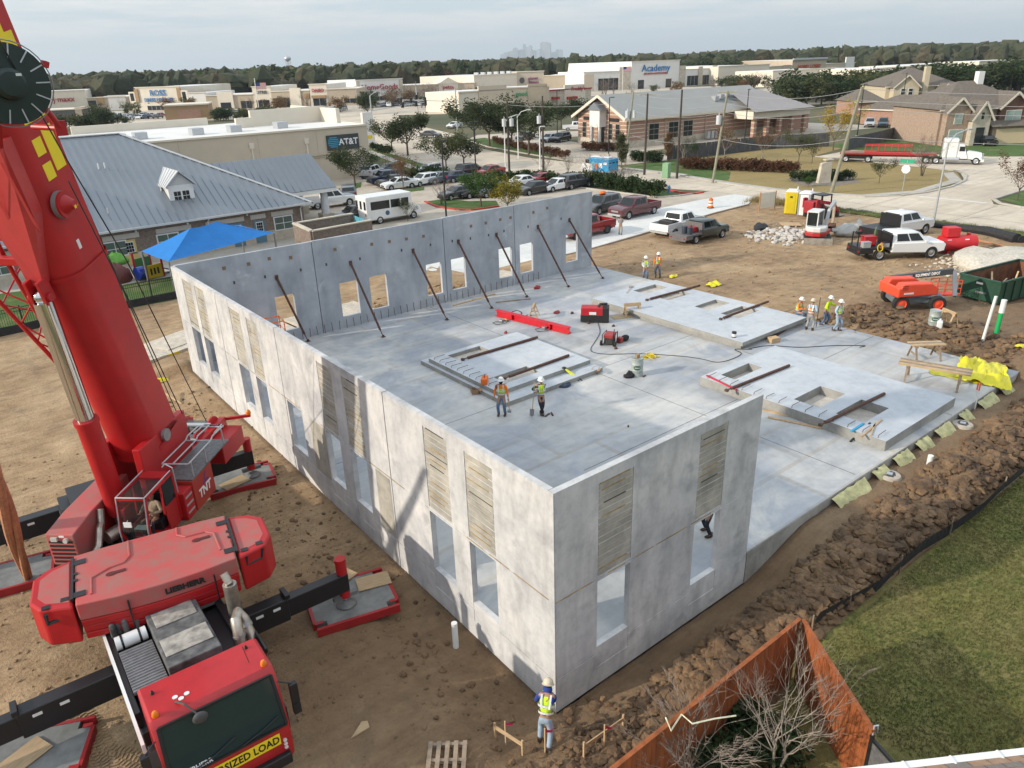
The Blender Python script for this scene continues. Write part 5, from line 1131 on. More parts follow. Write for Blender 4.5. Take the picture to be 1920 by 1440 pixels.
def cord(name,label,pts,r_,mat,cat='cable'):
    P_=[Vector(p) for p in pts];out_=[]
    for i in range(len(P_)-1):
        a,p0,p1,c_=P_[max(0,i-1)],P_[i],P_[i+1],P_[min(len(P_)-1,i+2)]
        for k in range(5):
            u=k/5;out_.append(.5*((2*p0)+(p1-a)*u+(2*a-5*p0+4*p1-c_)*u*u+(3*p0-a-3*p1+c_)*u**3))
    out_.append(P_[-1]);return tag(MB().tube(out_,r_,5).build(name,mat,smooth=True),label,cat)
cord('extension_cord','thin dark cord running across the slab from the red welder towards the long panel',((19.84,18.5,0.69),(18.88,17.37,0.69),(17.74,16.55,0.69),(16.76,15.91,0.69),(16.4,15.39,0.69),(16.74,14.64,0.69),(17.97,13.57,0.69),(19.1,12.08,0.69),(19.54,11.25,0.69),(19.66,10.85,0.69),(19.84,10.18,0.69),(20.6,9.95,0.69),(21.65,10.07,0.69),(21.92,10.66,0.69),(22.54,10.06,0.69)),.016,BLACK)
cord('air_hose','black hose looping from the spreader beam round the first sawhorse',((16.82,22.52,0.69),(17.3,23.47,0.69),(18.04,23.62,0.69),(17.83,22.95,0.69),(17.17,22.75,0.69),(17.24,22.39,0.69),(17.97,22.52,0.69)),.02,BLACK,'hose')
cord('power_cable','grey cable lying along the slab beyond the right panel',((22.35,10.25,0.69),(23.58,9.82,0.69),(24.54,8.58,0.69),(25.9,7.6,0.69),(27.05,6.51,0.69),(26.68,6.54,0.69)),.02,BLACK)
ORD=mk('yellow_rope',(.55,.42,.03),.8,0,.2,8);rg_=random.Random(3);c0=Vector((17.93,12.89,0.69));cord('rope_pile','heap of yellow rope on the slab behind the grey drum',[c0+Vector((rg_.uniform(-.5,.5),rg_.uniform(-.4,.4),rg_.uniform(0,.06))) for _ in range(26)],.018,ORD,'rope')
def sawhorse(loc,rz,label):
    o=thing('sawhorse',label,'sawhorse',loc,rz,'wooden sawhorses');MB().bx(-.5,.5,-.045,.045,.70,.79).bx(-.5,.5,-.09,-.055,.60,.74).bx(-.5,.5,.055,.09,.60,.74).build('top_rail',WOOD,o)
    for x in (-.4,.4):
        for s_ in (-1,1):MB().bar((x*1.1,s_*.30,.0),(x,s_*.06,.68),.09,.04).build('leg',WOOD,o)
        MB().bar((x,-.2,.28),(x,.2,.28),.025,.09).build('brace',WOOD,o)
    return o
sawhorse((17.87,21.86,0.67),.75,'pine sawhorse beside the red spreader beam');sawhorse((22.27,18.11,0.67),-.55,'pine sawhorse beside the long panel stack near the red welder')
o=tag(MB().bx(-.6,.6,-.35,.35,0,.03).build('plywood_sheet',MATS['plywood'],loc=(21.7,18.39,0.67)),'plywood sheet lying on the slab under the sawhorse','plywood');o.rotation_euler=(0,0,-.5)
t_=thing('engine_welder','red and black engine driven welder standing on the slab','welder',(20.02,18.94,0.67),R(-48));sm(t_,'cabinet',MB().bx(-.78,.78,-.36,.36,.08,.88),mk('welder_red',(.42,.012,.02),.45,0,.08,4),bev=.03);sm(t_,'lower_panel',MB().bx(-.80,.80,-.375,.375,.06,.45),TRIMB,bev=.01);sm(t_,'end_panel',MB().bx(.45,.81,-.37,.37,.1,.90),TRIMB,bev=.02);sm(t_,'exhaust_hood',MB().tube([(.2,0,.88),(.3,0,1.02),(.7,.1,1.02)],.08,8),TRIMB)
for k in (-1,1):sm(t_,'control_label',MB().bx(-.3,.1,k*.376-.004,k*.376+.004,.5,.66),WHITE)
t_=thing('portable_generator','red portable generator in a black tube frame on the slab','generator',(17.91,15.67,0.67),.5);sm(t_,'tube_frame',MB().tube([(-.4,-.3,.05),(-.4,-.3,.62),(.4,-.3,.62),(.4,-.3,.05),(-.4,-.3,.05)],.025).tube([(-.4,.3,.05),(-.4,.3,.62),(.4,.3,.62),(.4,.3,.05),(-.4,.3,.05)],.025).tube([(-.4,-.3,.62),(-.4,-.35,1.0)],.02),BLACK);sm(t_,'fuel_tank',MB().bx(-.34,.34,-.26,.26,.42,.62),mk('dull_red',(.30,.03,.03),.5,0,.2,5),bev=.04);sm(t_,'engine',MB().bx(-.3,.3,-.24,.24,.08,.42),mk('engine_dark',(.05,.045,.04),.6,.3,.4,8),bev=.03)
for s_ in (-1,1):sm(t_,'wheel',MB().cyl((-.32,s_*.34,.14),(-.32,s_*.42,.14),.14,n=12),TYRE)
sm(t_,'orange_lead',MB().tube([(.2+.2*math.cos(a),.28+.04*math.sin(3*a),.35+.2*math.sin(a)) for a in [k*.5 for k in range(26)]],.018,5),ORANGE)
t_=thing('tool_heap','heap of red power tools and a black bag beside the generator','tools',(18.67,15.51,0.67),.2);sm(t_,'red_case',MB().bx(-.35,-.05,-.15,.15,0,.3),MATS['dull_red'],bev=.05);sm(t_,'black_bag',MB().ball((.22,-.05,.14),(.32,.2,.16),10,7),cloth('blackbag',(.012,.012,.014)))
def drum(loc,rz,label,extra=True):
    o=thing('steel_drum',label,'drum',loc,rz,'grey curing compound drums');MB().lathe([(.285,0),(.292,.02),(.285,.04),(.285,.28),(.296,.30),(.285,.32),(.285,.58),(.296,.60),(.285,.62),(.285,.86),(.293,.88),(.285,.90),(.27,.885)],22).build('drum_body',mk('drum_grey',(.36,.40,.38),.5,.2,.15,4),o,True,ang=50)
    b=MB();
    for k in range(9):
        a0_,a1_=-.62+k*.138,-.62+(k+1)*.138;f_=lambda a:(.11*math.sqrt(max(0,1-(a/.62)**2)))
        b.add([(.29*math.cos(a0_),.29*math.sin(a0_),.46-f_(a0_)),(.29*math.cos(a1_),.29*math.sin(a1_),.46-f_(a1_)),(.29*math.cos(a1_),.29*math.sin(a1_),.46+f_(a1_)),(.29*math.cos(a0_),.29*math.sin(a0_),.46+f_(a0_))],[(0,1,2,3)])
    lb=b.build('oval_label',mk('label_green',(.02,.09,.05),.6,0,.05,4),o);b=MB()
    for k in range(5):a=-.36+k*.18;b.add([(.292*math.cos(a),.292*math.sin(a),.43),(.292*math.cos(a+.08),.292*math.sin(a+.08),.43),(.292*math.cos(a+.08),.292*math.sin(a+.08),.49),(.292*math.cos(a),.292*math.sin(a),.49)],[(0,1,2,3)])
    b.build('label_lettering',WHITE,lb);return o
dq=(15.79,11.79,0.67);drum(dq,facing(dq,0),'grey steel drum with a green oval label standing on the slab')
CARD=mk('cardboard',(.33,.21,.12),.85,0,.12,5)
tag(MB().bx(-.1,.1,-.07,.07,.9,1.06).build('small_carton',CARD,loc=dq),'small brown carton standing on top of the slab drum','carton')
def carton(loc,rz,label):
    o=thing('cardboard_box',label,'box',loc,rz);MB().bx(-.2,.2,-.15,.15,0,.02).bx(-.2,.2,-.15,-.14,0,.22).bx(-.2,.2,.14,.15,0,.22).bx(-.2,-.19,-.15,.15,0,.22).bx(.19,.2,-.15,.15,0,.22).build('carton',CARD,o);MB().bar((-.2,-.15,.22),(-.2,-.28,.26),.36,.008,(0,1,0)).build('flap',CARD,o)
carton((14.6,13.37,0.67),.5,'open brown cardboard box on the slab at the end of the lower panel');carton((8.8,15.39,0.67),1.2,'squashed small brown box on the slab left of the orange sleeved worker')
t_=thing('surveyor_tripod','folded yellow tripod leaning across the edge of the stacked panels','tripod',(13.36,13.27,0.67),0);a,c_=Vector((13.15,14.05,1.1))-Vector((13.36,13.27,0.67)),Vector((0,0,.03))
for k,dv in enumerate(((.10,.04,0),(-.10,-.05,0),(0,0,.07))):sm(t_,'leg',MB().bar(a,c_+Vector(dv),.07,.05),mk('tripod_yellow',(.60,.62,.03),.5,0,.1,5));sm(t_,'foot',MB().cyl(c_+Vector(dv),c_+Vector(dv)+(c_-a).normalized()*.25,.03,.015,n=7),BLACK)
sm(t_,'head_plate',MB().ball(a,(.12,.12,.06),8,5),BLACK)
def heap(name,label,loc,size,mat,cat,seed=1,rz=0):
    rg=random.Random(seed);b=MB();b.ball((0,0,size[2]*.4),size,14,8);b.v=[(x*(1+.35*noise.noise(Vector((x*4,y*4,z*6+seed)))),y*(1+.35*noise.noise(Vector((x*4+7,y*4,z*6)))),max(0,z*(1+.8*noise.noise(Vector((x*5,y*5,seed)))))) for x,y,z in b.v]
    o=tag(b.build(name,mat,smooth=True,ang=180,loc=loc),label,cat);o.rotation_euler=(0,0,rz);return o
heap('denim_jacket','dark blue jacket dropped on the slab beside the folded tripod',(12.43,13.18,0.67),(.34,.26,.09),cloth('denim',(.035,.05,.085)),'jacket',2);heap('tool_bag','black tool bag with straps beside the grey drum',(15.39,11.9,0.67),(.34,.25,.15),CLOTH['blackbag'],'bag',3)
heap('grinder','dark red grinder lying behind the spreader beam at the foot of a brace',(22.04,26.44,0.67),(.26,.2,.14),MATS['dull_red'],'tool',4);heap('strap_bundle','red bundle of tool straps lying on the slab between sawhorse and welder',(19.45,21.59,0.67),(.22,.16,.1),MATS['dull_red'],'strap',5)
for k,(p,lb) in enumerate((((20.04,20.87,0.67),'small brown clamp on the slab left of the welder'),((19.44,18.83,0.67),'round rusty coupler on the slab in front of the welder'),((20.41,18.29,0.67),'small red coupler on the slab right of the welder foot'),((14.96,20.88,0.67),'small red tool on the slab in front of the spreader beam'),((17.63,14.94,0.67),'little dark block on the slab behind the grey drum'),((20.11,17.53,0.67),'rusty wheel hub on the slab beside the welder'))):heap('loose_fitting',lb,p,(.11,.09,.09),RUST if k !=3 else MATS['dull_red'],'fitting',10+k)
t_=thing('tool_case','bright orange plastic tool case standing on the middle panel','case',(9.28,15.23,1.09),.8);sm(t_,'case_body',MB().bx(-.27,.27,-.15,.15,0,.3),ORANGE,bev=.05);sm(t_,'handle',MB().tube([(-.1,0,.3),(-.1,0,.36),(.1,0,.36),(.1,0,.3)],.018),BLACK)
for p,rz,l_,lb in (((9.69,11.34,0.67),.3,.35,'rusty rebar offcut on the slab by the shovel worker'),((9.91,11.28,0.67),1.1,.3,'second rusty rebar offcut on the slab by the shovel worker'),((15.9,11.42,0.67),.2,.22,'red brown brick beside the grey drum'),((11.45,8.28,0.67),.8,.12,'small black fastener on the bare slab')):
    o=tag(MB().bx(-l_/2,l_/2,-.03,.03,0,.05).build('offcut',RUST,loc=p),lb,'offcut');o.rotation_euler=(0,0,rz)
for k,(a,c_,w,m,n_,lb) in enumerate((((17.28,8.87,1.11),(16.91,6.97,1.11),.10,mk('bar_red',(.50,.02,.05),.5,0,.1,4),'straightedge','red straightedge with a black end lying on the near right panel'),((16.8,1.63,1.11),(17.79,1.66,1.11),.09,mk('level_blue',(.02,.28,.50),.5,0,.1,4),'spirit_level','blue level lying on the corner of the near right panel'),((16.77,1.59,0.69),(18.03,1.51,1.11),.06,BLACK,'pry_bar','black pry bar leaning on the near right panel'),((16.6,1.14,1.11),(18.61,1.36,1.11),.07,WOOD,'wooden_stake','longer pine stake lying on the near right panel'),((16.99,0.96,1.11),(18.21,1.4,1.11),.06,WOOD,'wooden_stake','shorter pine stake crossing it on the near right panel'),((16.8,5.52,0.69),(17.24,3.72,0.69),.14,WOOD,'plank','pine plank lying beside the near right panel, nearer the front wall'),((16.34,4.96,0.69),(17,2.94,0.69),.14,WOOD,'plank','longer pine plank lying beside the near right panel'),((20.2,24.92,0.69),(18.12,25.85,0.69),.16,WOODOLD,'plank','grey plank lying along the foot of the back wall'),((15.79,27.22,0.69),(19.23,27.4,0.69),.16,WOOD,'plank','pine plank lying along the foot of the back wall between two braces'),((24.34,10.33,0.72),(28.29,10.92,0.72),.25,RUST,'steel_channel','rusty steel strip along the edge of the long panel stack'))):
    tag(MB().bar(a,c_,w,.05).build(n_,m),lb,n_.split('_')[-1])
o=tag(MB().bx(-.28,.28,-.2,.2,0,.26).build('timber_block',WOOD,loc=(24.3,9.98,0.67),bev=.01),'pine block on the slab at the corner of the long panel stack','block');o.rotation_euler=(0,0,-.3)
t_=thing('shovel','shovel lying on the far corner of the long panel','shovel',(25.09,20.97,1.09),.55);sm(t_,'handle',MB().cyl((-.9,0,.03),(.4,0,.05),.018,n=6),WOOD);sm(t_,'blade',MB().bx(.4,.72,-.12,.12,.02,.05),STEEL)
t_=thing('paint_can','black and white paint can lying on the long panel','can',(22.47,11.16,1.09),.4);sm(t_,'can_body',MB().lathe([(.12,0),(.12,.3),(.02,.31)],14),BLACK,smooth=True);sm(t_,'can_band',MB().lathe([(.122,.05),(.122,.2)],14),WHITE)
# bracing table at the right of the slab
def trestle_table(loc,rz,label,L_,W_,H_):
    o=thing('work_table',label,'table',loc,rz,'rough lumber work tables');n=max(2,round(W_/.2))
    for k in range(n):MB().bx(-L_/2,L_/2,-W_/2+W_*k/n+.004,-W_/2+W_*(k+1)/n-.004,H_-.05,H_+rnd.uniform(0,.012)).build('top_board',WOODOLD if k%2 else WOOD,o)
    for x in (-L_*.36,L_*.36):
        MB().bx(x-.05,x+.05,-W_/2,W_/2,H_-.15,H_-.05).build('cross_rail',WOODOLD,o)
        for s_ in (-1,1):MB().bar((x+.22*s_*0,s_*(W_/2+.16),0),(x,s_*(W_/2-.12),H_-.14),.09,.04).build('leg',WOODOLD,o)
        MB().bar((x,-W_*.45,.3),(x,W_*.45,.3),.03,.09).build('leg_brace',WOODOLD,o)
a,c_=Vector((24.15,2.65,0.67)),Vector((24.63,1.06,0.67));m_=(a+c_)/2
trestle_table((m_.x+.25,m_.y+.2,.67),math.atan2(c_.y-a.y,c_.x-a.x),'long work table of weathered boards on two trestles, partly under yellow sheeting',2.9,.8,.85)
trestle_table((*(27.47,3.7),.67),R(-38),'shorter lumber work bench standing behind the long work table',1.6,.6,.8)
YSH=mk('yellow_sheeting',(.70,.62,.01),.35,0,.12,4,bump=.5,bs=6);
def drape(name,label,pts,hgt,seed,cat='sheeting',nu=22,nv=12):
    b=MB();A,B_,C_,D_=[Vector(p) for p in pts]
    for i in range(nu+1):
        for j in range(nv+1):
            u,v=i/nu,j/nv;p=A.lerp(B_,u).lerp(D_.lerp(C_,u),v)
            e=1-.6*abs(2*v-1)**3;p.z+=hgt*e*(.45+.55*noise.noise(Vector((u*4,v*2.2,seed)))+.3*abs(noise.noise(Vector((u*11,v*6,seed+3)))));p.x+=.12*noise.noise(Vector((u*7,v*5,seed+9)));p.y+=.12*noise.noise(Vector((u*7,v*5,seed+19)));b.v.append(tuple(p))
    b.f=[(i*(nv+1)+j,(i+1)*(nv+1)+j,(i+1)*(nv+1)+j+1,i*(nv+1)+j+1) for i in range(nu) for j in range(nv)]
    return tag(b.build(name,YSH,smooth=True,ang=180),label,cat)
drape('yellow_sheeting','bright yellow plastic sheeting heaped over lumber at the right corner of the slab',((25.64,1.5,0.75),(26.42,-0.57,0.5),(29.03,0.75,0.6),(28.62,2.51,0.7)),.75,4)
drape('yellow_sheeting','yellow plastic sheet lying flat under the long work table',((25.75,2.67,0.68),(26.04,0.52,0.68),(26.94,1.11,0.68),(26.45,2.91,0.68)),.08,7)
for p,s_,sd,lb in (((31.14,19.09,0.3),.5,1,'crumpled yellow plastic sheet in the dirt beyond the long panel'),((30.99,22.43,0.3),.35,2,'scrap of pale yellow plastic behind the two far workers'),((31.96,1.08,0.2),.35,3,'pale yellow bag in the dirt at the right edge'),((-1.73,28.3,0.1),.45,4,'yellow plastic scrap in the dirt behind the crane boom'),((30.44,33.44,0.2),.2,5,'yellow scrap behind the back wall window')):
    P_=Vector(ON(p));drape('plastic_scrap',lb,(P_+Vector((-s_,-s_*.6,0)),P_+Vector((s_,-s_*.7,0)),P_+Vector((s_*.8,s_*.7,0)),P_+Vector((-s_,s_*.6,0))),s_*.8,sd,'plastic',8,6)
PAL=mk('pale_sheeting',(.42,.40,.20),.6,0,.3,4,bump=.4,bs=8)
for k,(x,w_) in enumerate(((12.6,2.2),(15.3,.9),(16.8,1.2),(18.6,1.0),(20.2,1.3),(22.4,.8),(24.2,1.6),(26.4,1.0))):
    o=drape('vapour_barrier_flap','torn yellow vapour barrier flap hanging along the right slab edge',((x,-.05,.58),(x+w_,-.05,.60),(x+w_*.9,-.5,.30),(x+.1,-.42,.28)),.10,30+k,'plastic',8,5);o.data.materials[0]=PAL;o['group']='torn plastic flaps along the right slab edge'
# pipes, stakes and pits
def pipe(name,label,a,h,r_,mat,lean=(0,0),cap=None):
    P_=Vector(ON(a));return tag(MB().cyl(P_-Vector((0,0,.1)),P_+Vector((lean[0],lean[1],h)),r_,n=14).build(name,mat,smooth=True),label,'pipe')
PVC=mk('white_pvc',(.70,.71,.70),.4,0,.05,3)
pipe('white_pipe','tall white plastic pipe standing in the dirt at the right',(31.83,2.76,0.2),2.3,.075,PVC,(.15,-.1));pp=Vector(ON((33.64,2.8,0.2)));t_=thing('capped_pipe','green pipe with a white upper half standing in the dirt at the right','pipe',pp);sm(t_,'green_pipe',MB().cyl((0,0,-.1),(.05,0,1.15),.11,n=14),mk('pipe_green',(.01,.36,.10),.4,0,.05,3),smooth=True);sm(t_,'white_pipe',MB().cyl((.05,0,1.15),(.08,0,1.85),.135,n=14),PVC,smooth=True)
pipe('white_pipe','short white plastic pipe standing in the dirt near the long wall',(-0.66,3.45,-0.3),.85,.085,PVC);pipe('white_pipe','white plastic cap in the dirt beside the right slab edge',(17.88,-0.96,0.3),.38,.10,PVC)
for q_,lb in (((24,0,0.3),'orange tipped white marker lath by the right slab edge'),((23.95,-0.1,0.3),'second orange tipped marker lath by the right slab edge')):
    t_=thing('marker_lath',lb,'stake',ON(q_),0,'marker laths');sm(t_,'lath',MB().bar((0,0,0),(.06,.02,.85),.05,.02),WHITE);sm(t_,'orange_tip',MB().bar((.06,.02,.85),(.075,.025,1.2),.055,.025),ORANGE)
for q_,lb in (((15.95,-0.41,0.2),'plastic drain box in a dust ring by the right slab edge, nearer the front wall'),((22.08,-0.39,0.2),'plastic drain box in a dust ring by the right slab edge, nearer the far corner')):
    t_=thing('drain_box',lb,'drain',ON(q_,.03),.3,'drain boxes along the slab');sm(t_,'concrete_collar',MB().lathe([(.42,-.06),(.38,.03),(.22,.05),(.2,.0)],14),mk('dusty_collar',(.42,.37,.31),.95,0,.2,4),smooth=True);sm(t_,'box_rim',MB().bx(-.2,.2,-.15,.15,.0,.07),mk('drain_black',(.05,.05,.06),.6,0,.3,6));sm(t_,'box_lid',MB().bx(-.1,.1,-.1,.1,.07,.08),GALV)
dq=(32.5,5.52,0.2);drum(ON(dq),facing(dq,10),'grey steel drum with a green label standing in the dirt behind the lumber bench');t_=thing('plastic_jug','white plastic jerrycan leaning in front of the dirt drum','jug',ON((32.3,5.12,0.2)),.4);sm(t_,'jug_body',MB().bx(-.2,.2,-.14,.14,0,.42),PVC,bev=.06);sm(t_,'jug_neck',MB().cyl((.08,0,.42),(.08,0,.5),.05,n=10),PVC)
sawhorse(ON((33.48,5.19,0.2)),1.1,'old sawhorse tipped in the dirt behind the grey drum')
# batter boards and stakes near the corner
for a,c_,lb in (((-1.73,0.25,-0.1),(-1.57,-0.6,-0.1),'rough batter board on stakes left of the corner worker'),((-0.66,-1.71,-0.1),(0.65,-1.69,-0.1),'rough batter board on stakes at the foot of the orange fence')):
    A,B_=Vector(ON(a)),Vector(ON(c_));t_=thing('batter_board',lb,'stake');sm(t_,'board',MB().bar(A+Vector((0,0,.34)),B_+Vector((0,0,.34)),.03,.10),WOOD)
    for P_ in (A,B_):sm(t_,'stake',MB().bar(P_,P_+Vector((0,0,.48)),.05,.04),WOOD)
RIB=mk('pink_ribbon',(.60,.02,.12),.5,0,.1,5)
for q_,lb,m_ in (((-1.66,-0.07,-0.1),'thin stake with a pink ribbon left of the corner worker',RIB),((-1.17,-0.94,-0.1),'thin stake with red ribbon in front of the corner worker',RIB),((-0.17,-1.87,-0.1),'thin stake with ribbon beside the batter board',RIB)):
    t_=thing('ribbon_stake',lb,'stake',ON(q_),0,'ribboned stakes');sm(t_,'stake',MB().bar((0,0,0),(.02,.02,.75),.035,.02),WOOD);sm(t_,'ribbon',MB().add([(.02,.02,.7),(.2,-.05,.62),(.32,.05,.52),(.3,.06,.45),(.18,-.04,.55),(.02,.02,.62)],[(0,1,4,5),(1,2,3,4)]),m_)
o=tag(MB().prism([(-.25,-.12),(.25,-.12),(.3,.08),(.18,.15)],0,.04).build('plywood_scrap',MATS['plywood'],loc=ON((-4.27,2.36,-0.05),.02)),'small plywood scrap lying in the bare dirt near the bottom','plywood')
t_=thing('timber_pallet','grey broken pallet at the bottom edge of the dirt','pallet',ON((-3.16,0.2,-0.05),.03),.9)
for k in range(5):sm(t_,'slat',MB().bx(-.5,.5,-.45+.2*k,-.35+.2*k,.09,.115),WOODOLD)
for k in range(3):sm(t_,'bearer',MB().bx(-.48+.44*k,-.4+.44*k,-.46,.46,0,.09),WOODOLD)
t_=thing('wooden_pole','pine pole leaning on the dirt bank behind the crane winches','pole',ON((-1.63,24.76,0)),0);sm(t_,'pole',MB().cyl((0,0,0),(-.6,1.6,.5),.05,n=8),WOOD)
# timber mats along the back
def mat_road(c_,rz,label,n,L_,W_):
    o=thing('timber_mat',label,'timber mat',c_,rz,'timber access mats behind the building')
    for k in range(n):MB().bx(-L_/2+L_*k/n+.012,-L_/2+L_*(k+1)/n-.012,-W_/2,W_/2,0,.14+rnd.uniform(0,.015)).build('mat_board',WOODM,o)
    for s_ in (-1,1):MB().bx(-.35,.35,*sorted((s_*W_/2,s_*(W_/2+.03))),.02,.14).build('yellow_end',YELLOW,o)
WOODM=mk('mat_timber',(.52,.46,.38),.9,0,.2,2.5)
mat_road(ON((-0.27,32.82,0.2),.03),R(16),'grey timber mat beside the far end of the long wall, left one',16,4.2,2.4);mat_road(ON((1.07,33.81,0.3),.08),R(22),'grey timber mat beside the far end of the long wall, right one against the panel',12,3.4,2.2)
mat_road((9.5,31.6,.42),R(4),'grey timber mat seen through the first pair of back wall windows',18,5,2.6);mat_road((5.2,31.5,.42),R(4),'grey timber mat seen through the window behind the orange basket',10,3,2.6);mat_road((22.6,31.2,.42),R(4),'grey timber mat with a yellow end seen through the third pair of back wall windows',8,2.4,2)
# orange work basket inside by the back wall
t_=thing('lift_basket','orange tube work basket of a lift standing inside the left corner of the walls','lift',(3.35,26.6,.67),R(-8))
for z in (1.0,1.5,2.0):sm(t_,'guard_rail',MB().tube([(-1.1,-.5,z),(1.1,-.5,z),(1.1,.5,z),(-1.1,.5,z),(-1.1,-.5,z)],.03),ORANGE)
for x in (-1.1,-.4,.4,1.1):
    for y in (-.5,.5):sm(t_,'rail_post',MB().cyl((x,y,.8),(x,y,2.0),.028,n=7),ORANGE)
sm(t_,'basket_floor',MB().bx(-1.15,1.15,-.55,.55,.55,.82),ORANGE,bev=.02);sm(t_,'scissor_base',MB().bx(-1.1,1.1,-.5,.5,.12,.55),STEEL);sm(t_,'control_bag',MB().bx(-.8,-.3,-.55,-.35,1.3,1.7),BLACK,bev=.05)
for x in (-.8,.8):
    for y in (-.5,.5):sm(t_,'wheel',MB().cyl((x,y-.06,.17),(x,y+.06,.17),.17,n=12),TYRE)
# ---------------------------------------------------------------- vehicles and machines on the site
def park(kind,rw,fw_,side):
    K=KIND[kind];d=Vector((fw_[0]-rw[0],fw_[1]-rw[1],0));rz=math.atan2(d.y,d.x);d.normalize();n=Vector((-d.y,d.x,0));m_=Vector(((fw_[0]+rw[0])/2,(fw_[1]+rw[1])/2,0))
    c_=m_-n*side*(K['W']/2-.1)-d*(K['wx'][0]+K['wx'][1])/2;return c_,rz
def on(c_,dz=0):return (c_.x,c_.y,site_z(c_.x,c_.y)+dz)
c_,rz=park('pickup',(48.83,40.07,0),(45.64,39.99,0),1);vehicle('pickup','pickup_truck','dark maroon crew cab pickup parked at the edge of the new driveway','pickup','maroon',(c_.x,c_.y,.05),rz)
c_,rz=park('pickup',(40.36,37.04,0),(34.73,37.08,0),1);vehicle('pickup','pickup_truck','red crew cab pickup on the new driveway, half hidden by the back wall','pickup','red',(c_.x,c_.y,.06),rz,rim=RIMB)
vehicle('suv','parked_car','dark off road car with its hood hidden behind the red pickup','car','charcoal',(*(46.53,44.84),.06),rz+.1)
t_=thing('debris_netting','roll of orange safety netting on the roof of the dark car','netting',(*(46.53,44.84),1.83),.4);MB().ball((.2,0,.12),(.55,.35,.2),12,7).build('net_roll',ORANGE,t_,True)
c_,rz=park('pickup',(41.59,31.53,0),(47.31,32.53,0),-1);rz-=.1;o=vehicle('pickup','pickup_truck','white crew cab pickup with a tool box in its bed parked on the dirt','pickup','white',on(c_,.02),rz)
MB().bx(-2.0,-1.1,-.7,.7,.85,1.34).build('bed_tool_box',TRIMB,o,bev=.04)
def flatbed(label,color,c_,rz,bedcol,dually=True):
    o=vehicle('flatbed','flatbed_truck',label,'truck',color,c_,rz)
    MB().bx(-3.3,-.98,-1.06,1.06,.82,.98).bx(-3.3,-2.3,-1.06,1.06,.55,.82).build('flat_bed',bedcol,o,bev=.02);MB().bx(-1.02,-.94,-1.0,1.0,.98,1.9).build('headboard',bedcol,o)
    MB().bx(-3.36,-3.28,-1.0,1.0,.42,.62).build('rear_bumper',bedcol,o)
    for s_ in (-1,1):MB().bx(-3.31,-3.29,s_*.8-.1,s_*.8+.1,.62,.74).build('tail_light',LAMPR,o)
    return o
c_,rz=park('flatbed',(46.3,15.82,0),(49.96,13.19,0),-1);ft=flatbed('white crew cab flatbed truck loaded with tools on the dirt','white',on(c_),rz,BLACK);L1=on(c_);R1=rz
def cargo(name,label,cat,x,y,z,fn):
    o=thing(name,label,cat,tuple(Vector(L1)+Vector((x*math.cos(R1)-y*math.sin(R1),x*math.sin(R1)+y*math.cos(R1),z))),R1);fn(o)
cargo('cooler','grey plastic cooler on the white flatbed truck','cooler',-2.8,-.75,.98,lambda o:(MB().bx(-.3,.3,-.22,.22,0,.38).build('cooler_body',mk('cooler_grey',(.30,.31,.32),.5,0,.05,4),o,bev=.03),MB().bx(-.32,.32,-.24,.24,.38,.45).build('cooler_lid',MATS['cooler_grey'],o,bev=.02)))
cargo('red_tool_chest','red tool chest on the white flatbed truck','chest',-2.2,.1,.98,lambda o:(MB().bx(-.45,.45,-.35,.35,0,.62).build('chest_body',MATS['welder_red'],o,bev=.03),MB().bx(-.47,.47,-.37,.37,.62,.68).build('chest_lid',MATS['welder_red'],o)))
cargo('grey_tote','small grey tote on the white flatbed truck behind the cab','tote',-1.35,-.8,.98,lambda o:(MB().bx(-.25,.25,-.2,.2,0,.32).build('tote_body',MATS['cooler_grey'],o,bev=.03),MB().bx(-.26,.26,-.21,.21,.32,.36).build('tote_lid',BLACK,o)))
cargo('gas_cylinder','green gas cylinder standing on the white flatbed truck','cylinder',-1.6,.35,.98,lambda o:(MB().lathe([(.12,0),(.12,.95),(.06,1.1),(.04,1.15)],12).build('cylinder_body',mk('cylinder_green',(.05,.09,.03),.5,0,.1,4),o,True),MB().cyl((0,0,1.15),(0,0,1.25),.05,n=8).build('valve',STEEL,o)))
cargo('welding_cable','coil of yellow and orange cable hanging on the side of the flatbed','cable',-1.85,-1.0,.75,lambda o:(MB().tube([(.2*math.cos(a),-.1+.03*math.sin(3*a),.25+.28*math.sin(a)) for a in [k*.5 for k in range(26)]],.03,5).build('yellow_coil',YELLOW,o,True),MB().tube([(.1+.14*math.cos(a),-.05,.4+.2*math.sin(a)) for a in [k*.6 for k in range(11)]],.03,5).build('orange_coil',ORANGE,o,True)))
cargo('vice_stand','black vice stand at the tail of the white flatbed truck','stand',-3.1,.4,.98,lambda o:(MB().tube([(0,-.5,0),(0,-.5,.9),(0,.4,.9),(0,.4,0)],.05).build('stand_frame',BLACK,o,True),MB().bx(-.2,.15,-.6,-.3,.88,1.1).build('vice',BLACK,o)))
ft2=flatbed('second white truck with a spare wheel behind its cab, parked behind the loaded flatbed','white',(*(55.64,18.81),.02),R(-14),BLACK)
wheel(ft2,-1.3,.2,.43,-1);
c_,rz=park('flatbed',(41.88,28.83,0),(45.06,28.72,0),-1);gf=flatbed('dark green flatbed pickup with fuel cans parked beside the white pickup','green',on(c_),rz,mk('bed_grey',(.14,.13,.13),.7,.2,.2,4));gf.scale=(.86,.9,.88)
L1,R1=on(c_),rz
cargo('fuel_can','red fuel tank strapped behind the cab of the dark green flatbed','tank',-1.2,0,.9,lambda o:(MB().bx(-.25,.25,-.45,.45,0,.42).build('tank_body',MATS['welder_red'],o,bev=.04),MB().cyl((0,0,.42),(0,0,.5),.06,n=10).build('cap',BLACK,o)))
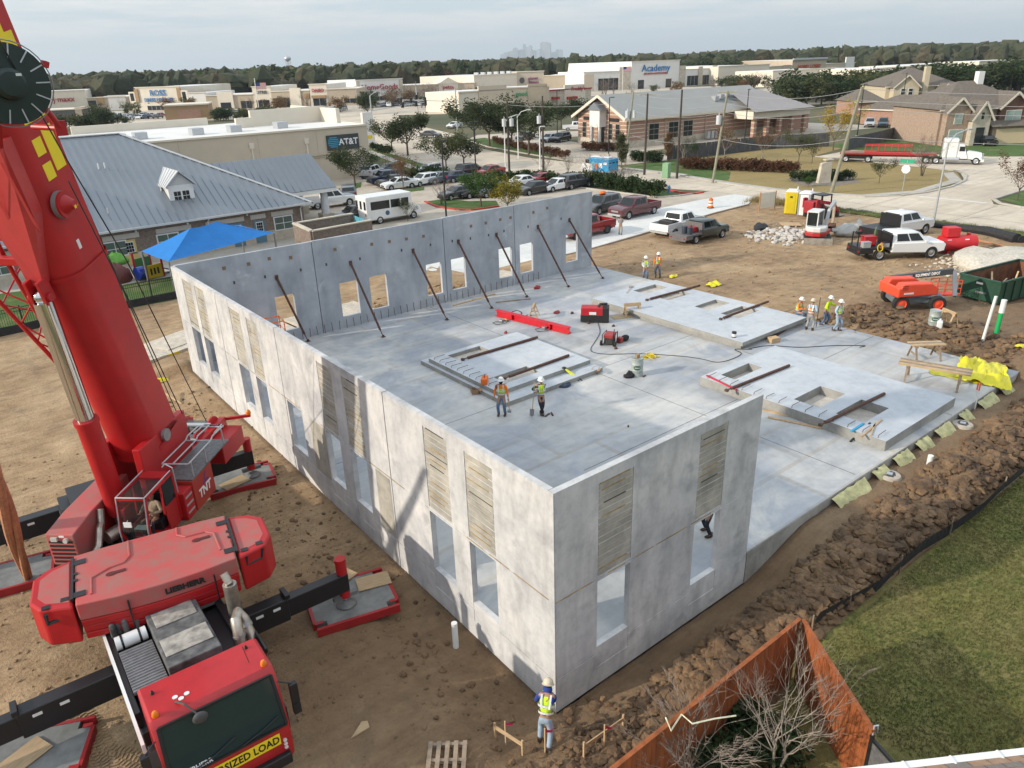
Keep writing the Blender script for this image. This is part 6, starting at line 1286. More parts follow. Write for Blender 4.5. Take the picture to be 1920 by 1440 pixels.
for k,y in enumerate((-.55,.0)):cargo('blue_barrel',('dark blue barrel on the near side of the dark green flatbed','dark blue barrel in the middle of the dark green flatbed')[k],'barrel',-2.0,y,.86,lambda o:(MB().lathe([(.24,0),(.25,.3),(.24,.6),(.03,.61)],14).build('barrel_body',mk('barrel_navy',(.03,.04,.06),.5,0,.1,4),o,True),MB().cyl((.1,0,.6),(.1,0,.64),.04,n=8).build('bung',BLACK,o)))
# traffic barrels
def barrel(loc,label):
    o=thing('traffic_barrel',label,'barrel',loc,0,'orange traffic barrels');
    for z0_,z1_,m_ in ((.06,.28,ORANGE),(.28,.42,WHITE),(.42,.58,ORANGE),(.58,.72,WHITE),(.72,.95,ORANGE)):rr0,rr1=.29-.09*z0_,.29-.09*z1_;MB().lathe([(rr0,z0_),(rr1,z1_)],16).build('band',m_,o,True)
    MB().lathe([(.36,0),(.36,.06),(.28,.08)],16).build('rubber_base',TYRE,o);MB().bx(-.1,.1,-.02,.02,.95,1.03).build('handle',ORANGE,o)
barrel(ON((53.59,12.57,0)),'orange and white traffic barrel beside the red fuel tank');barrel((*(55.35,37.89),.06),'orange and white traffic barrel at the end of the new driveway')
# fuel tank
t_=thing('fuel_tank','red skid fuel tank with a square pump box on top','tank',ON((52.66,12.8,0)),R(-37));TR=mk('tank_red',(.50,.015,.02),.45,0,.1,2)
sm(t_,'tank_shell',MB().cyl((-1.3,0,.75),(1.3,0,.75),.62,n=24),TR,smooth=True);sm(t_,'pump_box',MB().bx(-1.1,-.1,-.42,.42,1.3,2.0),TR,bev=.03);sm(t_,'fill_cap',MB().cyl((.8,0,1.3),(.8,0,1.5),.14,n=12),TR)
for x in (-.8,.8):sm(t_,'skid_foot',MB().bx(x-.1,x+.1,-.55,.55,0,.25),TR)
for x,z in ((-.9,1.0),(-.3,.95),(.45,1.02)):sm(t_,'warning_placard',MB().add([(x-.16,-.585,z-.13),(x+.16,-.585,z-.13),(x+.16,-.50,z+.13),(x-.16,-.50,z+.13)],[(0,1,2,3)]),WHITE)
# dumpster
A=Vector((40.61,5.3,0));B_=Vector((41.07,7.83,0));ry=math.atan2(B_.y-A.y,B_.x-A.x);wd=(B_-A).length
t_=thing('dumpster','dark green open roll off dumpster half full of scrap lumber','dumpster',(A.x,A.y,site_z(A.x,A.y)),ry-R(90));DGN=mk('dumpster_green',(.012,.06,.035),.5,.1,.25,2);H_=1.42;Ld=6.2
sm(t_,'hull',MB().bx(0,Ld,0,wd,.12,.2).bx(0,.07,0,wd,.2,H_).bx(Ld-.07,Ld,0,wd,.2,H_).bx(.07,Ld-.07,0,.07,.2,H_).bx(.07,Ld-.07,wd-.07,wd,.2,H_),DGN)
for a,c2 in (((0,0),(Ld,0)),((0,wd),(Ld,wd)),((0,0),(0,wd)),((Ld,0),(Ld,wd))):sm(t_,'top_rim',MB().bar((*a,H_+.03),(*c2,H_+.03),.14,.1),DGN)
for k in range(7):sm(t_,'side_rib',MB().bx(.5+k*.85,.6+k*.85,-.06,0,.15,H_),DGN)
sm(t_,'rust_lining',MB().bx(.075,.085,.08,wd-.08,.21,H_-.05).bx(Ld-.085,Ld-.075,.08,wd-.08,.21,H_-.05).bx(.09,Ld-.09,.075,.085,.21,H_-.05).bx(.09,Ld-.09,wd-.085,wd-.075,.21,H_-.05).bx(.09,Ld-.09,.09,wd-.09,.2,.21),mk('rust_lining',(.16,.07,.035),.85,.1,.5,2))
sm(t_,'lift_hook',MB().bx(-.06,0,wd*.3,wd*.55,.55,.65),STEEL);sm(t_,'sticker',MB().bx(-.005,-.001,wd*.42,wd*.58,1.08,1.2),WHITE);sm(t_,'runner',MB().bx(.2,Ld-.2,.3,.45,0,.12).bx(.2,Ld-.2,wd-.45,wd-.3,0,.12),BLACK)
rg_=random.Random(5)
for k in range(16):
    x,y=rg_.uniform(.6,3.4),rg_.uniform(.3,wd-.3);M_=Matrix.Translation(t_.location) @ Matrix.Rotation(ry-R(90),4,'Z');a=M_ @ Vector((x,y,.28));c2=M_ @ Vector((min(max(x+rg_.uniform(-.9,.9),.2),5),min(max(y+rg_.uniform(-.6,.6),.15),wd-.15),rg_.uniform(.4,1.5)))
    tag(MB().bar(a,c2,.09,.04).build('scrap_lumber',WOOD if k%3 else WOODOLD),'scrap lumber piece sticking out of the green dumpster','lumber','scrap lumber in the green dumpster')
# boom lift
a=Vector((35.11,8.38,0.1));c_=Vector((36.25,7.26,0.1));e_=Vector((34.87,10.07,0.1));dx_=(c_-a);ra=math.atan2(dx_.y,dx_.x);wb=2.05;tw=1.9
n_=Vector((-math.sin(ra),math.cos(ra),0));cc=a+Vector((math.cos(ra),math.sin(ra),0))*wb*.42+n_*tw/2
t_=thing('boom_lift','orange and grey telescopic boom lift with a dark boom standing on the dirt','lift',on(cc),ra);GR=mk('lift_grey',(.16,.18,.20),.5,.1,.1,3);OR2=mk('lift_orange',(.72,.075,.03),.5,0,.08,2)
for x in (-wb/2,wb/2):
    for s_ in (-1,1):
        w_=inst('wheel',cached(('wheel',.47,.34),lambda:wheel_meshes(.47,.34))[0],TYRE,t_,(x,s_*tw/2,.47));w_.rotation_euler=(0,0,0 if s_<0 else math.pi);inst('rim',MESHC[('wheel',.47,.34)][1],OR2,w_)
sm(t_,'chassis',MB().bx(-wb/2-.35,wb/2+.55,-.62,.62,.42,.78),GR,bev=.05);sm(t_,'turntable',MB().bx(-1.15,1.0,-.75,.75,.78,.95),GR,bev=.03)
MT=Matrix.Translation((-.25,0,0)) @ Matrix.Rotation(R(14),4,'Z')
for s_,x0,x1 in ((-1,-1.35,1.15),(1,-1.35,.95)):
    b=MB(MT);pr=[(x0,.92),(x0+.0,1.35),(x0+.25,1.72),(x1-.5,1.66),(x1,1.35),(x1,.92)];y0,y1=sorted((s_*.32,s_*.98));v=[(x,y0,z) for x,z in pr]+[(x,y1,z) for x,z in pr];b.add(v,[tuple(range(6)),tuple(range(6,12))[::-1]]+[((i+1)%6,i,6+i,6+(i+1)%6) for i in range(6)]);hd_=b.build('engine_cover',OR2,t_,bev=.07)
    for k in range(3):MB(MT).bx(x0+.12,x0+.5,s_*.985-.006,s_*.985+.006,1.38+k*.1,1.42+k*.1).build('louvre',mk('louvre_dark',(.25,.02,.015),.7,0,.1,3),hd_)
    MB(MT).bx(x0+.3,x0+.9,s_*.985-.005,s_*.985+.005,1.1,1.2).build('sticker',WHITE,hd_)
b=MB(MT);b.bx(-1.42,-1.2,-.98,.98,.9,1.5);cw_=b.build('rear_counterweight',OR2,t_,bev=.08)
P0_,P1_=Vector((42.65,12.71,0)),Vector((47,10.48,0));Wl=Matrix.Translation(on(cc)) @ Matrix.Rotation(ra,4,'Z');Wi=Wl.inverted()
p0=Wi @ Vector((37.37,10.46,1.44));p1=Wi @ Vector((38.49,7.24,2.3));dB=(p1-p0).normalized()
bm_=MB().bar(p0,p0.lerp(p1,.99),.28,.34).build('boom',mk('boom_dark',(.035,.042,.05),.4,.1,.1,3),t_,bev=.02);MB().bar(p0-dB*.1,p0+dB*1.3,.36,.2).build('boom_root',GR,bm_)
j=p1;jd=Wi @ Vector((37.6,6.62,1.03));MB().bar(j,jd,.2,.24).build('fly_jib',GR,t_,bev=.02)
Mtx=frame(p0.lerp(p1,.60)+Vector((0,0,0)),dB,(0,0,1));side_n=Mtx.to_3x3() @ Vector((0,0,1))
lt=mk('white_lettering',(.75,.75,.75),.6,0,0)
for s_,f_ in ((1,.60),(1,.25)):
    body='EQUIPMENT DEPOT' if f_>.5 else 'SKYJACK';M_=frame(p0.lerp(p1,f_)+side_n*(.145),dB,(0,0,1));text('boom_lettering',body,.24 if f_>.5 else .22,lt,M_,bm_,bold=.004,sx=.62 if f_>.5 else .8,shear=.2)
bq=Wi @ Vector((38.95,7.74,0.64));Mb=Matrix.Translation(bq) @ Matrix.Rotation(.15,4,'Z') @ Matrix.Scale(.86,4)
sm(t_,'platform_floor',MB(Mb).bx(-.9,.9,-.4,.4,0,.12),OR2)
for z in (.5,.85,1.1):sm(t_,'platform_rail',MB(Mb).tube([(-.9,-.4,z),(.9,-.4,z),(.9,.4,z),(-.9,.4,z),(-.9,-.4,z)],.026),OR2)
for x in (-.9,-.3,.3,.9):
    for y in (-.4,.4):sm(t_,'platform_post',MB(Mb).cyl((x,y,.1),(x,y,1.1),.024,n=6),OR2)
# mini excavator
eq=Vector((49.29,22.36,0));t_=thing('mini_excavator','small white and red excavator with its blade towards the building','excavator',on(eq),R(-146)+R(0));XW=mk('digger_white',(.62,.62,.60),.45,0,.08,2);XG=mk('digger_grey',(.20,.21,.21),.6,.2,.2,4)
for s_ in (-1,1):
    b=MB();pr=[(-1.1,.12),(-.9,0),(.9,0),(1.1,.12),(1.1,.38),(.9,.5),(-.9,.5),(-1.1,.38)];v=[(x,s_*.85-.18,z) for x,z in pr]+[(x,s_*.85+.18,z) for x,z in pr];b.add(v,[tuple(range(8)),tuple(range(8,16))[::-1]]+[((i+1)%8,i,8+i,8+(i+1)%8) for i in range(8)]);b.build('crawler_track',TYRE,t_);MB().bx(-.7,.7,s_*.85-.19,s_*.85+.19,.16,.34).build('track_frame',XG,t_)
sm(t_,'undercarriage',MB().bx(-.7,.7,-.7,.7,.28,.55),XG);sm(t_,'dozer_blade',MB().bx(1.45,1.55,-1.1,1.1,.02,.55).bx(.7,1.46,-.55,-.4,.2,.35).bx(.7,1.46,.4,.55,.2,.35),mk('worn_steel',(.33,.30,.26),.6,.3,.3,3))
MH=Matrix.Rotation(R(160),4,'Z')
b=MB(MH);b.prism([(1.0,-.75),(1.0,.75),(-.7,.85),(-1.25,.55),(-1.35,0),(-1.25,-.55),(-.7,-.85)],.62,.95);b.build('tail_guard',mk('digger_red',(.42,.02,.02),.45,0,.1,2),t_,bev=.05)
b=MB(MH);b.prism([(.2,-.72),(.2,.72),(-.7,.82),(-1.22,.52),(-1.32,0),(-1.22,-.52),(-.7,-.82)],.95,1.35);b.build('engine_hood',XW,t_,bev=.08)
x0,x1,y0,y1=-.55,.95,-.05,.82;b=MB(MH)
for x in (x0,x1):
    for y in (y0,y1):b.bar((x,y,.95),(x*.95,y,2.45),.09,.09)
b.bx(x0-.05,x1+.03,y0-.05,y1+.04,2.42,2.52);cb=b.build('cab_frame',XW,t_,bev=.02);b=MB(MH);b.bx(x0+.02,x1-.04,y0+.02,y1-.02,1.1,2.42);b.build('cab_glazing',GLASS,cb);b=MB(MH);b.bx(x0-.02,x1-.0,y1-.02,y1+.02,.95,1.5);b.build('cab_door_panel',MATS['digger_red'],cb)
b=MB(MH);b.bar((1.0,-.25,1.0),(1.75,-.25,2.35),.24,.30);b.bar((1.75,-.25,2.35),(3.1,-.25,2.75),.22,.26);bo=b.build('boom',mk('boom_pale',(.42,.45,.46),.5,0,.1,2),t_,bev=.03);b=MB(MH);b.bar((3.1,-.25,2.8),(3.2,-.25,1.0),.2,.22);b.build('dipper_arm',mk('arm_worn',(.45,.36,.27),.6,.1,.3,3),t_,bev=.02);b=MB(MH);b.cyl((1.5,-.25,2.6),(2.9,-.25,3.0),.06,n=8);b.build('arm_cylinder',CHROME,bo)
b=MB(MH);b.add([(3.2,-.55,1.0),(3.2,.05,1.0),(3.35,.05,.45),(3.35,-.55,.45),(2.75,.05,.3),(2.75,-.55,.3),(2.8,.05,.75),(2.8,-.55,.75)],[(0,1,2,3),(3,2,4,5),(1,6,4,2),(0,3,5,7),(0,7,6,1)]);b.build('bucket',RUST,t_)
# skid steer behind it
t_=thing('skid_steer','red compact track loader with a black cage parked behind the small excavator','loader',(*(58.43,27.6),.02),R(-15));SR=mk('loader_red',(.33,.02,.03),.5,0,.15,2)
for s_ in (-1,1):sm(t_,'track',MB().bx(-1.1,1.1,s_*.8-.2,s_*.8+.2,.02,.75),TYRE,bev=.12);sm(t_,'lift_arm',MB().bar((-1.2,s_*.82,1.7),(.9,s_*.82,1.25),.14,.3).bar((.9,s_*.82,1.25),(1.5,s_*.82,.45),.14,.25).bar((-1.2,s_*.82,.9),(-1.2,s_*.82,1.8),.14,.3),SR)
sm(t_,'engine_hood',MB().bx(-1.5,-.4,-.6,.6,.5,1.6),SR,bev=.06);b=MB()
for x in (-.5,.8):
    for y in (-.55,.55):b.bar((x,y,.7),(x*.92,y,2.1),.09,.09)
b.bx(-.55,.8,-.6,.6,2.05,2.15);sm(t_,'cab_cage',b,BLACK);sm(t_,'seat',MB().bx(-.4,0,-.25,.25,.7,1.4),BLACK);sm(t_,'bucket',MB().bx(1.5,2.2,-1.0,1.0,.05,.12).bx(1.5,1.56,-1.0,1.0,.1,.6),STEEL)
# toilets, sign board
def portable(loc,rz,label,m1_,m2_):
    o=thing('portable_toilet',label,'toilet',loc,rz,'portable toilets by the road');MB().bx(-.55,.55,-.56,.56,.02,2.1).build('cabin',m1_,o,bev=.03);MB().add([(-.58,-.6,2.1),(.58,-.6,2.1),(.58,.6,2.1),(-.58,.6,2.1),(-.5,-.4,2.28),(.5,-.4,2.28),(.5,.4,2.28),(-.5,.4,2.28)],[(0,1,5,4),(1,2,6,5),(2,3,7,6),(3,0,4,7),(4,5,6,7),(3,2,1,0)]).build('roof',WHITE,o)
    MB().bx(.55,.575,-.38,.38,.1,2.0).build('door',m2_,o);MB().bx(.576,.58,-.12,.12,1.55,1.72).build('door_sign',BLACK,o);MB().cyl((-.4,.4,2.2),(-.4,.4,2.5),.05,n=8).build('vent_pipe',WHITE,o)
portable((*(58.33,30.56),.03),R(205),'yellow portable toilet beside the road',mk('toilet_yellow',(.66,.52,.01),.45,0,.06,2),mk('toilet_yellow_door',(.58,.45,.01),.45,0,.06,2));portable((*(58.25,29.01),.03),R(195),'white and grey portable toilet beside the yellow one',mk('toilet_grey',(.27,.31,.36),.45,0,.06,2),WHITE)
a,c_=Vector((57.3,33.43,0)),Vector((59.25,32.96,0));t_=thing('sign_board','blank white plywood sign board on two posts beside the road','sign');sm(t_,'board',MB().bar(a+Vector((0,0,1.0)),c_+Vector((0,0,1.0)),.03,1.5),mk('board_white',(.62,.62,.60),.7,0,.06,2))
for P_ in (a,c_):sm(t_,'post',MB().bar(P_,P_+Vector((0,0,1.85)),.09,.09),mk('cedar_post',(.40,.20,.08),.8,0,.2,4))
# rolls of black silt fence and a plank by the verge
t_=thing('silt_fence_roll','long heap of rolled black silt fence along the verge','fabric',(0,0,0));pts=[ON((62.22,21.06),.2),ON((60.86,18.3),.22),ON((60.94,15.88),.22),ON((60.67,13.65),.3),ON((59.17,10.9),.3)];sm(t_,'fabric_roll',MB().tube(pts,[.3,.28,.3,.42,.45],9),mk('silt_black',(.018,.018,.02),.75,0,.4,5,bump=.8,bs=5),smooth=True);sm(t_,'loose_fabric',MB().tube([(p[0]+.3,p[1]-.3,p[2]-.1) for p in pts],[.2,.3,.25,.3,.35],8),MATS['silt_black'],smooth=True)
a,c_=Vector(ON((57.61,13.99),.2)),Vector(ON((56.42,10.36),.2));tag(MB().bar(a,c_,.3,.05).build('plank',mk('orange_plank',(.48,.21,.08),.8,0,.2,3)),'orange brown plank lying beside the black silt fence rolls','plank')
for x0_,w_,lb in (((50.51,28.66),2.2,'bundle of black plastic sheet lying left of the excavator'),):heap('plastic_bundle',lb,ON(x0_),(1.4,.6,.25),MATS['silt_black'],'plastic',8,.5)
o=tag(MB().bx(-.9,.9,-.45,.45,0,.05).build('plywood_sheet',WOOD,loc=ON((53.09,27.22),.15)),'pale plywood sheet leaning beside the excavator cab','plywood');o.rotation_euler=(.12,.05,-.6)
heap('covered_heap','heap covered with pale plastic between excavator and flatbed truck',ON((53.5,21.44)),(2.0,1.1,.7),mk('pale_plastic',(.42,.41,.38),.5,0,.2,2,bump=.6,bs=3),'heap',9,-.4)
# ---------------------------------------------------------------- buildings round the site
CREAM=mk('cream_stucco',(.52,.45,.355),.9,0,.05,.5);CREAML=mk('cream_stucco_light',(.66,.60,.50),.9,0,.05,.4);WSTUC=mk('white_stucco',(.68,.67,.64),.9,0,.05,.4);BEIGE=mk('beige_stucco',(.44,.37,.28),.9,0,.06,.4);TAN=mk('tan_stucco',(.33,.22,.12),.9,0,.06,.4);WROOF=mk('white_roof_membrane',(.66,.65,.63),.9,0,.08,.2)
STONE=mk('pale_stone',(.48,.43,.35),.9,0,.2,1.2);ASPH=mk('shingle_brown',(.135,.115,.095),.95,0,.25,2.5,bump=.4,bs=6);SEAM=mk('seam_metal',(.235,.255,.28),.42,.35,.06,.3);SEAMW=mk('seam_metal_white',(.55,.56,.57),.45,.2,.05,.5);SHADE=mk('window_dark',(.02,.026,.03),.12,0,0);SHADEG=mk('window_green',(.10,.14,.12),.15,0,.1,2)
def brickmat(n,c1,c2,mortar,s=1.0):
    m,t,b=newmat('brick_'+n,.9);br=t.nodes.new('ShaderNodeTexBrick');br.inputs['Scale'].default_value=4.2*s;br.inputs['Color1'].default_value=(*c1,1);br.inputs['Color2'].default_value=(*c2,1);br.inputs['Mortar'].default_value=(*mortar,1);br.inputs['Mortar Size'].default_value=.03;br.inputs['Bias'].default_value=0
    sp=t.nodes.new('ShaderNodeSeparateXYZ');t.links.new(pos(t,obj=True),sp.inputs[0]);sm_=t.nodes.new('ShaderNodeMath');t.links.new(sp.outputs[0],sm_.inputs[0]);t.links.new(sp.outputs[1],sm_.inputs[1]);cb_=t.nodes.new('ShaderNodeCombineXYZ');t.links.new(sm_.outputs[0],cb_.inputs[0]);t.links.new(sp.outputs[2],cb_.inputs[1]);t.links.new(cb_.outputs[0],br.inputs['Vector'])
    c=mix(t,.5,br.outputs['Color'],ramp(t,noiz(t,pos(t,obj=True),3,4),[(.3,.6),(.5,1),(.7,1.3)]),'MULTIPLY');t.links.new(c,b.inputs['Base Color']);return m
BRD=brickmat('dark',(.12,.075,.055),(.22,.16,.125),(.26,.23,.20));BRR=brickmat('red',(.30,.135,.085),(.36,.18,.12),(.42,.34,.28));BRT=brickmat('tan',(.27,.17,.12),(.34,.23,.16),(.42,.36,.30))
def bthing(name,label,a,c_,cat='building',group=None):
    rz=math.atan2(c_[1]-a[1],c_[0]-a[0]);o=thing(name,label,cat,(a[0],a[1],0),rz,group);return o,math.hypot(c_[0]-a[0],c_[1]-a[1])
def roofplane(o,name,P,mat,seam=None,rise=.06,parts=False):
    # P: eave left, eave right, ridge right, ridge left; standing seams run up the slope
    A,B_,C_,D_=[Vector(p) for p in P];n=(B_-A).cross(D_-A).normalized();ex=(B_-A).normalized();ey=n.cross(ex)
    th=n*.05
    if not seam:
        b=MB();pts=[A,B_,C_,D_] if (C_-D_).length>.05 else [A,B_,C_];k=len(pts);b.add([p-th for p in pts]+pts,[tuple(range(k))[::-1],tuple(range(k,2*k))]+[(i,(i+1)%k,k+(i+1)%k,k+i) for i in range(k)]);return b.build(name,mat,o)
    L_=(B_-A).length;xd,xc=(D_-A).dot(ex),(C_-A).dot(ex);hy=(D_-A).dot(ey)
    def hi(x):# slope height of the outline at x
        if x<xd:return hy*x/xd if xd>.01 else hy
        if x>xc:return hy*(L_-x)/(L_-xc) if L_-xc>.01 else hy
        return hy
    n_=max(1,round(L_/seam));sb_=MB();fl=MB()
    for i in range(n_):
        x0,x1=L_*i/n_,L_*(i+1)/n_;xs_=sorted({x0,x1} | {x for x in (xd,xc) if x0<x<x1});pts=[A+ex*x0,A+ex*x1]+[A+ex*x+ey*max(.01,hi(x)) for x in xs_[::-1]];k=len(pts)
        b=MB() if parts else fl;b.add([p-th for p in pts]+pts,[tuple(range(k))[::-1],tuple(range(k,2*k))]+[(j,(j+1)%k,k+(j+1)%k,k+j) for j in range(k)])
        if parts:
            if hi(x0)>.1:b.bar(A+ex*x0+n*rise/2,A+ex*x0+ey*hi(x0)+n*rise/2,.05,rise,n)
            b.build('roof_panel',mat,o)
        elif hi(x0)>.1:sb_.bar(A+ex*x0+n*rise/2,A+ex*x0+ey*hi(x0)+n*rise/2,.06,rise,n)
    if not parts:f_=fl.build(name,mat,o);s_=sb_.build('roof_seams',mat,o);s_['kind']='stuff'
def win(o,x,z,w,h,y=-.02,frame=WHITE,glass=SHADE,nx=1,nz=2,wall=None):
    MB().bx(x-w/2-.07,x+w/2+.07,y-.05,y+.02,z-.07,z+h+.07).build('window',frame,o).parent=o
    f_=[c_ for c_ in o.children if c_.name.startswith('window')][-1]
    for i in range(nx):
        for j in range(nz):MB().bx(x-w/2+w*i/nx+.03,x-w/2+w*(i+1)/nx-.03,y-.07,y-.045,z+h*j/nz+.03,z+h*(j+1)/nz-.03).build('pane',glass,f_)
# --- daycare
o,L_=bthing('daycare_building','brick building with a big grey standing seam roof and dormers behind the site',(-9,57.6),(19.8,57.6));X0=9
MB().bx(0,28.8,0,22,.9,3.2).build('brick_wall',BRD,o);MB().bx(-.04,28.84,-.04,22.04,0,.95).build('stone_base',STONE,o);MB().bx(-.06,28.86,-.06,.0,.93,1.02).build('base_ledge',STONE,o)
ez,rz_=3.12,9.7
roofplane(o,'roof',[(-.6,-.7,ez),(29.4,-.7,ez),(16.7,10.6,rz_),(2,10.6,rz_)],SEAM,.62,parts=True);roofplane(o,'hip_end',[(29.4,-.7,ez),(29.4,22,ez),(16.7,10.6,rz_),(16.7,10.6,rz_)],SEAM,.62);roofplane(o,'back_slope',[(29.4,22,ez),(-.6,22,ez),(2,10.6,rz_),(16.7,10.6,rz_)],SEAM)
MB().bar((2,10.6,rz_+.04),(16.7,10.6,rz_+.04),.3,.08).bar((16.7,10.6,rz_+.05),(29.4,-.7,ez+.05),.3,.08).build('ridge_cap',SEAMW,o);MB().bx(-.7,29.5,-.85,-.7,ez-.14,ez+.02).bx(29.4,29.55,-.85,22,ez-.14,ez+.02).build('gutter',SEAMW,o);MB().bx(-.5,29.3,-.7,0,ez-.12,ez-.06).build('soffit',WHITE,o)
for x in (19.9,28.5):MB().tube([(x,-.75,ez-.1),(x,-.1,ez-.5),(x,-.1,.1)],.06,6).build('downpipe',WHITE,o)
def dormer(x,y0,w,z0,zh,apex):
    d=MB().bx(x-w/2,x+w/2,y0,y0+5,z0-1.5,zh).build('dormer',WHITE,o);MB().add([(x-w/2,y0-.01,zh),(x+w/2,y0-.01,zh),(x,y0-.01,apex-.05)],[(0,1,2)]).build('gable_face',mk('gable_grey',(.50,.51,.51),.8,0,.03,2),d)
    yb=y0+(apex-ez)*1.75-1.0
    for s_ in (-1,1):
        P_=[(x+s_*(w/2+.25),y0-.3,zh-.15),(x,y0-.3,apex),(x,y0+4.6,apex),(x+s_*(w/2+.25),y0+2.6,zh-.15)];b=MB();b.add([Vector(p)+Vector((0,0,.08)) for p in P_]+P_,[(0,1,2,3),(7,6,5,4),(0,4,5,1),(1,5,6,2),(2,6,7,3),(3,7,4,0)])
        for k in range(6):u=k/6;q0=Vector(P_[0]).lerp(Vector(P_[3]),u);q1=Vector(P_[1]).lerp(Vector(P_[2]),u);b.bar(q0+Vector((0,0,.1)),q1+Vector((0,0,.1)),.05,.06)
        b.build('dormer_roof',SEAMW,d)
    for s_ in (-1,1):
        for i in range(2):
            for j in range(2):MB().bx(x+s_*.36-.29+.3*i,x+s_*.36-.02+.3*i,y0-.035,y0-.02,z0+.18+.42*j,z0+.55+.42*j).build('pane',SHADE,d)
    MB().bx(x-.82,x+.82,y0-.02,y0-.004,z0+.05,z0+1.15).build('window_frame',WHITE,d)
dormer(9.7+X0,1.7,2.1,4.25,5.75,6.85);dormer(.9+X0,1.7,2.1,4.25,5.75,6.85)
for x,z in ((.5,.0),(12.0,0)):pass
BLUE=mk('door_blue',(.10,.19,.26),.5,0,.06,3);CRD=mk('door_cream',(.55,.42,.16),.5,0,.06,3)
def sdoor(x,m_):
    d=MB().bx(x-.5,x+.5,-.06,.02,.05,2.1).build('door',m_,o);MB().bx(x-.33,x+.33,-.085,-.06,1.05,1.95).build('door_light_frame',WHITE,d)
    for i in range(3):
        for j in range(3):MB().bx(x-.28+.19*i,x-.11+.19*i,-.1,-.085,1.1+.27*j,1.34+.27*j).build('pane',SHADE,d)
    MB().ball((x+.4,-.1,1.0),.05).build('handle',STEEL,d)
sdoor(13.4+X0,BLUE);sdoor(15.4+X0,BLUE);sdoor(4.3+X0,CRD);sdoor(8.6+X0,BLUE)
for x in (11.5,17.7,3.2,7.4,-2,-5):win(o,x+X0,.95,1.7,1.15,glass=SHADEG,nx=2,nz=2)
for x,w in ((12.4,3.4),(15.4,1.4),(17.7,2.1),(3.8,2.8),(8.0,2.9),(-2,2.4),(-5,2.4)):MB().bx(x+X0-w/2,x+X0+w/2,-.05,.0,2.22,2.62).build('lintel',mk('lintel_grey',(.50,.47,.43),.9,0,.06,2),o)
for x in (5.0,9.2,14.4):MB().ball((x+X0,-.1,2.72),.1).build('wall_lamp',WHITE,o)
for x,y in ((8.0,4.6),(8.6,4.6),(12.6,6.4),(13.1,6.4),(16.4,3),(11.5,1.2)):
    z=ez+(y+.7)*(rz_-ez)/11.3;MB().cyl((x+X0-8,y,z-.2),(x+X0-8,y,z+.45),.06,n=7).build('vent_pipe',WHITE,o)
# canopy roof on the right of it
o,L_=bthing('entrance_canopy','open canopy with a grey metal roof on round columns, right of the brick building',(14.2,62),(25.5,62))
roofplane(o,'roof',[(0,0,3.4),(11.4,0,3.4),(10.7,4,6.5),(.3,4,6.5)],SEAM,.62,parts=True);roofplane(o,'back_slope',[(11.4,8,3.4),(0,8,3.4),(.3,4,6.5),(10.7,4,6.5)],SEAM);MB().add([(11.35,0.1,3.4),(11.35,7.9,3.4),(10.68,4,6.45)],[(0,1,2)]).build('gable_end',WHITE,o);MB().bx(0,11.4,.05,7.95,3.0,3.4).build('entablature',WHITE,o)
for x,y in ((10.3,.9),(10.3,7.1),(3,.9)):c2=MB().cyl((x,y,.8),(x,y,3.0),.42,.36,n=18).build('column',mk('column_white',(.62,.64,.66),.7,0,.04,2),o,True);MB().bx(x-.62,x+.62,y-.62,y+.62,0,.8).build('column_base',STONE,c2)
# brick bin enclosure and playground
o,L_=bthing('bin_enclosure','roofless brick enclosure in front of the brick building',(18.17,59.82),(16.55,51.98),'wall');
A_,B_,C_,D_=(16.6,49.0),(22.4,49.4),(22.8,53.6),(17.0,53.4);o.location=(0,0,0);o.rotation_euler=(0,0,0)
for k,(a,c_) in enumerate(((A_,B_),(D_,C_),(A_,D_))):MB().bar((*a,1.1),(*c_,1.1),.3,2.0).build('brick_wall',BRD,o);MB().bar((*a,2.14),(*c_,2.14),.42,.1).build('coping',STONE,o)
for k in range(8):a=Vector((*B_,1.05)).lerp(Vector((*C_,1.05)),k/8+.01);c_=Vector((*B_,1.05)).lerp(Vector((*C_,1.05)),(k+1)/8-.01);MB().bar(a,c_,.05,1.9).build('gate_board',mk('gate_blue',(.10,.34,.42),.6,0,.08,2),o)
CANB=mk('canopy_blue',(.008,.17,.50),.75,0,.08,1.2)
pc=[(1.96,52.5,2.6),(2.09,49.46,2.2),(8.4,47.81,2.5),(8.65,53.02,2.6)];t_=thing('shade_canopy','bright blue fabric shade canopy over the playground','canopy',(0,0,0))
pa,pb_=Vector((5.24,51.1,3.5)),Vector((6.04,48.85,3.5));Q=[Vector((3.6,50.5,2.45)),Vector((4.4,46.6,2.2)),Vector((13.6,49.6,2.4)),Vector((12.4,54.0,2.6))];pa,pb_=Vector((7.2,49.8,3.7)),Vector((9.6,51,3.7))
b=MB();V_=Q+[pa,pb_];
def sagtri(b,a,c_,d_,n=5):
    idx={}
    for i in range(n+1):
        for j in range(n+1-i):
            u,v=i/n,j/n;p=a*(1-u-v)+c_*u+d_*v;p=p-Vector((0,0,.35*(u*v+v*(1-u-v)*.6+u*(1-u-v)*.6)));idx[(i,j)]=len(b.v);b.v.append(tuple(p))
    for i in range(n):
        for j in range(n-i):
            b.f.append((idx[(i,j)],idx[(i+1,j)],idx[(i,j+1)]))
            if i+j<n-1:b.f.append((idx[(i+1,j)],idx[(i+1,j+1)],idx[(i,j+1)]))
for tri in ((Q[0],Q[1],pa),(Q[1],pb_,pa),(Q[1],Q[2],pb_),(Q[2],Q[3],pb_),(Q[3],pa,pb_),(Q[3],Q[0],pa)):sagtri(b,*tri)
sm(t_,'fabric_top',b,CANB,smooth=True)
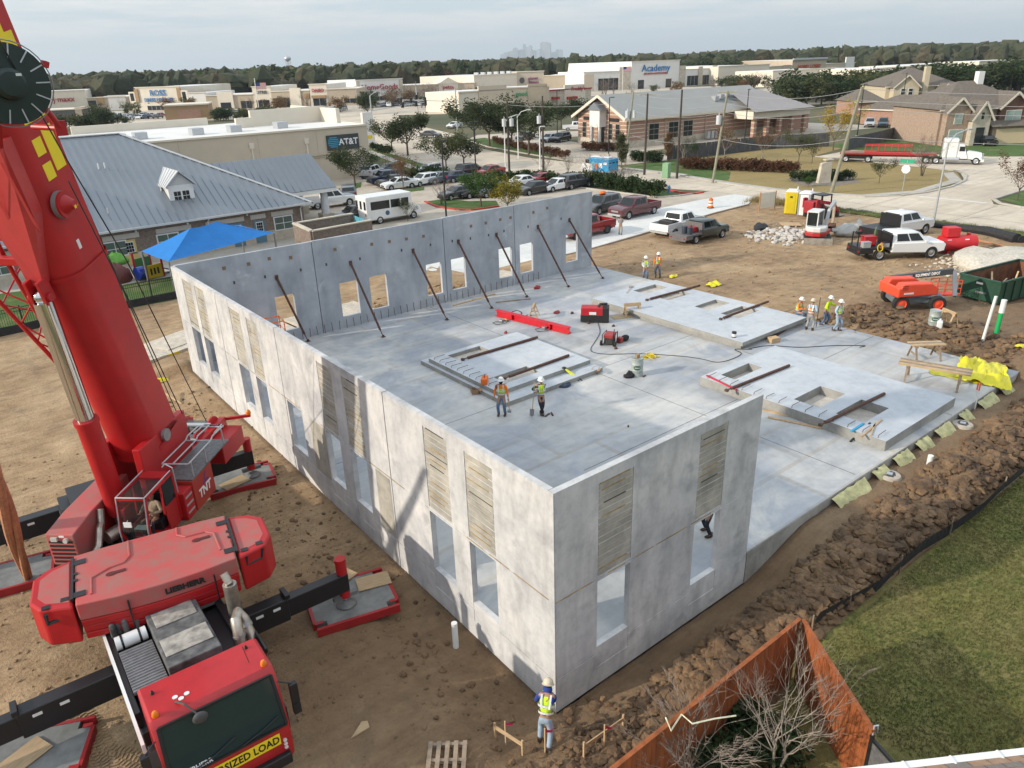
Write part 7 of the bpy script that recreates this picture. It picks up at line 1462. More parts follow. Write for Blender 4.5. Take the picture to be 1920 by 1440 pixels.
for p in Q:sm(t_,'canopy_post',MB().cyl((p.x,p.y,0),(p.x,p.y,p.z-.05),.07,n=8),STEEL)
t_=thing('playhouse','red, yellow and blue play structure under the blue canopy','playhouse',(*(4.19,52.11),0),.35);PR,PY,PB,PG=mk('play_red',(.30,.015,.03),.4,0,.05,3),mk('play_yellow',(.62,.40,.01),.4,0,.05,3),mk('play_blue',(.02,.05,.30),.35,0,.05,3),mk('play_green',(.02,.16,.05),.4,0,.05,3)
for x in (-.7,.7):
    for y in (-.7,.7):sm(t_,'post',MB().cyl((x,y,0),(x,y,2.0),.09,n=9),PR)
sm(t_,'panel',MB().bx(-.65,.65,-.74,-.66,.1,1.1),PY);sm(t_,'side_panel',MB().bx(-.65,.65,.66,.74,.5,1.5),PG);sm(t_,'deck',MB().bx(-.65,.65,-.65,.65,.55,.65),PR);sm(t_,'slide',MB().bar((.7,0,.7),(2.0,0,.1),.6,.08),PB);sm(t_,'tube',MB().cyl((-1.2,-.2,.6),(-.7,-.2,.6),.5,n=16),PB)
for k in range(3):sm(t_,'panel_slot',MB().bx(-.4+.3*k,-.25+.3*k,-.75,-.74,.35,.85),SHADE)
heap('play_tree_house','toy tree stump house with a leafy green roof in the playground',(*(1.86,52.3),0),(1.0,.8,1.0),mk('play_brown',(.13,.03,.025),.5,0,.2,3),'playhouse',12);heap('play_tree_canopy','moulded bright green leaf roof of the toy tree',(*(1.95,53.51),1.15),(1.25,.85,.55),mk('play_leaf',(.10,.30,.03),.6,0,.3,4,bump=.6,bs=8),'playhouse',13)
# iron fence with mesh skirt
t_=thing('iron_fence','black iron picket fence between the dirt and the playground lawn','fence');fp=[(-40,43.9),(-5.5,43.9),(-3.2,44.5),(4.2,44.5),(20,44.6)];pk=MB()
for a,c_ in zip(fp,fp[1:]):
    a,c_=Vector((*a,0)),Vector((*c_,0));d=c_-a;n_=int(d.length/2.4)+1
    for z in (.25,1.35,1.55):sm(t_,'rail',MB().bar(a+Vector((0,0,z)),c_+Vector((0,0,z)),.03,.04),BLACK)
    for k in range(n_):p=a+d*k/n_;sm(t_,'post',MB().bx(p.x-.04,p.x+.04,p.y-.04,p.y+.04,0,1.7),BLACK)
    k=0
    while k<d.length:p=a+d*(k/d.length);pk.bx(p.x-.011,p.x+.011,p.y-.011,p.y+.011,.1,1.58);k+=.13
    sm(t_,'silt_skirt',MB().bar(a+Vector((0,-.08,.25)),c_+Vector((0,-.08,.25)),.03,.55),MATS['silt_black'])
o=sm(t_,'pickets',pk,BLACK);o['kind']='stuff'
# --- phone shop block
o,L_=bthing('phone_shop','long cream stucco shop seen from its blank back wall with a flat white roof',(-14,92.2),(44.6,89.6));MB().bx(0,L_,0,26,0,6.9).build('wall',CREAM,o);MB().bx(-.15,L_+.15,-.15,.35,6.9,7.12).bx(L_-.35,L_+.15,-.1,26,6.9,7.12).build('parapet_cap',CREAML,o);MB().bx(.4,L_-.4,.4,25.6,6.9,6.95).build('roof',WROOF,o)
for x0,x1,z,y in ((16,24,8.6,24),(25,44,8.0,25.5),(44.5,47,8.3,13),(47,58.6,9.2,14)):MB().bx(x0,x1,y,y+.6,6.9,z).build('roof_parapet',CREAML,o)
MB().bx(L_-.9,L_-.3,8,26,6.9,9.0).build('roof_parapet',CREAML,o)
for x in (27,29.5,36.5,41.5,48):MB().bx(x,x+1.5,6,8,6.95,7.8).build('roof_unit',GALV,o)
for x in (24.4,33,42.9,51):MB().bx(x,x+.04,-.02,.0,0,6.9).build('wall_joint',BEIGE,o)
for x,z0_ in ((42,3.4),(49.5,.2),(31,4)):MB().bx(x-.3,x+.3,-.2,0,5.2 if x>40 else 5,5.9).build('scupper',CREAML,o);MB().bx(x-.1,x+.1,-.14,0,z0_,5.2).build('downpipe',CREAML,o)
MB().tube([(24,-.1,3.4),(40,-.1,3.3),(54,-.1,3.6)],.06,5).tube([(24,-.1,3.1),(40,-.1,3.0),(52,-.1,3.3)],.04,5).build('conduit',BEIGE,o)
sg=MB().bx(L_-6.3,L_-1.5,-.16,-.02,4.0,6.0).build('shop_sign',mk('sign_slate',(.035,.045,.05),.5,0,.05,2),o);text('sign_lettering','AT&T',1.15,lt,frame((L_-3.1,-.17,5.0),(1,0,0),(0,0,1)),sg,bold=.03);b=MB();
for k in range(6):z=-.6+.24*k;w=math.sqrt(max(.02,.66-z*z));b.bx(L_-5.35-w,L_-5.35+w,-.19,-.16,5.0+z,5.0+z+.13)
b.build('globe_emblem',mk('emblem_cyan',(.02,.30,.50),.5,0,.05,2),sg)
t_=thing('pylon_sign','tall white pylon sign at the corner of the cream shop','sign',(*(66.6,130.07),0),.1);sm(t_,'pylon',MB().bx(-1.2,1.2,-.35,.35,0,6.2),WSTUC);sm(t_,'sign_panel',MB().bx(-1.0,.9,-.38,-.35,1.0,5.6),WHITE);sm(t_,'yellow_panel',MB().bx(-.6,.6,-.40,-.38,1.2,1.9),YELLOW)
# --- clinic
a,c_=(91.1,83.4),(127.5,79.6);o,_=bthing('brick_clinic','long red brick clinic with pale bands and a grey standing seam gable roof',a,c_);L_,D_=38,13.6
MB().bx(0,L_,0,D_,1.1,4.9).build('brick_wall',BRR,o);MB().bx(-.05,L_+.05,-.05,D_+.05,0,1.15).build('stone_base',STONE,o);MB().add([(0,0,4.9),(0,D_,4.9),(0,D_/2,8.3)],[(0,2,1)]).build('gable_wall',BRR,o)
for z in (1.7,2.35,3.0,3.65,4.3):MB().bx(-.02,L_+.02,-.02,D_+.02,z,z+.11).build('pale_band',CREAML,o)
for k,z in enumerate((5.3,5.9,6.5)):w=(8.3-z)/3.4*D_/2-.1;MB().bx(-.03,0,D_/2-w,D_/2+w,z,z+.11).build('pale_band',CREAML,o)
ez,rz_=4.9,8.6;roofplane(o,'roof',[(-.9,-.7,ez),(L_,-.7,ez),(L_,D_/2,rz_),(-.9,D_/2,rz_)],mk('seam_metal_warm',(.30,.31,.31),.45,.25,.05,.3),.42);roofplane(o,'back_slope',[(L_,D_+.7,ez),(-.9,D_+.7,ez),(-.9,D_/2,rz_),(L_,D_/2,rz_)],SEAM)
for s_ in (0,1):y0,y1=(-.75,D_/2) if not s_ else (D_+.75,D_/2);MB().bar((-.95,y0,ez-.2),(-.95,y1,rz_-.2),.25,.45).build('rake_board',CREAML,o)
MB().bx(-.9,L_,-.85,-.0,ez-.4,ez-.02).build('eave_fascia',CREAML,o)
for x in (6.3,11,14.6):win(o,x,.95,2.3,2.7,y=-.04,frame=STONE,nx=2,nz=3)
for y in (2.2,4.2,9.4,11.6):
    w_=MB().bx(-.1,.0,y-.55,y+.55,1.2,3.9).build('window',STONE,o)
    for i in range(2):
        for j in range(3):MB().bx(-.13,-.1,y-.5+.52*i,y-.02+.52*i,1.25+.88*j,2.07+.88*j).build('pane',SHADE,w_)
MB().bx(-1.6,.0,5.4,8.2,3.3,6.2).build('porch_block',WSTUC,o);MB().bx(-1.5,-1.1,5.5,5.9,0,3.3).bx(-1.5,-1.1,7.7,8.1,0,3.3).build('porch_columns',WSTUC,o);MB().bx(-.06,0,5.9,7.7,0,3.3).build('entrance_door',SHADE,o);MB().add([(-1.8,4.9,6.1),(-1.8,8.7,6.1),(-1.8,6.8,7.4),(1,4.9,6.1),(1,8.7,6.1),(1,6.8,7.4)],[(0,2,1),(0,3,5,2),(1,2,5,4)]).build('porch_roof',SEAM,o)
for y,w in ((3.2,2.6),(10.6,2.6)):MB().bx(-.12,-.05,y-w/2,y+w/2,4.25,4.8).build('sign_letters',INK,o)
for x in (9,19,30):MB().tube([(x,-.8,4.6),(x,-.1,4.3),(x,-.1,.1)],.09,6).build('downpipe',BEIGE,o)
for x,y in ((24,2.5),(26,3),(28,3.6),(34,1.6)):MB().bx(x-.5,x+.5,y-.4,y+.6,ez+(y+.7)*.5-.1,ez+(y+.7)*.5+.75).build('roof_vent',GALV,o)
for k in range(4):MB().bx(18.2+k*1.0,18.9+k*1.0,-1.6,-.9,.3,1.5).build('utility_box',GALV,o)
# porte cochere wing with a hipped roof
MB().bx(25.5,41.5,-5.5,-1.0,3.3,4.6).build('wing_fascia',CREAML,o);roofplane(o,'wing_roof',[(25,-6.3,4.6),(42,-6.3,4.6),(37.5,3.5,7.7),(29,3.5,7.7)],mk('seam_metal_dull',(.27,.27,.285),.5,.2,.05,.3),.42);roofplane(o,'wing_hip',[(42,-6.3,4.6),(48,8,4.6),(37.5,3.6,7.7),(37.5,3.5,7.7)],MATS['seam_metal_warm'],.42);MB().bx(38,47.5,-1,13,0,4.6).build('east_wing',BRR,o)
for x in (26.5,30,33.5,37,40.7):
    q2=MB().bx(x-.35,x+.35,-5.3,-4.6,0,3.3).build('brick_column',BRR,o)
    for z in (.8,1.7,2.6):MB().bx(x-.37,x+.37,-5.32,-4.58,z,z+.12).build('pale_band',CREAML,q2)
# clinic fence
def board_fence(label,pts,h,mat,w=.32,cap=None,name='board_fence'):
    t_=thing(name,label,'fence')
    for a,c_ in zip(pts,pts[1:]):
        a,c_=Vector((a[0],a[1],0)),Vector((c_[0],c_[1],0));d=c_-a;n_=max(1,round(d.length/w));e=d/n_
        for k in range(n_):MB().bar(a+e*(k+.03)+Vector((0,0,h/2+rnd.uniform(-.02,.02))),a+e*(k+.97)+Vector((0,0,h/2)),.03,h).build('board',mat,t_)
    return t_
board_fence('weathered grey board fence between the dry lot and the clinic',[(82.6,67),(103.2,63.4),(111.5,57.4)],2.1,mk('fence_grey',(.085,.085,.09),.95,0,.25,1.5),.55);board_fence('weathered grey board fence beside the side street by the houses',[(108.8,52.6),(121,53.6),(133,56)],1.9,MATS['fence_grey'],.55)
# --- houses
def house(label,a,c_,D_,h,rh,wall,parts,roofm=ASPH,over=.5):
    o,L_=bthing('house',label,a,c_,'house');MB().bx(0,L_,0,D_,0,h).build('wall',wall,o);rid=min(D_/2,L_/2-.5)
    E_=[(-over,-over,h),(L_+over,-over,h),(L_+over,D_+over,h),(-over,D_+over,h)];r0_,r1_=(rid,D_/2,h+rh),(L_-rid,D_/2,h+rh)
    roofplane(o,'roof',[E_[0],E_[1],r1_,r0_],roofm);roofplane(o,'roof',[E_[1],E_[2],r1_,r1_],roofm);roofplane(o,'roof',[E_[2],E_[3],r0_,r1_],roofm);roofplane(o,'roof',[E_[3],E_[0],r0_,r0_],roofm);MB().bx(-over,L_+over,-over-.04,-over+.04,h-.22,h+.0).build('fascia',CREAML,o)
    for p in parts:p(o)
    return o
def gable(x,w,y0,depth,h0,h1,apex,wall,roofm=ASPH):
    def f(o):
        g_=MB();g_.add([(x-w/2,y0,h0),(x+w/2,y0,h0),(x+w/2,y0,h1),(x,y0,apex),(x-w/2,y0,h1)]+[(x-w/2,depth,h0),(x+w/2,depth,h0),(x+w/2,depth,h1),(x,depth,apex),(x-w/2,depth,h1)],[(0,1,2,3,4),(9,8,7,6,5),(1,6,7,2),(0,4,9,5),(0,5,6,1)]);k=g_.build('gable',wall,o);sl_=(apex-h1)/(w/2)
        for s_ in (-1,1):
            P_=[(x+s_*(w/2+.4),y0-.4,h1-.4*sl_),(x,y0-.4,apex+.02),(x,depth,apex+.02),(x+s_*(w/2+.4),depth,h1-.4*sl_)];MB().add([Vector(p)+Vector((0,0,.12)) for p in P_]+P_,[(0,1,2,3),(7,6,5,4),(0,4,5,1),(1,5,6,2),(2,6,7,3),(3,7,4,0)]).build('gable_roof',roofm,k);MB().bar(Vector(P_[0])-Vector((0,.03,.05)),Vector(P_[1])-Vector((0,.03,.05)),.06,.28).build('rake_board',CREAML,k)
    return f
SID=mk('siding_cream',(.52,.45,.32),.8,0,.06,1);GAR=mk('garage_door',(.60,.48,.31),.7,0,.04,1);BRW=mk('brown_shingle_siding',(.14,.075,.055),.9,0,.2,2)
house('two storey tan brick house with stone porch and wide garage on the right',(121.5,45.0),(134.6,36.6),13,5.4,3.8,BRT,[gable(2.3,3.8,-1.2,4,0,5.3,7.1,BRT),gable(5.6,2.9,-2.2,3,0,4.3,6.5,STONE),gable(11.8,4.6,-.7,4,2.9,5.5,7.6,BRW),lambda o:MB().bx(8,15.4,-1.8,0,0,2.7).build('garage_wing',BRT,o),lambda o:MB().bx(8.7,14.9,-1.86,-1.8,.02,2.3).build('garage_door',GAR,o),lambda o:roofplane(o,'garage_roof',[(7.5,-2.4,2.7),(16,-2.4,2.7),(16,.0,3.8),(7.5,.0,3.8)],ASPH),lambda o:MB().bx(4.9,6.3,-2.26,-2.2,0,2.7).build('porch_opening',SHADE,o),lambda o:win(o,2.3,3.3,1.2,1.5,y=-1.22,frame=CREAML,glass=mk('pane_pale',(.30,.38,.36),.2,0,.1,2),nx=2),lambda o:win(o,11.8,3.4,2.5,1.5,y=-.74,frame=CREAML,glass=MATS['pane_pale'],nx=2),lambda o:win(o,2.3,.8,2.3,1.6,y=-1.22,frame=CREAML,glass=MATS['pane_pale'],nx=2),lambda o:MB().bx(9.2,10.2,5.5,6.5,7,10.6).build('chimney',WHITE,o),lambda o:MB().bx(5.4,5.8,-2.24,-2.2,3.9,4.9).build('porch_window',SHADE,o)])
house('cream sided house with a tall chimney and brown hip roof behind the clinic',(190.08,88.34),(203.02,76.77),16,5.6,4.0,SID,[gable(4,6,-2.5,6,0,5.6,8.2,SID),lambda o:win(o,3.2,3.6,1,1.5,y=-2.54),lambda o:win(o,5.0,3.6,1,1.5,y=-2.54),lambda o:MB().bx(8.3,9.5,-1.6,-.4,0,10).build('chimney',SID,o),gable(13,5,-4,5,0,3.0,6.0,BRT)])
for k,(p,q2,h,lb) in enumerate((((152.62,74.22),(151.87,54.84),3.0,'low brick house with a wide brown hip roof beyond the clinic drive'),((173.11,86.84),(178.74,82.58),3.0,'low brown roofed garage partly hidden by the wooden pole'))):house(lb,p,q2,10,h,2.6,BRR,[])
# near garden house whose gutter crosses the bottom right corner
o=thing('garden_house','house below the camera showing a white gutter and brown shingles at the bottom right','house',(1.8,-7.2,0),R(-33));MB().bx(-1.2,12,-9,-.8,0,2.75).build('wall',BRT,o)
gz=2.9;MB().bx(-1.8,12.6,-.12,.02,gz-.14,gz).build('gutter',WHITE,o)
for k in range(6):MB().bx(.1+k*.9,.14+k*.9,-.28,.02,gz-.01,gz+.02).build('gutter_bracket',WHITE,o)
rg_=random.Random(11);SHG=[mk('shingle_%s' % n_,c_,.95,0,.15,6,bump=.3,bs=30) for n_,c_ in (('tan',(.30,.20,.135)),('grey',(.22,.19,.165)),('rust',(.34,.215,.14)))]
for r_ in range(9):
    x=-1.8-rg_.random()*.3
    while x<6:
        w=rg_.uniform(.28,.42);y=-.12-r_*.15;z=gz+r_*.075;MB().add([(x,y,z),(x+w-.012,y,z),(x+w-.012,y-.2,z+.105),(x,y-.2,z+.105),(x,y,z-.02),(x+w-.012,y,z-.02)],[(3,2,1,0),(0,1,5,4)]).build('shingle',rg_.choice(SHG),o);x+=w
roofplane(o,'roof',[(12.6,-.13,gz-.03),(-1.8,-.13,gz-.03),(1,-6,gz+2.9),(10,-6,gz+2.9)],ASPH)
# ---------------------------------------------------------------- fences and planting near the camera
FST=mk('fence_stain',(.30,.085,.024),.8,0,.28,1.6,stretch=(4,4,.5),bump=.3,bs=12)
def picket_fence(label,a,c_,h,z0,w=.145):
    t_=thing('picket_fence',label,'fence');a,c_=Vector((*a,0)),Vector((*c_,0));d=c_-a;n_=round(d.length/w);e=d/n_;nn=Vector((-e.y,e.x,0)).normalized()
    for k in range(n_):hh=h+rnd.uniform(-.012,.012);MB().bar(a+e*(k+.03)+Vector((0,0,z0+hh/2)),a+e*(k+.97)+Vector((0,0,z0+hh/2)),.022,hh).build('board',FST,t_)
    for z in (.35,1.05,1.7):MB().bar(a+nn*.05+Vector((0,0,z0+z)),c_+nn*.05+Vector((0,0,z0+z)),.05,.09).build('rail',FST,t_)
    MB().bar(a+Vector((0,0,z0+h+.02)),c_+Vector((0,0,z0+h+.02)),.10,.03).build('cap_rail',FST,t_)
FC,FA,FB=(4.94,-3.45),(-2.49,-3.46),(3.08,-6.26)
picket_fence('long orange brown stained board fence at the bottom, in shade',FA,FC,1.95,0);picket_fence('short sunlit return of the orange brown board fence, right of the bare tree',(FC[0]+.03,FC[1]-.06),FB,1.95,0)
t_=thing('metal_gate','dark metal gate panel at the end of the orange fence','gate');a,c_=Vector((*FB,0)),Vector((*(2.72,-7.11),0))
for z in (.1,1.75):sm(t_,'gate_rail',MB().bar(a+Vector((0,0,z)),c_+Vector((0,0,z)),.06,.06),BLACK)
for P_ in (a,c_):sm(t_,'gate_post',MB().bar(P_,P_+Vector((0,0,1.85)),.07,.07),BLACK)
sm(t_,'gate_panel',MB().bar(a.lerp(c_,.05)+Vector((0,0,.93)),a.lerp(c_,.95)+Vector((0,0,.93)),.02,1.5),GRATE);sm(t_,'gate_latch',MB().tube([a+Vector((0,0,1.85)),a+Vector((.05,.02,2.05)),a+Vector((.12,-.02,2.05)),a+Vector((.12,-.03,1.85))],.02,6),GALV)
pts=[Vector(G(*p)) if False else None for p in ()]
tag(MB().tube([Vector((0.09,-3.36,2.05)),Vector((-0.05,-3.62,2)),Vector((0.4,-3.52,2.05)),Vector((0.42,-3.79,2)),Vector((0.85,-4.02,2.03)),Vector((1.25,-4.26,2.03))],.022,4).build('caution_tape',mk('tape_pale',(.55,.55,.40),.6,0,.3,9)),'scrap of pale caution tape caught on the orange fence','tape')
t_=thing('silt_fence','black fabric silt fence between the dirt bank and the lawn','fence');SP=[(6.74,-2.83),(7.17,-2.81),(8.45,-2.96),(9.8,-3.11),(11.11,-3.1),(12.46,-3.11),(14.28,-3.21),(16.18,-3.34),(18.24,-3.31),(20.83,-3.34),(24,-3.5),(30,-3.6)]
b=MB()
for k,p in enumerate(SP):
    for j in range(4):b.v.append((p[0]+.06*math.sin(k*2.1+j),p[1]+.05*math.sin(k*1.7+j*2)-.04*j,.02+.19*j+.03*math.sin(k*3)))
b.f=[(i*4+j,(i+1)*4+j,(i+1)*4+j+1,i*4+j+1) for i in range(len(SP)-1) for j in range(3)];sm(t_,'fabric',b,MATS['silt_black'],smooth=True)
for p in SP[::2]:sm(t_,'stake',MB().bar((p[0],p[1]-.08,0),(p[0],p[1]-.08,.72),.04,.03),WOODOLD)
# clods, crumbs and gravel
def clods(name,mat,n,place,smin,smax,seed,power=2.5):
    rg=random.Random(seed);b=MB();T=(1+5**.5)/2;IV=[Vector(v).normalized() for v in ((-1,T,0),(1,T,0),(-1,-T,0),(1,-T,0),(0,-1,T),(0,1,T),(0,-1,-T),(0,1,-T),(T,0,-1),(T,0,1),(-T,0,-1),(-T,0,1))];IF=[(0,11,5),(0,5,1),(0,1,7),(0,7,10),(0,10,11),(1,5,9),(5,11,4),(11,10,2),(10,7,6),(7,1,8),(3,9,4),(3,4,2),(3,2,6),(3,6,8),(3,8,9),(4,9,5),(2,4,11),(6,2,10),(8,6,7),(9,8,1)]
    for i in range(n):
        x,y=place(rg);s_=smin+(smax-smin)*rg.random()**power;z=site_z(x,y)+s_*.25;sx,sy,sz=s_*rg.uniform(.7,1.4),s_*rg.uniform(.7,1.4),s_*rg.uniform(.5,.9);a=rg.uniform(0,6.28);ca,sa=math.cos(a),math.sin(a);k=len(b.v)
        for v in IV:j=rg.uniform(.72,1.2);vx,vy=v.x*sx*j,v.y*sy*j;b.v.append((x+vx*ca-vy*sa,y+vx*sa+vy*ca,z+v.z*sz*j))
        b.f+=[(p+k,q_+k,r_+k) for p,q_,r_ in IF]
    return tag(b.build(name,mat),kind='stuff')
m,t,b_=newmat('clod_soil',.95);P0=pos(t);c=ramp(t,noiz(t,P0,1.0,5,.65),[(.3,(.06,.038,.023)),(.5,(.14,.085,.046)),(.7,(.25,.155,.08))]);c=mix(t,.5,c,ramp(t,noiz(t,P0,16,4,.7),[(.3,.6),(.5,1),(.7,1.3)]),'MULTIPLY');t.links.new(c,b_.inputs['Base Color']);bumpit(t,b_,noiz(t,P0,28,5,.75),.6,.04);CLOD=m
clods('dirt_clods',CLOD,7000,lambda r:(r.uniform(1.5,29),-.95-2.15*r.betavariate(1.6,1.5)),.025,.22,1);clods('dirt_clods',CLOD,1300,lambda r:(r.gauss(31.6,1.4),r.uniform(.5,10.5)),.03,.24,2);clods('dirt_clods',CLOD,700,lambda r:(-r.gauss(1.6,.6),r.uniform(-2,26)),.02,.11,3,3.5);clods('dirt_clods',CLOD,900,lambda r:(r.gauss(.2,1.3),r.gauss(-2.2,.7)),.02,.17,4,3)
clods('soil_crumbs',DIRT,4500,lambda r:(r.uniform(-14,.0),r.uniform(-3.5,24)),.012,.07,5,4);clods('soil_crumbs',DIRT,2500,lambda r:(r.uniform(29,60),r.uniform(-2,32)),.02,.12,6,4);clods('soil_crumbs',DIRT,700,lambda r:(r.uniform(8,24),r.uniform(29,33.2)),.03,.14,7,3)
GRV=mk('limestone_gravel',(.50,.46,.39),.95,0,.25,6,space='pos');gp=Vector((*(50.76,8.73),0));
def gz_(r):
    a,d=r.uniform(0,6.28),abs(r.gauss(0,1));return gp.x+3.6*d*math.cos(a)*.6,gp.y+3.0*d*math.sin(a)*.7
_sz=site_z
site_z=lambda x,y:_sz(x,y)+max(0,.9-.24*math.hypot((x-gp.x)/1.3,(y-gp.y)))
clods('gravel_pile',GRV,2600,gz_,.05,.16,8,1.5);heap('gravel_core','pale heap of crushed stone beside the green dumpster',(gp.x,gp.y,-.1),(4.2,3.2,.85),GRV,'gravel',21);site_z=_sz
clods('rubble',mk('pale_rubble',(.46,.43,.39),.95,0,.2,4,space='pos'),500,lambda r:(r.gauss(49.5,1.6),r.gauss(25.5,1.4)),.04,.3,9)
b=MB()
for cx_,cy_,r_,a0_,a1_ in ((-12.5,2.5,3.2,-.3,1.5),(-12.5,2.5,4.6,-.2,1.4),(-14,6,4.8,-1.0,.5),(-9.6,22,7.5,2.4,3.6),(-9.6,22,9.2,2.4,3.6),(-13.5,12.5,3,.3,1.9)):
    a=a0_
    while a<a1_:
        for dr in (-.17,0,.17):p=Vector((cx_+(r_+dr)*math.cos(a),cy_+(r_+dr)*math.sin(a),0));p.z=site_z(p.x,p.y)+.012;t_=Vector((-math.sin(a),math.cos(a),0));n_=Vector((math.cos(a),math.sin(a),0));b.bar(p-n_*.07+t_*.03*(1 if dr else-1),p+n_*.07,.05,.03)
        a+=.105/r_
tag(b.build('tyre_tracks',DIRT),kind='stuff')
# grass tufts on the lawn edge and verge
def tufts(name,mat,n,place,h,seed):
    rg=random.Random(seed);b=MB()
    for i in range(n):
        x,y,z=place(rg)
        for q in range(4):a=rg.uniform(0,6.28);w=.012;d=Vector((math.cos(a)*.6,math.sin(a)*.6,1))*h*rg.uniform(.5,1.2);p=Vector((x+rg.uniform(-.04,.04),y+rg.uniform(-.04,.04),z));s_=Vector((-math.sin(a),math.cos(a),0))*w;k=len(b.v);b.v+=[tuple(p-s_),tuple(p+s_),tuple(p+d)];b.f.append((k,k+1,k+2))
    return tag(b.build(name,mat),kind='stuff')
TUF=mk('tuft_green',(.06,.085,.018),.9,0,.5,.6,space='pos',tint=(.20,.16,.06));tufts('grass_blades',TUF,26000,lambda r:(r.uniform(4.9,20),r.uniform(-9.5,-3.35),.03),.05,1);tufts('verge_weeds',TUF,1500,lambda r:(r.uniform(61.2,63.4),r.uniform(5,36),.07),.3,2)
tufts('verge_weeds',mk('straw_weed',(.26,.20,.08),.9,0,.3,1),700,lambda r:(r.gauss(62,.8),r.uniform(33,37.5),.05),.55,3)
tree('bare_tree','bare multi stemmed winter tree in front of the orange fence corner','bare',1,(2.32,-4.76,0),.63,'twig',BARKP);tree('bare_tree','low bare bush at the bottom in front of the long orange fence','bare',2,(0.51,-3.76,0),.5,'twig',BARKP)
for k,p in enumerate(((2.39,-3.93,0),(2.65,-4.53,0),(1.34,-3.97,0))):tree('shrub',('dark green shrub at the foot of the orange fence, left one','dark green shrub behind the bare tree trunk','dark green shrub at the bottom edge below the fence')[k],'shrub',k,p,1.1,'hedge',cat='shrub')
# ---------------------------------------------------------------- car park and street
h0=math.atan2((39.12,74.96,0)[1]-(41.59,74.61,0)[1],(39.12,74.96,0)[0]-(41.59,74.61,0)[0]);PI=math.pi
CARS=[('sedan','white',((40.81,75.56)),0,'white sedan on the grass edged bay nearest the entrance canopy'),('sedan','black',(41.49,78.17),0,'black sedan between the white sedan and the navy car'),('suv','navy',(41.96,81.21),0,'navy off road car, third from the front of its row'),('suv','silver',(43.96,88.17),-2.4,'silver grey car behind the navy one by the cream shop'),('hatch','teal',(47.25,89.15),0,'dark teal car with its roof behind the hedge'),('hatch','white',(44.64,75.71),.25,'white hatchback with red tail lights in the middle row'),('sedan','slate',(46.99,75.7),.25,'slate sedan right of the white hatchback'),('sedan','navy',(49.44,74.88),PI+.2,'navy sedan facing right beside the slate sedan'),('suv','black',(53.65,77.5),PI+.2,'black off road car behind the navy sedan'),('sedan','red',(55.27,75.43),.2,'dark red sedan parked by the hedge and the wooden pole'),('sedan','charcoal',(41.55,63.6),.1,'charcoal sedan beside the oval grass island'),('sedan','black',(43.63,62.84),.1,'black sedan behind the small tree on the island'),('hatch','slate',(45.11,61.66),.1,'grey hatchback half hidden by the yellow bush'),
 ('sedan','white',(52.35,64.14),PI+.15,'white sedan facing right, behind the yellow bush'),('sedan','black',(49.64,59.19),.1,'black sedan with white side stripe just above the back wall'),('sedan','red',(55.3,63.95),PI+.15,'maroon red sedan in front of the hedge'),('sedan','white',(52.99,58.82),.1,'white sedan seen from behind above the back wall'),('suv','charcoal',(55.75,58.66),PI+.15,'dark car at the right end of its row near the hedge'),('suv','slate',(32.44,73.21),-1.9,'dark grey car facing the camera behind the white pickup'),('suv','black',(26.18,59.7),.1,'black car partly hidden behind the white bus'),('hatch','silver',(50.73,83.79),0,'pale car roof behind the long hedge'),
 ('hatch','silver',(90.93,103.29),.4,'silver car in the clinic car park'),('suv','black',(92.19,101.32),.4,'black car beside the round hedge at the clinic'),('pickup','white',(110.29,116.38),2.6,'white pickup in the clinic car park'),('suv','silver',(146.74,69.04),.6,'silver car on the drive behind the board fence'),('suv','teal',(147.91,66.9),.6,'dark blue car on the drive behind the board fence'),('sedan','slate',(148.53,60.85),.6,'grey car beyond the evergreen of the tan house'),('sedan','black',(126.15,39.31),.9,'black sedan on the drive of the tan house'),('sedan','white',(100.01,148.43),.5,'white car turning at the junction behind the oaks'),('sedan','charcoal',(82.68,132.3),2.2,'dark car on the street behind the large oak'),('sedan','black',(91.02,110.65),.4,'black car under the oaks of the clinic')]
for k_,c_,p,da,lb in CARS:vehicle(k_,'pickup_truck' if k_=='pickup' else 'parked_car',lb,'pickup' if k_=='pickup' else 'car',c_,(p[0],p[1],.024),h0+da,'cars and trucks round the car parks')
c_,rz=park('pickup',(26.86,69.64,0),(30.29,69.21,0),-1);vehicle('pickup','pickup_truck','white pickup standing under the entrance canopy column','pickup','white',(c_.x,c_.y,.024),rz)
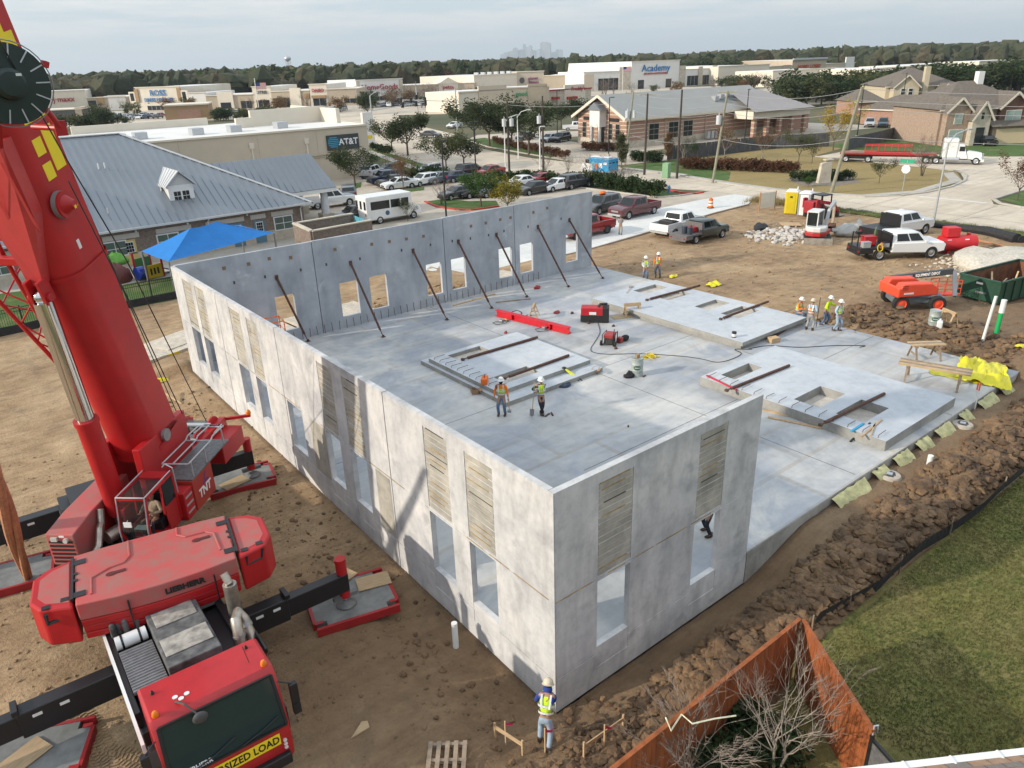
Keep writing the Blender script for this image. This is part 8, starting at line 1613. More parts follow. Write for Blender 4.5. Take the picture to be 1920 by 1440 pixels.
# bus and van
def boxvan(name,label,cat,loc,rz,L_,W_,H_,col,nose,wins,wr=.38):
    o=thing(name,label,cat,loc,rz);MB().bx(-L_/2,L_/2-nose,-W_/2,W_/2,.42,H_).build('body',col[0],o,bev=.09);MB().hexa([(L_/2-nose-.02,-W_/2+.06,.4),(L_/2,-W_/2+.12,.4),(L_/2,W_/2-.12,.4),(L_/2-nose-.02,W_/2-.06,.4)],[(L_/2-nose-.02,-W_/2+.1,min(H_,1.55)),(L_/2-.15,-W_/2+.2,1.15),(L_/2-.15,W_/2-.2,1.15),(L_/2-nose-.02,W_/2-.1,min(H_,1.55))]).build('hood',col[1],o,bev=.05)
    MB().add([(L_/2-nose+.01,-W_/2+.15,1.45),(L_/2-nose+.01,W_/2-.15,1.45),(L_/2-nose-.0+.01,W_/2-.2,H_-.25),(L_/2-nose+.01,-W_/2+.2,H_-.25)],[(0,1,2,3)]).build('windscreen',GLASS,o)
    for s_ in (-1,1):
        for x0,x1,z0_,z1_ in wins:MB().bx(x0,x1,s_*W_/2-.012,s_*W_/2+.012,z0_,z1_).build('side_window',GLASS,o)
        for x in (-L_*.28,L_*.33):wheel(o,x,s_*(W_/2-.1),wr,s_)
        MB().bx(-L_/2-.02,-L_/2+.02,s_*W_*.4-.08,s_*W_*.4+.08,.9,1.15).build('tail_light',LAMPR,o)
    for y in (-W_*.36,0,W_*.36):MB().bx(-L_/2-.012,-L_/2,y-.2,y+.2,1.5,H_-.45).build('rear_window',GLASS,o)
    MB().bx(-L_/2-.1,-L_/2,-W_/2+.05,W_/2-.05,.35,.6).build('bumper',STEEL,o);return o
a,c_=Vector((26.15,56.96,0)),Vector((30.93,56.87,0));d=(c_-a).normalized();p=a+d*3.1+Vector((-d.y,d.x,0))*1.15
o=boxvan('minibus','white minibus seen from behind over the back wall','bus',(p.x,p.y,.024),math.atan2(d.y,d.x),6.4,2.3,2.75,(WHITE,WHITE),1.2,[(-2.7,-.6,1.45,2.25),(-.45,.6,1.45,2.25),(.75,1.6,1.45,2.25)]);MB().cyl((-.9,-1.165,1.0),(-.9,-1.15,1.0),.24,n=16).build('round_emblem',mk('emblem_slate',(.05,.10,.18),.5,0,.2,8),o)
a,c_=Vector((65.59,63.86,0)),Vector((65.46,66.52,0));d=(c_-a).normalized();p=(a+c_)/2-Vector((-d.y,d.x,0))*.9
o=boxvan('service_van','blue and white service van with a ladder rack driving on the street','van',(p.x,p.y,.034),math.atan2(d.y,d.x),5.3,2.0,2.1,(PAINT['bluevan'],WHITE),1.5,[(.9,1.6,1.35,1.85)]);MB().bx(.3,2.2,-1.01,1.01,.5,1.35).build('front_panel',WHITE,o,bev=.03);MB().bar((-2.2,0,2.2),(1.2,0,2.2),.9,.12).build('roof_rack',WHITE,o)
for k,(x,z,w,h,m_) in enumerate(((-.4,1.1,.5,.7,ORANGE),(-1.2,1.2,.6,.6,WHITE),(.2,1.2,.4,.8,mk('van_cyan',(.10,.45,.55),.5,0,.2,3)),(-2.0,1.5,.6,.3,WHITE))):
    for s_ in (-1,1):MB().bx(x-w/2,x+w/2,s_*1.005-.004,s_*1.005+.004,z-h/2,z+h/2).build('livery_patch',m_,o)
# lorry and flat trailer
a,c_=Vector((99.76,36.25,0)),Vector((102.14,31.23,0));d=(c_-a).normalized();rz=math.atan2(d.y,d.x);p=(a+c_)/2+Vector((-d.y,d.x,0))*1.2
t_=thing('truck_tractor','white long nosed lorry tractor with a sleeper cab on the side street','truck',(p.x,p.y,.034),rz);K_=(c_-a).length;s1=K_/6.2;t_.scale=(s1,s1,s1)
sm(t_,'frame_rails',MB().bx(-3.9,3.4,-.45,.45,.6,.95),BLACK);sm(t_,'sleeper',MB().bx(-1.4,.55,-1.22,1.22,.9,3.6),WHITE,bev=.15);sm(t_,'cab',MB().hexa([(.5,-1.1,.8),(2.0,-1.1,.8),(2.0,1.1,.8),(.5,1.1,.8)],[(.5,-1.05,2.9),(1.35,-1.0,2.8),(1.35,1.0,2.8),(.5,1.05,2.9)]),WHITE,bev=.06);sm(t_,'hood',MB().hexa([(1.9,-.95,.7),(4.0,-.8,.7),(4.0,.8,.7),(1.9,.95,.7)],[(1.75,-.9,1.95),(3.8,-.6,1.6),(3.8,.6,1.6),(1.75,.9,1.95)]),WHITE,bev=.12);sm(t_,'windscreen',MB().add([(1.99,-.95,1.95),(1.99,.95,1.95),(1.42,.9,2.7),(1.42,-.9,2.7)],[(0,1,2,3)]),GLASS);sm(t_,'grille',MB().bx(3.95,4.03,-.5,.5,.75,1.5),GALV);sm(t_,'bumper',MB().bx(3.7,4.15,-1.15,1.15,.4,.75),WHITE,bev=.05)
for s_ in (-1,1):
    sm(t_,'side_window',MB().bx(.75,1.45,s_*1.09-.03,s_*1.09+.03,1.9,2.55),GLASS);sm(t_,'fuel_tank',MB().cyl((-1.3,s_*1.0,.75),(.9,s_*1.0,.75),.32,n=16),GALV,smooth=True);sm(t_,'exhaust_stack',MB().cyl((-1.55,s_*.9,.9),(-1.55,s_*.9,3.9),.09,n=9),CHROME);sm(t_,'fender',MB().hexa([(2.5,s_*1.05-.15,.75),(3.9,s_*1.05-.15,.75),(3.9,s_*1.05+.15,.75),(2.5,s_*1.05+.15,.75)],[(2.7,s_*1.0-.15,1.2),(3.6,s_*1.0-.15,1.15),(3.6,s_*1.0+.15,1.15),(2.7,s_*1.0+.15,1.2)]),WHITE)
    for x in (-3.4,-2.1,3.1):wheel(t_,x,s_*1.05,.52,s_,GALV,.3)
t2=thing('flat_trailer','long red flat trailer coupled to the white lorry','trailer',(p.x,p.y,.034),rz);t2.scale=(s1,s1,s1)
sm(t2,'deck',MB().bx(-15.5,-2.1,-1.25,1.25,1.25,1.42),mk('trailer_deck',(.24,.17,.13),.8,.1,.3,1));
for s_ in (-1,1):
    sm(t2,'side_rail',MB().bx(-15.5,-2.1,s_*1.27-.03,s_*1.27+.03,1.2,1.45),mk('trailer_red',(.34,.03,.025),.5,0,.1,2))
    for x in (-14.6,-11.4):wheel(t2,x,s_*1.05,.5,s_,GALV,.3);wheel(t2,x,s_*.55,.5,s_,GALV,.3)
    for x in (-14.6,-11.4):pass
sm(t2,'main_beam',MB().bx(-15,-3.5,-.45,.45,.85,1.25),MATS['trailer_red']);sm(t2,'axle_frame',MB().bx(-15.2,-10.8,-.7,.7,.5,.85),BLACK)
t3=thing('red_rack','long bright red steel rack lying on the flat trailer','rack',(p.x,p.y,.034),rz);t3.scale=(s1,s1,s1);b=MB()
for y in (-.9,.9):
    b.bar((-12,y,1.5),(-5.5,y,1.5),.1,.12).bar((-12,y,2.5),(-5.5,y,2.5),.1,.12)
    for k in range(8):b.bar((-12+k*.92,y,1.5),(-12+k*.92,y,2.5),.07,.07)
for k in range(8):b.bar((-12+k*.92,-.9,2.5),(-12+k*.92,.9,2.5),.07,.07)
sm(t3,'rack_frame',b,mk('rack_red',(.55,.02,.03),.45,0,.08,2))
# ---------------------------------------------------------------- poles and wires
POLED=mk('pole_dark',(.055,.042,.035),.9,0,.25,2);POLEG=mk('pole_grey',(.25,.24,.18),.9,0,.2,2);WIRE=mk('wire_pale',(.36,.36,.36),.5,.2,0)
tops={}
def pole(key,label,b0,h,lean,mat,r_=.17,arms=1,trans=(),name='utility_pole'):
    o=thing(name,label,'pole',(b0[0],b0[1],0),0,'wooden power poles along the street');T=Vector((lean[0],lean[1],h));sm(o,'pole_shaft',MB().cyl((0,0,-.2),T,r_,r_*.65,9),mat,smooth=True);tops[key]=Vector((b0[0],b0[1],0))+T
    for k in range(arms):A_=T*(1-.06*(k+.3));sm(o,'crossarm',MB().bar(A_+Vector((-.6,.9,0)),A_+Vector((.6,-.9,0)),.1,.12),POLEG);[sm(o,'insulator',MB().cyl(A_+Vector((q*.6,-q*.9,.06)),A_+Vector((q*.6,-q*.9,.3)),.06,n=7),GALV) for q in (-.9,.9)]
    for s_ in trans:A_=T*.70+Vector((s_*.42,-s_*.3,0));sm(o,'transformer',MB().cyl(A_+Vector((0,0,-.55)),A_+Vector((0,0,.45)),.3,n=14).cyl(A_+Vector((0,0,.45)),A_+Vector((.05,0,.75)),.05,n=6),mk('transformer_grey',(.52,.54,.55),.5,.1,.05,3),smooth=True)
pole('a','dark pole with two transformers by the hedge, left one',(59.71,76.59),9.63,(0,0),POLED,trans=(-1,1));pole('b','dark pole with one transformer behind the bare street trees',(62.76,72.63),10.08,(0,0),POLED,arms=0,trans=(-1,));pole('c','leaning pale pole with transformers by the round hedge',(76.43,69.76),9.96,(.4,-.9),POLEG,trans=(-1,1));pole('d','dark pole at the street corner, nearest the clinic windows',(69.11,59.34),10.22,(0,-.1),POLED);pole('e','dark pole behind the green utility box',(69.17,53.83),10.71,(0,-.1),POLED,arms=0);pole('f','leaning pale wooden pole in front of the clinic',(69.12,48.18),10.61,(.3,-1.0),POLEG,trans=(-1,));pole('g','tall pale grey leaning pole on the dry grass corner',(71.3,33.78),10.97,(.5,-1.6),POLEG,.2,0)
def wire(a,c_,sag,label='thin overhead wire sagging between wooden poles'):
    a,c_=Vector(a),Vector(c_);tag(MB().tube([a.lerp(c_,i/10)-Vector((0,0,sag*4*(i/10)*(1-i/10))) for i in range(11)],.022,4).build('overhead_wire',WIRE),label,'wire','overhead wires')
for q,dz,w_ in ((0,-.2,'topmost'),(1,-1.3,'second highest'),(2,-2.2,'third highest'),(3,-5.0,'lowest')):
    off=Vector((0,0,dz));E_=Vector((95,-8,10.5+dz*.9));wire(tops['g']+off,E_,.8,'%s wire running right from the tall grey pole' % w_);wire(tops['g']+off,tops['f']+off*1.1,.8,'%s wire from the tall grey pole to the leaning pale pole' % w_);wire(tops['f']+off*1.1,tops['c']+off*1.2,.7,'%s wire between the two leaning pale poles' % w_);
wire(tops['d']+Vector((0,0,-.6)),tops['a']+Vector((0,0,-.6)),.6,'wire between the dark corner pole and the transformer pole');wire(tops['e'],tops['d'],.4,'short wire between the two dark poles by the clinic')
LP=mk('lamp_black',(.02,.02,.02),.5,.2,.1,3)
def lamp(label,b0,h,kind,mat=None):
    o=thing('lamp_post',label,'lamp post',(b0[0],b0[1],0),rnd.uniform(-.5,.5));mat=mat or LP;sm(o,'lamp_shaft',MB().cyl((0,0,0),(0,0,h),.10,.07,8),mat)
    if kind=='arm':sm(o,'lamp_arm',MB().tube([(0,0,h-.1),(.5,-.5,h+.7),(1.3,-1.3,h+1.0)],.05,6),mat);sm(o,'lamp_head',MB().box((1.5,-1.5,h+1.0),(.5,.3,.12),R(-45)),GALV)
    else:[sm(o,'lamp_head',MB().box((q*.45,0,h),(.6,.32,.12)),mat) for q in ((-1,1) if kind==2 else (1,))];sm(o,'lamp_base',MB().cyl((0,0,0),(0,0,.7),.28,n=12),CURB)
lamp('curved street lamp in the dirt verge at the right',(62.57,18.84),6.91,'arm',GALV)
for p_,h_,kd,lb in (((31.49,51.06),8,1,'dark square lamp post rising behind the back wall'),((46.81,66.95),8,2,'twin headed lamp post in the car park'),((79.14,75.86),9,1,'black lamp post at the clinic drive'),((104.72,68.93),9,1,'black lamp post behind the board fence'),((123.39,59.07),9,1,'black lamp post beside the golden tree'),((178.76,78.38),9,1,'black lamp post in front of the cream sided house'),((94.55,105.03),9,1,'black lamp post in front of the clinic oaks'),((278.26,113.09),9,1,'dark pole among the trees behind the tan house')):lamp(lb,p_,h_,kd)
for p_,kd,lb in (((70.11,87.26),'arm','pale lamp post on the grass verge under the oaks'),((60.8,78.83),'arm','pale curved lamp beside the transformer pole'),((59.03,69),1,'short white pole at the street trees')):lamp(lb,p_,6.5,kd,WHITE)
for (b0,h,arm,lb) in (((70.55,135.18),9,(16,4),'grey signal mast at the corner by the cream shop'),((105.01,172.54),9,(-4,-6),'grey signal mast across the junction'),((95.15,140.15),9.5,(-10,8),'grey signal mast behind the oaks')):
    o=thing('signal_mast',lb,'signal',(*b0,0));sm(o,'mast',MB().cyl((0,0,0),(0,0,h),.18,.13,9),GALV);sm(o,'mast_arm',MB().tube([(0,0,h*.68),(arm[0],arm[1],h*.76)],.09,6),GALV);sm(o,'lamp_arm',MB().tube([(0,0,h),(arm[0]*.2,arm[1]*.2,h+1.3)],.07,6),GALV)
    for q in (.55,.8,.98):sm(o,'signal_head',MB().box((arm[0]*q,arm[1]*q,h*.74),(.5,.5,1.1)),BLACK)
t_=thing('street_sign','green street name blade over the back of a white octagonal sign','sign',(*(77.33,28.77),0),facing((77.33,28.77),-20));sm(t_,'sign_post',MB().cyl((0,0,0),(0,0,3.3),.04,n=7),GALV);sm(t_,'name_blade',MB().bx(-.02,.02,-.75,.75,3.0,3.4),mk('sign_green',(.01,.30,.16),.5,0,.05,2));sm(t_,'octagon',MB().prism([(.48*math.cos(R(22.5+45*k)),.48*math.sin(R(22.5+45*k))) for k in range(8)],-.01,.01,Matrix.Translation((0.05,0,2.35)) @ Matrix.Rotation(R(90),4,'Y')),WHITE)
t_=thing('fire_hydrant','blue fire hydrant on the grass tip by the red kerb','hydrant',(*(59.99,47.36),0));sm(t_,'hydrant_body',MB().lathe([(.2,0),(.16,.1),(.15,.6),(.2,.65),(.15,.8),(.05,.9)],12),mk('hydrant_blue',(.06,.20,.36),.5,0,.1,4),smooth=True);sm(t_,'outlet',MB().cyl((-.3,0,.5),(.3,0,.5),.08,n=8),GALV)
t_=thing('utility_cabinet','pale green utility cabinet on the grass verge','cabinet',(*(68.69,55.19),0),.3);sm(t_,'cabinet_body',MB().bx(-.5,.5,-.4,.4,.1,1.9),mk('cabinet_green',(.20,.36,.20),.6,0,.08,2),bev=.03);sm(t_,'cabinet_base',MB().bx(-.55,.55,-.45,.45,0,.1),CURB)
o=thing('stone_monument','pale stone monument slab standing in the dry grass planting','monument',(*(77.16,38.19),0),R(-30));sm(o,'stone_slab',MB().hexa([(-.8,-.3,0),(.8,-.3,0),(.8,.3,0),(-.8,.3,0)],[(-.55,-.25,2.3),(.75,-.25,2.6),(.75,.25,2.6),(-.55,.25,2.3)]),STONE,bev=.04);sm(o,'cap_stone',MB().bx(-.2,.85,-.32,.32,2.6,2.75),STONE,bev=.02)
sheet('planting_bed',[(77.13,43.05),(74.12,39.34),(75.32,35.97),(80.22,35.05),(83.95,38.79),(82.85,43.25)],.03,mk('mulch_grey',(.20,.17,.14),.95,0,.25,2));sheet('island_grass',[(37.88,64.6),(40.16,64.12),(41.18,60.74),(43.42,58.64),(41.73,55.97),(38.03,56.37),(36.97,60.48)],.06,GRASS);curb('island_kerb',[(37.56,64.44),(36.59,60.43),(37.05,57.49),(38.04,55.89),(41.33,55.45)],.3,.15,MATS['kerb_red']);sheet('bay_grass',[(36.69,72.87),(42.19,71.9),(43.64,74.15),(39.26,74.15)],.05,GRASS);sheet('bay_grass',[(37.3,84.04),(40.32,84.75),(37.87,80.51),(36.44,80.88)],.05,GRASS);sheet('hedge_bed',[(53.58,71.21),(58.32,60.21),(57.25,51.83),(57.07,46.34),(59.18,46.04),(61.38,49.27),(62.23,57.46),(62.05,65.16),(56.3,74.1)],.028,GRASS)
# ---------------------------------------------------------------- trees of the middle distance
TR=[('oak',(37.85,81.93),4.99,'oak','round oak standing by the cream shop corner'),('thin',(39.81,72.85),4.6,'brown','thin brown tree on the grass edged bay'),('oak',(61.39,106.98),7.38,'oak','large spreading oak at the street corner'),('oak',(64.18,117.18),5.08,'olive','smaller oak left of the large street oak'),('oak',(53.92,84.13),5.47,'olive','oak on the verge behind the car park, left one'),('oak',(58.36,85.91),4.9,'oak','oak on the verge behind the car park, right one'),('oak',(40.03,56.95),3.88,'fresh','small green tree on the oval grass island'),('round',(41.19,53.69),3.24,'yellow','bright yellow green bush behind the back wall'),('bare',(37.86,61.47),2.68,'twig','bare bush on the oval grass island'),('oak',(82.61,116.31),7.55,'oak','dark oak on the clinic verge, first'),('oak',(78.26,105.68),8.69,'oak','tall dark oak on the clinic verge, second'),('oak',(81.85,103.5),6.91,'oak','dark oak behind the transformer pole'),('oak',(74.95,90.34),8.6,'oak','broad dark oak at the clinic entrance'),('oak',(113.25,124.53),5.54,'oak','dark oak behind the clinic car park'),('round',(115.61,120.27),6.82,'oak','dense dark tree left of the clinic gable'),('bare',(60.44,69.63),2.75,'twig','bare street tree, leftmost by the white pole'),('bare',(63.46,68.26),2.35,'twig','bare street tree left of the service van'),('bare',(58.35,58.12),3.73,'twig','bare street tree in front of the service van'),('bare',(58.97,53.45),3.12,'twig','bare street tree right of the service van'),('bradford',(71.84,66.14),5.07,'olive','upright olive tree at the clinic drive'),('bradford',(81.13,65.43),4.39,'brown','upright brown tree before the clinic windows'),('bare',(84.36,65.27),3.54,'twig','white barked bare tree before the clinic'),('thin',(83.15,62.68),3.17,'hedge','small magnolia beside the board fence'),('thin',(88.89,61.17),4.58,'brown','white barked tree with rusty leaves by the fence, left one'),('thin',(92.07,56.75),3.93,'brown','white barked tree with rusty leaves by the fence, right one'),('thin',(90.95,50.06),4.46,'olive','loose grey green tree by the fence end'),('thin',(92,48.63),3.16,'olive','bushy green tree beside the fence end'),('thin',(107.19,54.14),6.49,'gold','tree with golden yellow leaves at the clinic corner'),('thin',(80.69,33.15),2.78,'hedge','small magnolia on the dry grass corner'),('bare',(89.15,32.13),4.26,'twig','bare brown tree in front of the lorry'),('thin',(78.65,17.81),4.45,'rusty','rusty leaved tree on the corner island at the right edge'),('round',(129.59,49.19),4.1,'hedge','dense evergreen beside the tan house'),('thin',(30.14,56.1),2.08,'olive','wispy green tree over the white minibus'),('round',(39.79,236.31),6.71,'hedge','dark round tree behind the grey roof, left'),('round',(75.19,222.23),3.97,'olive','green tree behind the cream shop roof'),('round',(115.5,219.65),6.89,'oak','dark tree group behind the pylon sign'),('round',(73.65,38.01),1.21,'fresh','green bush by the stone monument')]
NOM=dict(oak=6.6,round=5.8,bare=4.6,thin=5.4,bradford=5.3,shrub=1.0,wide=7,pine=11)
for k,(kd,p,h,lf,lb) in enumerate(TR):s_=h/NOM[kd];tree('bare_tree' if kd=='bare' else 'tree',lb,kd,k % 3,p,(s_*(1.15 if kd=='oak' else 1),)*2+(s_,),lf,BARKP if 'white barked' in lb else None,group='trees round the car parks')
rg_=random.Random(9)
def hedge_run(a,c_,n,s_,lf,lb,k0=0):
    for i in range(n):p=Vector((*a,0)).lerp(Vector((*c_,0)),(i+.5)/n);tree('shrub',lb,'shrub',(i+k0) % 3,(p.x,p.y,.02),s_*rg_.uniform(.9,1.12),lf,group=lb,cat='shrub')
hedge_run((58.17,57.66),(57.07,46.34),10,1.9,'hedge','clipped green shrub in the hedge by the red kerb tip');hedge_run((44.52,79.52),(48.93,77.05),6,2.1,'hedge','clipped dark shrub in the hedge between the parked cars');hedge_run((52.18,69.98),(58.05,58.49),12,1.7,'hedge','clipped shrub in the hedge along the street side of the car park');hedge_run((78.88,70.63),(80.3,66.57),6,1.7,'hedge','clipped shrub of the round hedge at the clinic');hedge_run((77,59.32),(82.49,45.32),20,1.7,'rusty','brown green shrub of the row before the board fence');hedge_run((84.66,87.16),(86.65,81.48),6,1.6,'rusty','dark shrub in the bed before the clinic gable');hedge_run((83.46,111.31),(74.88,80.63),16,1.4,'rusty','rusty red shrub in the low hedge of the clinic verge');hedge_run((75.84,41.86),(81.17,36.56),7,1.4,'hedge','shrub in the planting bed by the monument');hedge_run((124.85,47.14),(126.07,42.28),5,1.7,'hedge','clipped shrub before the tan house');hedge_run((62.02,120.35),(60.51,110.93),4,1.6,'hedge','shrub at the foot of the pylon sign')
# ---------------------------------------------------------------- shopping centres
SHOPW='shops of the distant shopping centre'
def shop(label,a,c_,h,wall,depth=30,txt=(),wins=(),trim=None,sub=None,group=SHOPW,roof=WROOF):
    o,L_=bthing('shop',label,a,c_,'shop',group);MB().bx(0,L_,0,depth,0,h).build('wall',wall,o);MB().bx(-.3,L_+.3,-.3,.4,h,h+.35).build('parapet_cap',trim or CREAML,o);MB().bx(.3,L_-.3,.5,depth,h-.3,h+.02).build('roof',roof,o)
    for x0,x1,z0_,z1_ in wins:
        k=MB().bx(x0*L_,x1*L_,-.12,.05,z0_,z1_).build('window',SHADE,o);n_=max(1,int((x1-x0)*L_/2))
        for i in range(1,n_):x=L_*(x0+(x1-x0)*i/n_);MB().bx(x-.06,x+.06,-.16,-.12,z0_,z1_).build('mullion',GALV,k)
    for x0,x1,z0_,z1_,m_,pr in (sub or ()):MB().bx(x0*L_,x1*L_,-pr,.3,z0_,z1_).build('facade_block',m_,o)
    for body,x,z,sz,m_,sx in txt:text('shop_lettering',body,sz,m_,frame((x*L_,-.32,z),(1,0,0),(0,0,1)),o,bold=.03,ext=.08,sx=sx)
    return o
SR_,SB_,SK_,SG_,SP_=mk('sign_red',(.35,.01,.03),.6,0,0),mk('sign_blue',(.01,.16,.42),.6,0,0),mk('sign_grey',(.08,.08,.08),.6,0,0),mk('sign_leaf',(.05,.30,.12),.6,0,0),mk('sign_purple',(.20,.02,.14),.6,0,0)
shop('cream store front with dark red T.J. Maxx lettering at the far left',(45.78,382.79),(65.16,377.76),8.6,CREAML,40,[('T·J·maxx',.5,5.4,3.0,SR_,1.0)],[(.25,.95,.3,1.6)])
shop('tan linking shop with corner windows right of the first big store',(65.16,377.76),(79.05,370.08),5.4,BEIGE,30,(),[(.02,.22,1.2,4.4)],sub=[(.26,.44,2.5,5.9,TAN,.2),(.55,1,.0,6.2,WSTUC,.1)])
shop('cream store front with blue ROSS DRESS FOR LESS lettering',(79.34,351.99),(92.63,336.25),9.0,CREAML,40,[('ROSS',.5,6.8,3.2,SB_,1.0),('DRESS FOR LESS',.5,4.2,1.9,SB_,1.0)],[(.2,.8,.2,1.9)],sub=[(-.16,-.02,0,7.6,CREAML,.4),(-.13,-.05,4,7,SHADE,.45),(1.02,1.17,0,7.6,CREAML,.4),(1.05,1.13,2,7,SHADE,.45),(-.02,.06,3.5,8.6,TAN,.5),(.94,1.02,3.5,8.6,TAN,.5)])
shop('blank white shop wall right of the blue lettered store',(94.36,331.96),(99.75,327.01),6.4,WSTUC,30)
shop('row of tan and cream shops with dark arcades',(98.21,322.35),(113.2,310.15),5.2,BEIGE,30,[('•••••',.42,4.2,.9,SR_,1)],[(.3,.52,.2,2.6),(.72,.95,.2,2.9)],sub=[(.25,.58,0,6.6,CREAML,.6),(.3,.52,.2,2.6,SHADE,.65)])
shop('cream shop tower with dark CITRIS lettering',(113.2,310.15),(118.7,304.75),8.0,CREAML,30,[('CITRIS',.5,6.0,1.6,SK_,1),('TAPAS BAR' if False else '',.5,4.6,1,SK_,1)][:1],[(.15,.85,.2,3)])
shop('tan shops with tall glass doors between two cream towers',(118.7,304.75),(129.91,293.2),6.0,BEIGE,30,(),[(.05,.22,.2,3.6),(.3,.46,.2,3.6)],sub=[(.5,.78,0,7.2,CREAML,.5),(.86,1,3.2,5.0,TAN,.3)])
shop('cream shop tower with pink DAISO lettering',(130.01,292.92),(135.21,288.17),8.2,CREAML,30,[('DAISO',.5,6.0,1.7,SR_,1)],[(.15,.9,.2,3)],sub=[(.1,.95,3.2,4.2,TAN,.4)])
shop('tan linking shops left of the HomeGoods store',(135.21,288.17),(144.71,281.16),6.2,BEIGE,30,(),[(.55,.95,1.0,2.6)])
shop('white store front with dark red HomeGoods lettering',(158.62,307.18),(180.16,304.02),8.6,WSTUC,40,[('HomeGoods',.5,5.6,3.1,SR_,1.05)],[(.25,.8,.2,1.8)],sub=[(.0,1,8.7,9.6,SHADE,.2),(.0,.07,0,8.4,STONE,.4),(.93,1,0,8.4,STONE,.4)])
shop('tan shops between the HomeGoods store and the gabled store',(180.16,304.02),(194.97,297.12),5.6,BEIGE,30,(),[(.05,.4,.8,2.6)])
o=shop('gabled cream store with red petco lettering',(194.97,297.12),(204.34,295.19),5.8,CREAML,24,[('petco',.5,4.3,2.4,SR_,1.1)],[(.15,.8,.3,2.0)]);L_=(Vector((204.34,295.19))-Vector((194.97,297.12))).length;MB().add([(-.4,-.2,5.8),(L_+.4,-.2,5.8),(L_/2,-.2,8.4),(-.4,8,5.8),(L_+.4,8,5.8),(L_/2,8,8.4)],[(0,1,2),(0,2,5,3),(1,4,5,2)]).build('gable',CREAML,o)
shop('tan shop right of the gabled store',(204.34,295.19),(210,290.39),5.6,BEIGE,24,(),[(.1,.8,.6,2.2)])
shop('windowless beige building with roof units before the tree line',(217.1,300.09),(246.34,303.72),8.4,CREAML,40,sub=[(.1+.15*k,.13+.15*k,8.7,9.8,GALV,-3) for k in range(6)])
shop('beige gym front with purple planet fitness lettering',(246.34,303.72),(258.03,296.76),9.0,CREAM,40,[('planet',.6,6.0,2.0,SP_,1),('fitness',.62,4.2,2.0,SP_,1),('●',.18,5.0,3.4,SK_,1)])
shop('beige shops right of the gym',(258.03,296.76),(270.94,281.19),6.8,BEIGE,40,sub=[(.55,.95,0,8.0,CREAM,.4)])
shop('wide white store building with a grey front behind the oaks',(132.54,192.38),(150.64,191.77),6.0,CREAML,20,(),(),sub=[(.4,1,0,7.6,CREAM,.3)]);shop('grey and tan shops right of the white building',(150.64,191.77),(163.78,185.87),6.4,CREAM,20,[('good',.35,4.6,2.0,SG_,1)],[(.1,.4,.3,1.8)],sub=[(.5,.95,0,7.4,BEIGE,.3)])
shop('brown and cream restaurant with red trim and awnings',(173.99,197.44),(190.66,194.03),4.6,STONE,16,[('Freddy\'s',.68,4.8,1.7,SR_,1)],(),trim=mk('trim_red',(.35,.03,.02),.6,0,.05,1),sub=[(.35,.85,0,6.2,CREAML,.3),(.05,.2,1.8,2.6,MATS['trim_red'],1.4),(.4,.62,1.6,2.4,MATS['trim_red'],1.6)])
shop('stone and glass shops left of the Academy store',(253.2,262.72),(274.64,253),8.2,WSTUC,40,(),[(.3,.72,.3,5.4)],sub=[(.74,.98,0,10,STONE,.4),(.0,.2,0,7.4,CREAM,.3)])
shop('big white store front with blue Academy lettering',(274.64,253),(301.79,246.9),12.0,WSTUC,60,[('Academy',.5,9.0,4.2,SB_,1.05),('SPORTS+OUTDOORS',.5,6.6,1.15,SR_,1.25)],[(.14,.26,.1,4),(.72,.84,.1,4)])
shop('stone and glass shops right of the Academy store',(301.79,246.9),(324.73,242.12),7.6,WSTUC,40,(),[(.22,.5,.4,4.8),(.62,.86,.4,4.8)],sub=[(.0,.16,0,9.6,STONE,.3),(.5,.61,0,8.8,STONE,.5),(.87,1,0,9,STONE,.4)])
shop('long cream wall catching the sun right of the stone shops',(319.21,236.97),(355.06,232.42),8.4,CREAML,50);shop('grey shops left of the craft store',(382.69,257.83),(411.77,255.26),6.5,CREAM,50,(),[(.3,.6,1,3)],sub=[(.0,.2,0,8,WSTUC,.3),(.7,.95,0,7,BEIGE,.3)])
shop('grey store front with orange red HOBBY LOBBY lettering',(411.77,255.26),(433.99,247.26),9.4,BEIGE,50,[('HOBBY LOBBY',.5,5.8,2.6,mk('sign_orange',(.45,.05,.01),.6,0,0),.95)],(),sub=[(.0,1,9.4,10.4,GALV,1)]);shop('low shops right of the craft store',(433.99,247.26),(457.6,242.4),6.6,CREAM,50,(),[(.1,.3,1,2.4)],sub=[(.66,.95,0,10,WSTUC,.4)])
shop('cream sunlit shop with black verizon lettering',(305.9,197.49),(343.11,189.68),6.4,CREAML,24,[('verizon',.63,4.4,2.0,SK_,1)],());shop('white roofed shops behind the dark trees',(332.39,183.52),(365.82,181.6),6.0,CREAML,24);shop('cream shop wall among the trees, mid right',(314.02,155.17),(343.38,155.75),6.6,CREAML,24);shop('long pale shop row with a dark sign above the houses',(343.38,155.75),(399.46,150.22),6.8,CREAML,24,[('OFFICE',.68,4.6,1.8,SK_,1)]);shop('pale shop at the far right above the dark trees',(375.15,140.48),(408.78,127.91),7.4,CREAML,24)
o,L_=bthing('restaurant','small dark roofed restaurant in front of the first big store',(34.27,300.44),(46.88,295));MB().bx(0,L_,0,12,0,4).build('wall',SK_,o);MB().bx(L_*.85,L_,-.1,12,0,4.6).build('end_wall',BEIGE,o);MB().bx(-.3,L_+.3,-.3,12,4,4.3).build('roof',CREAML,o)
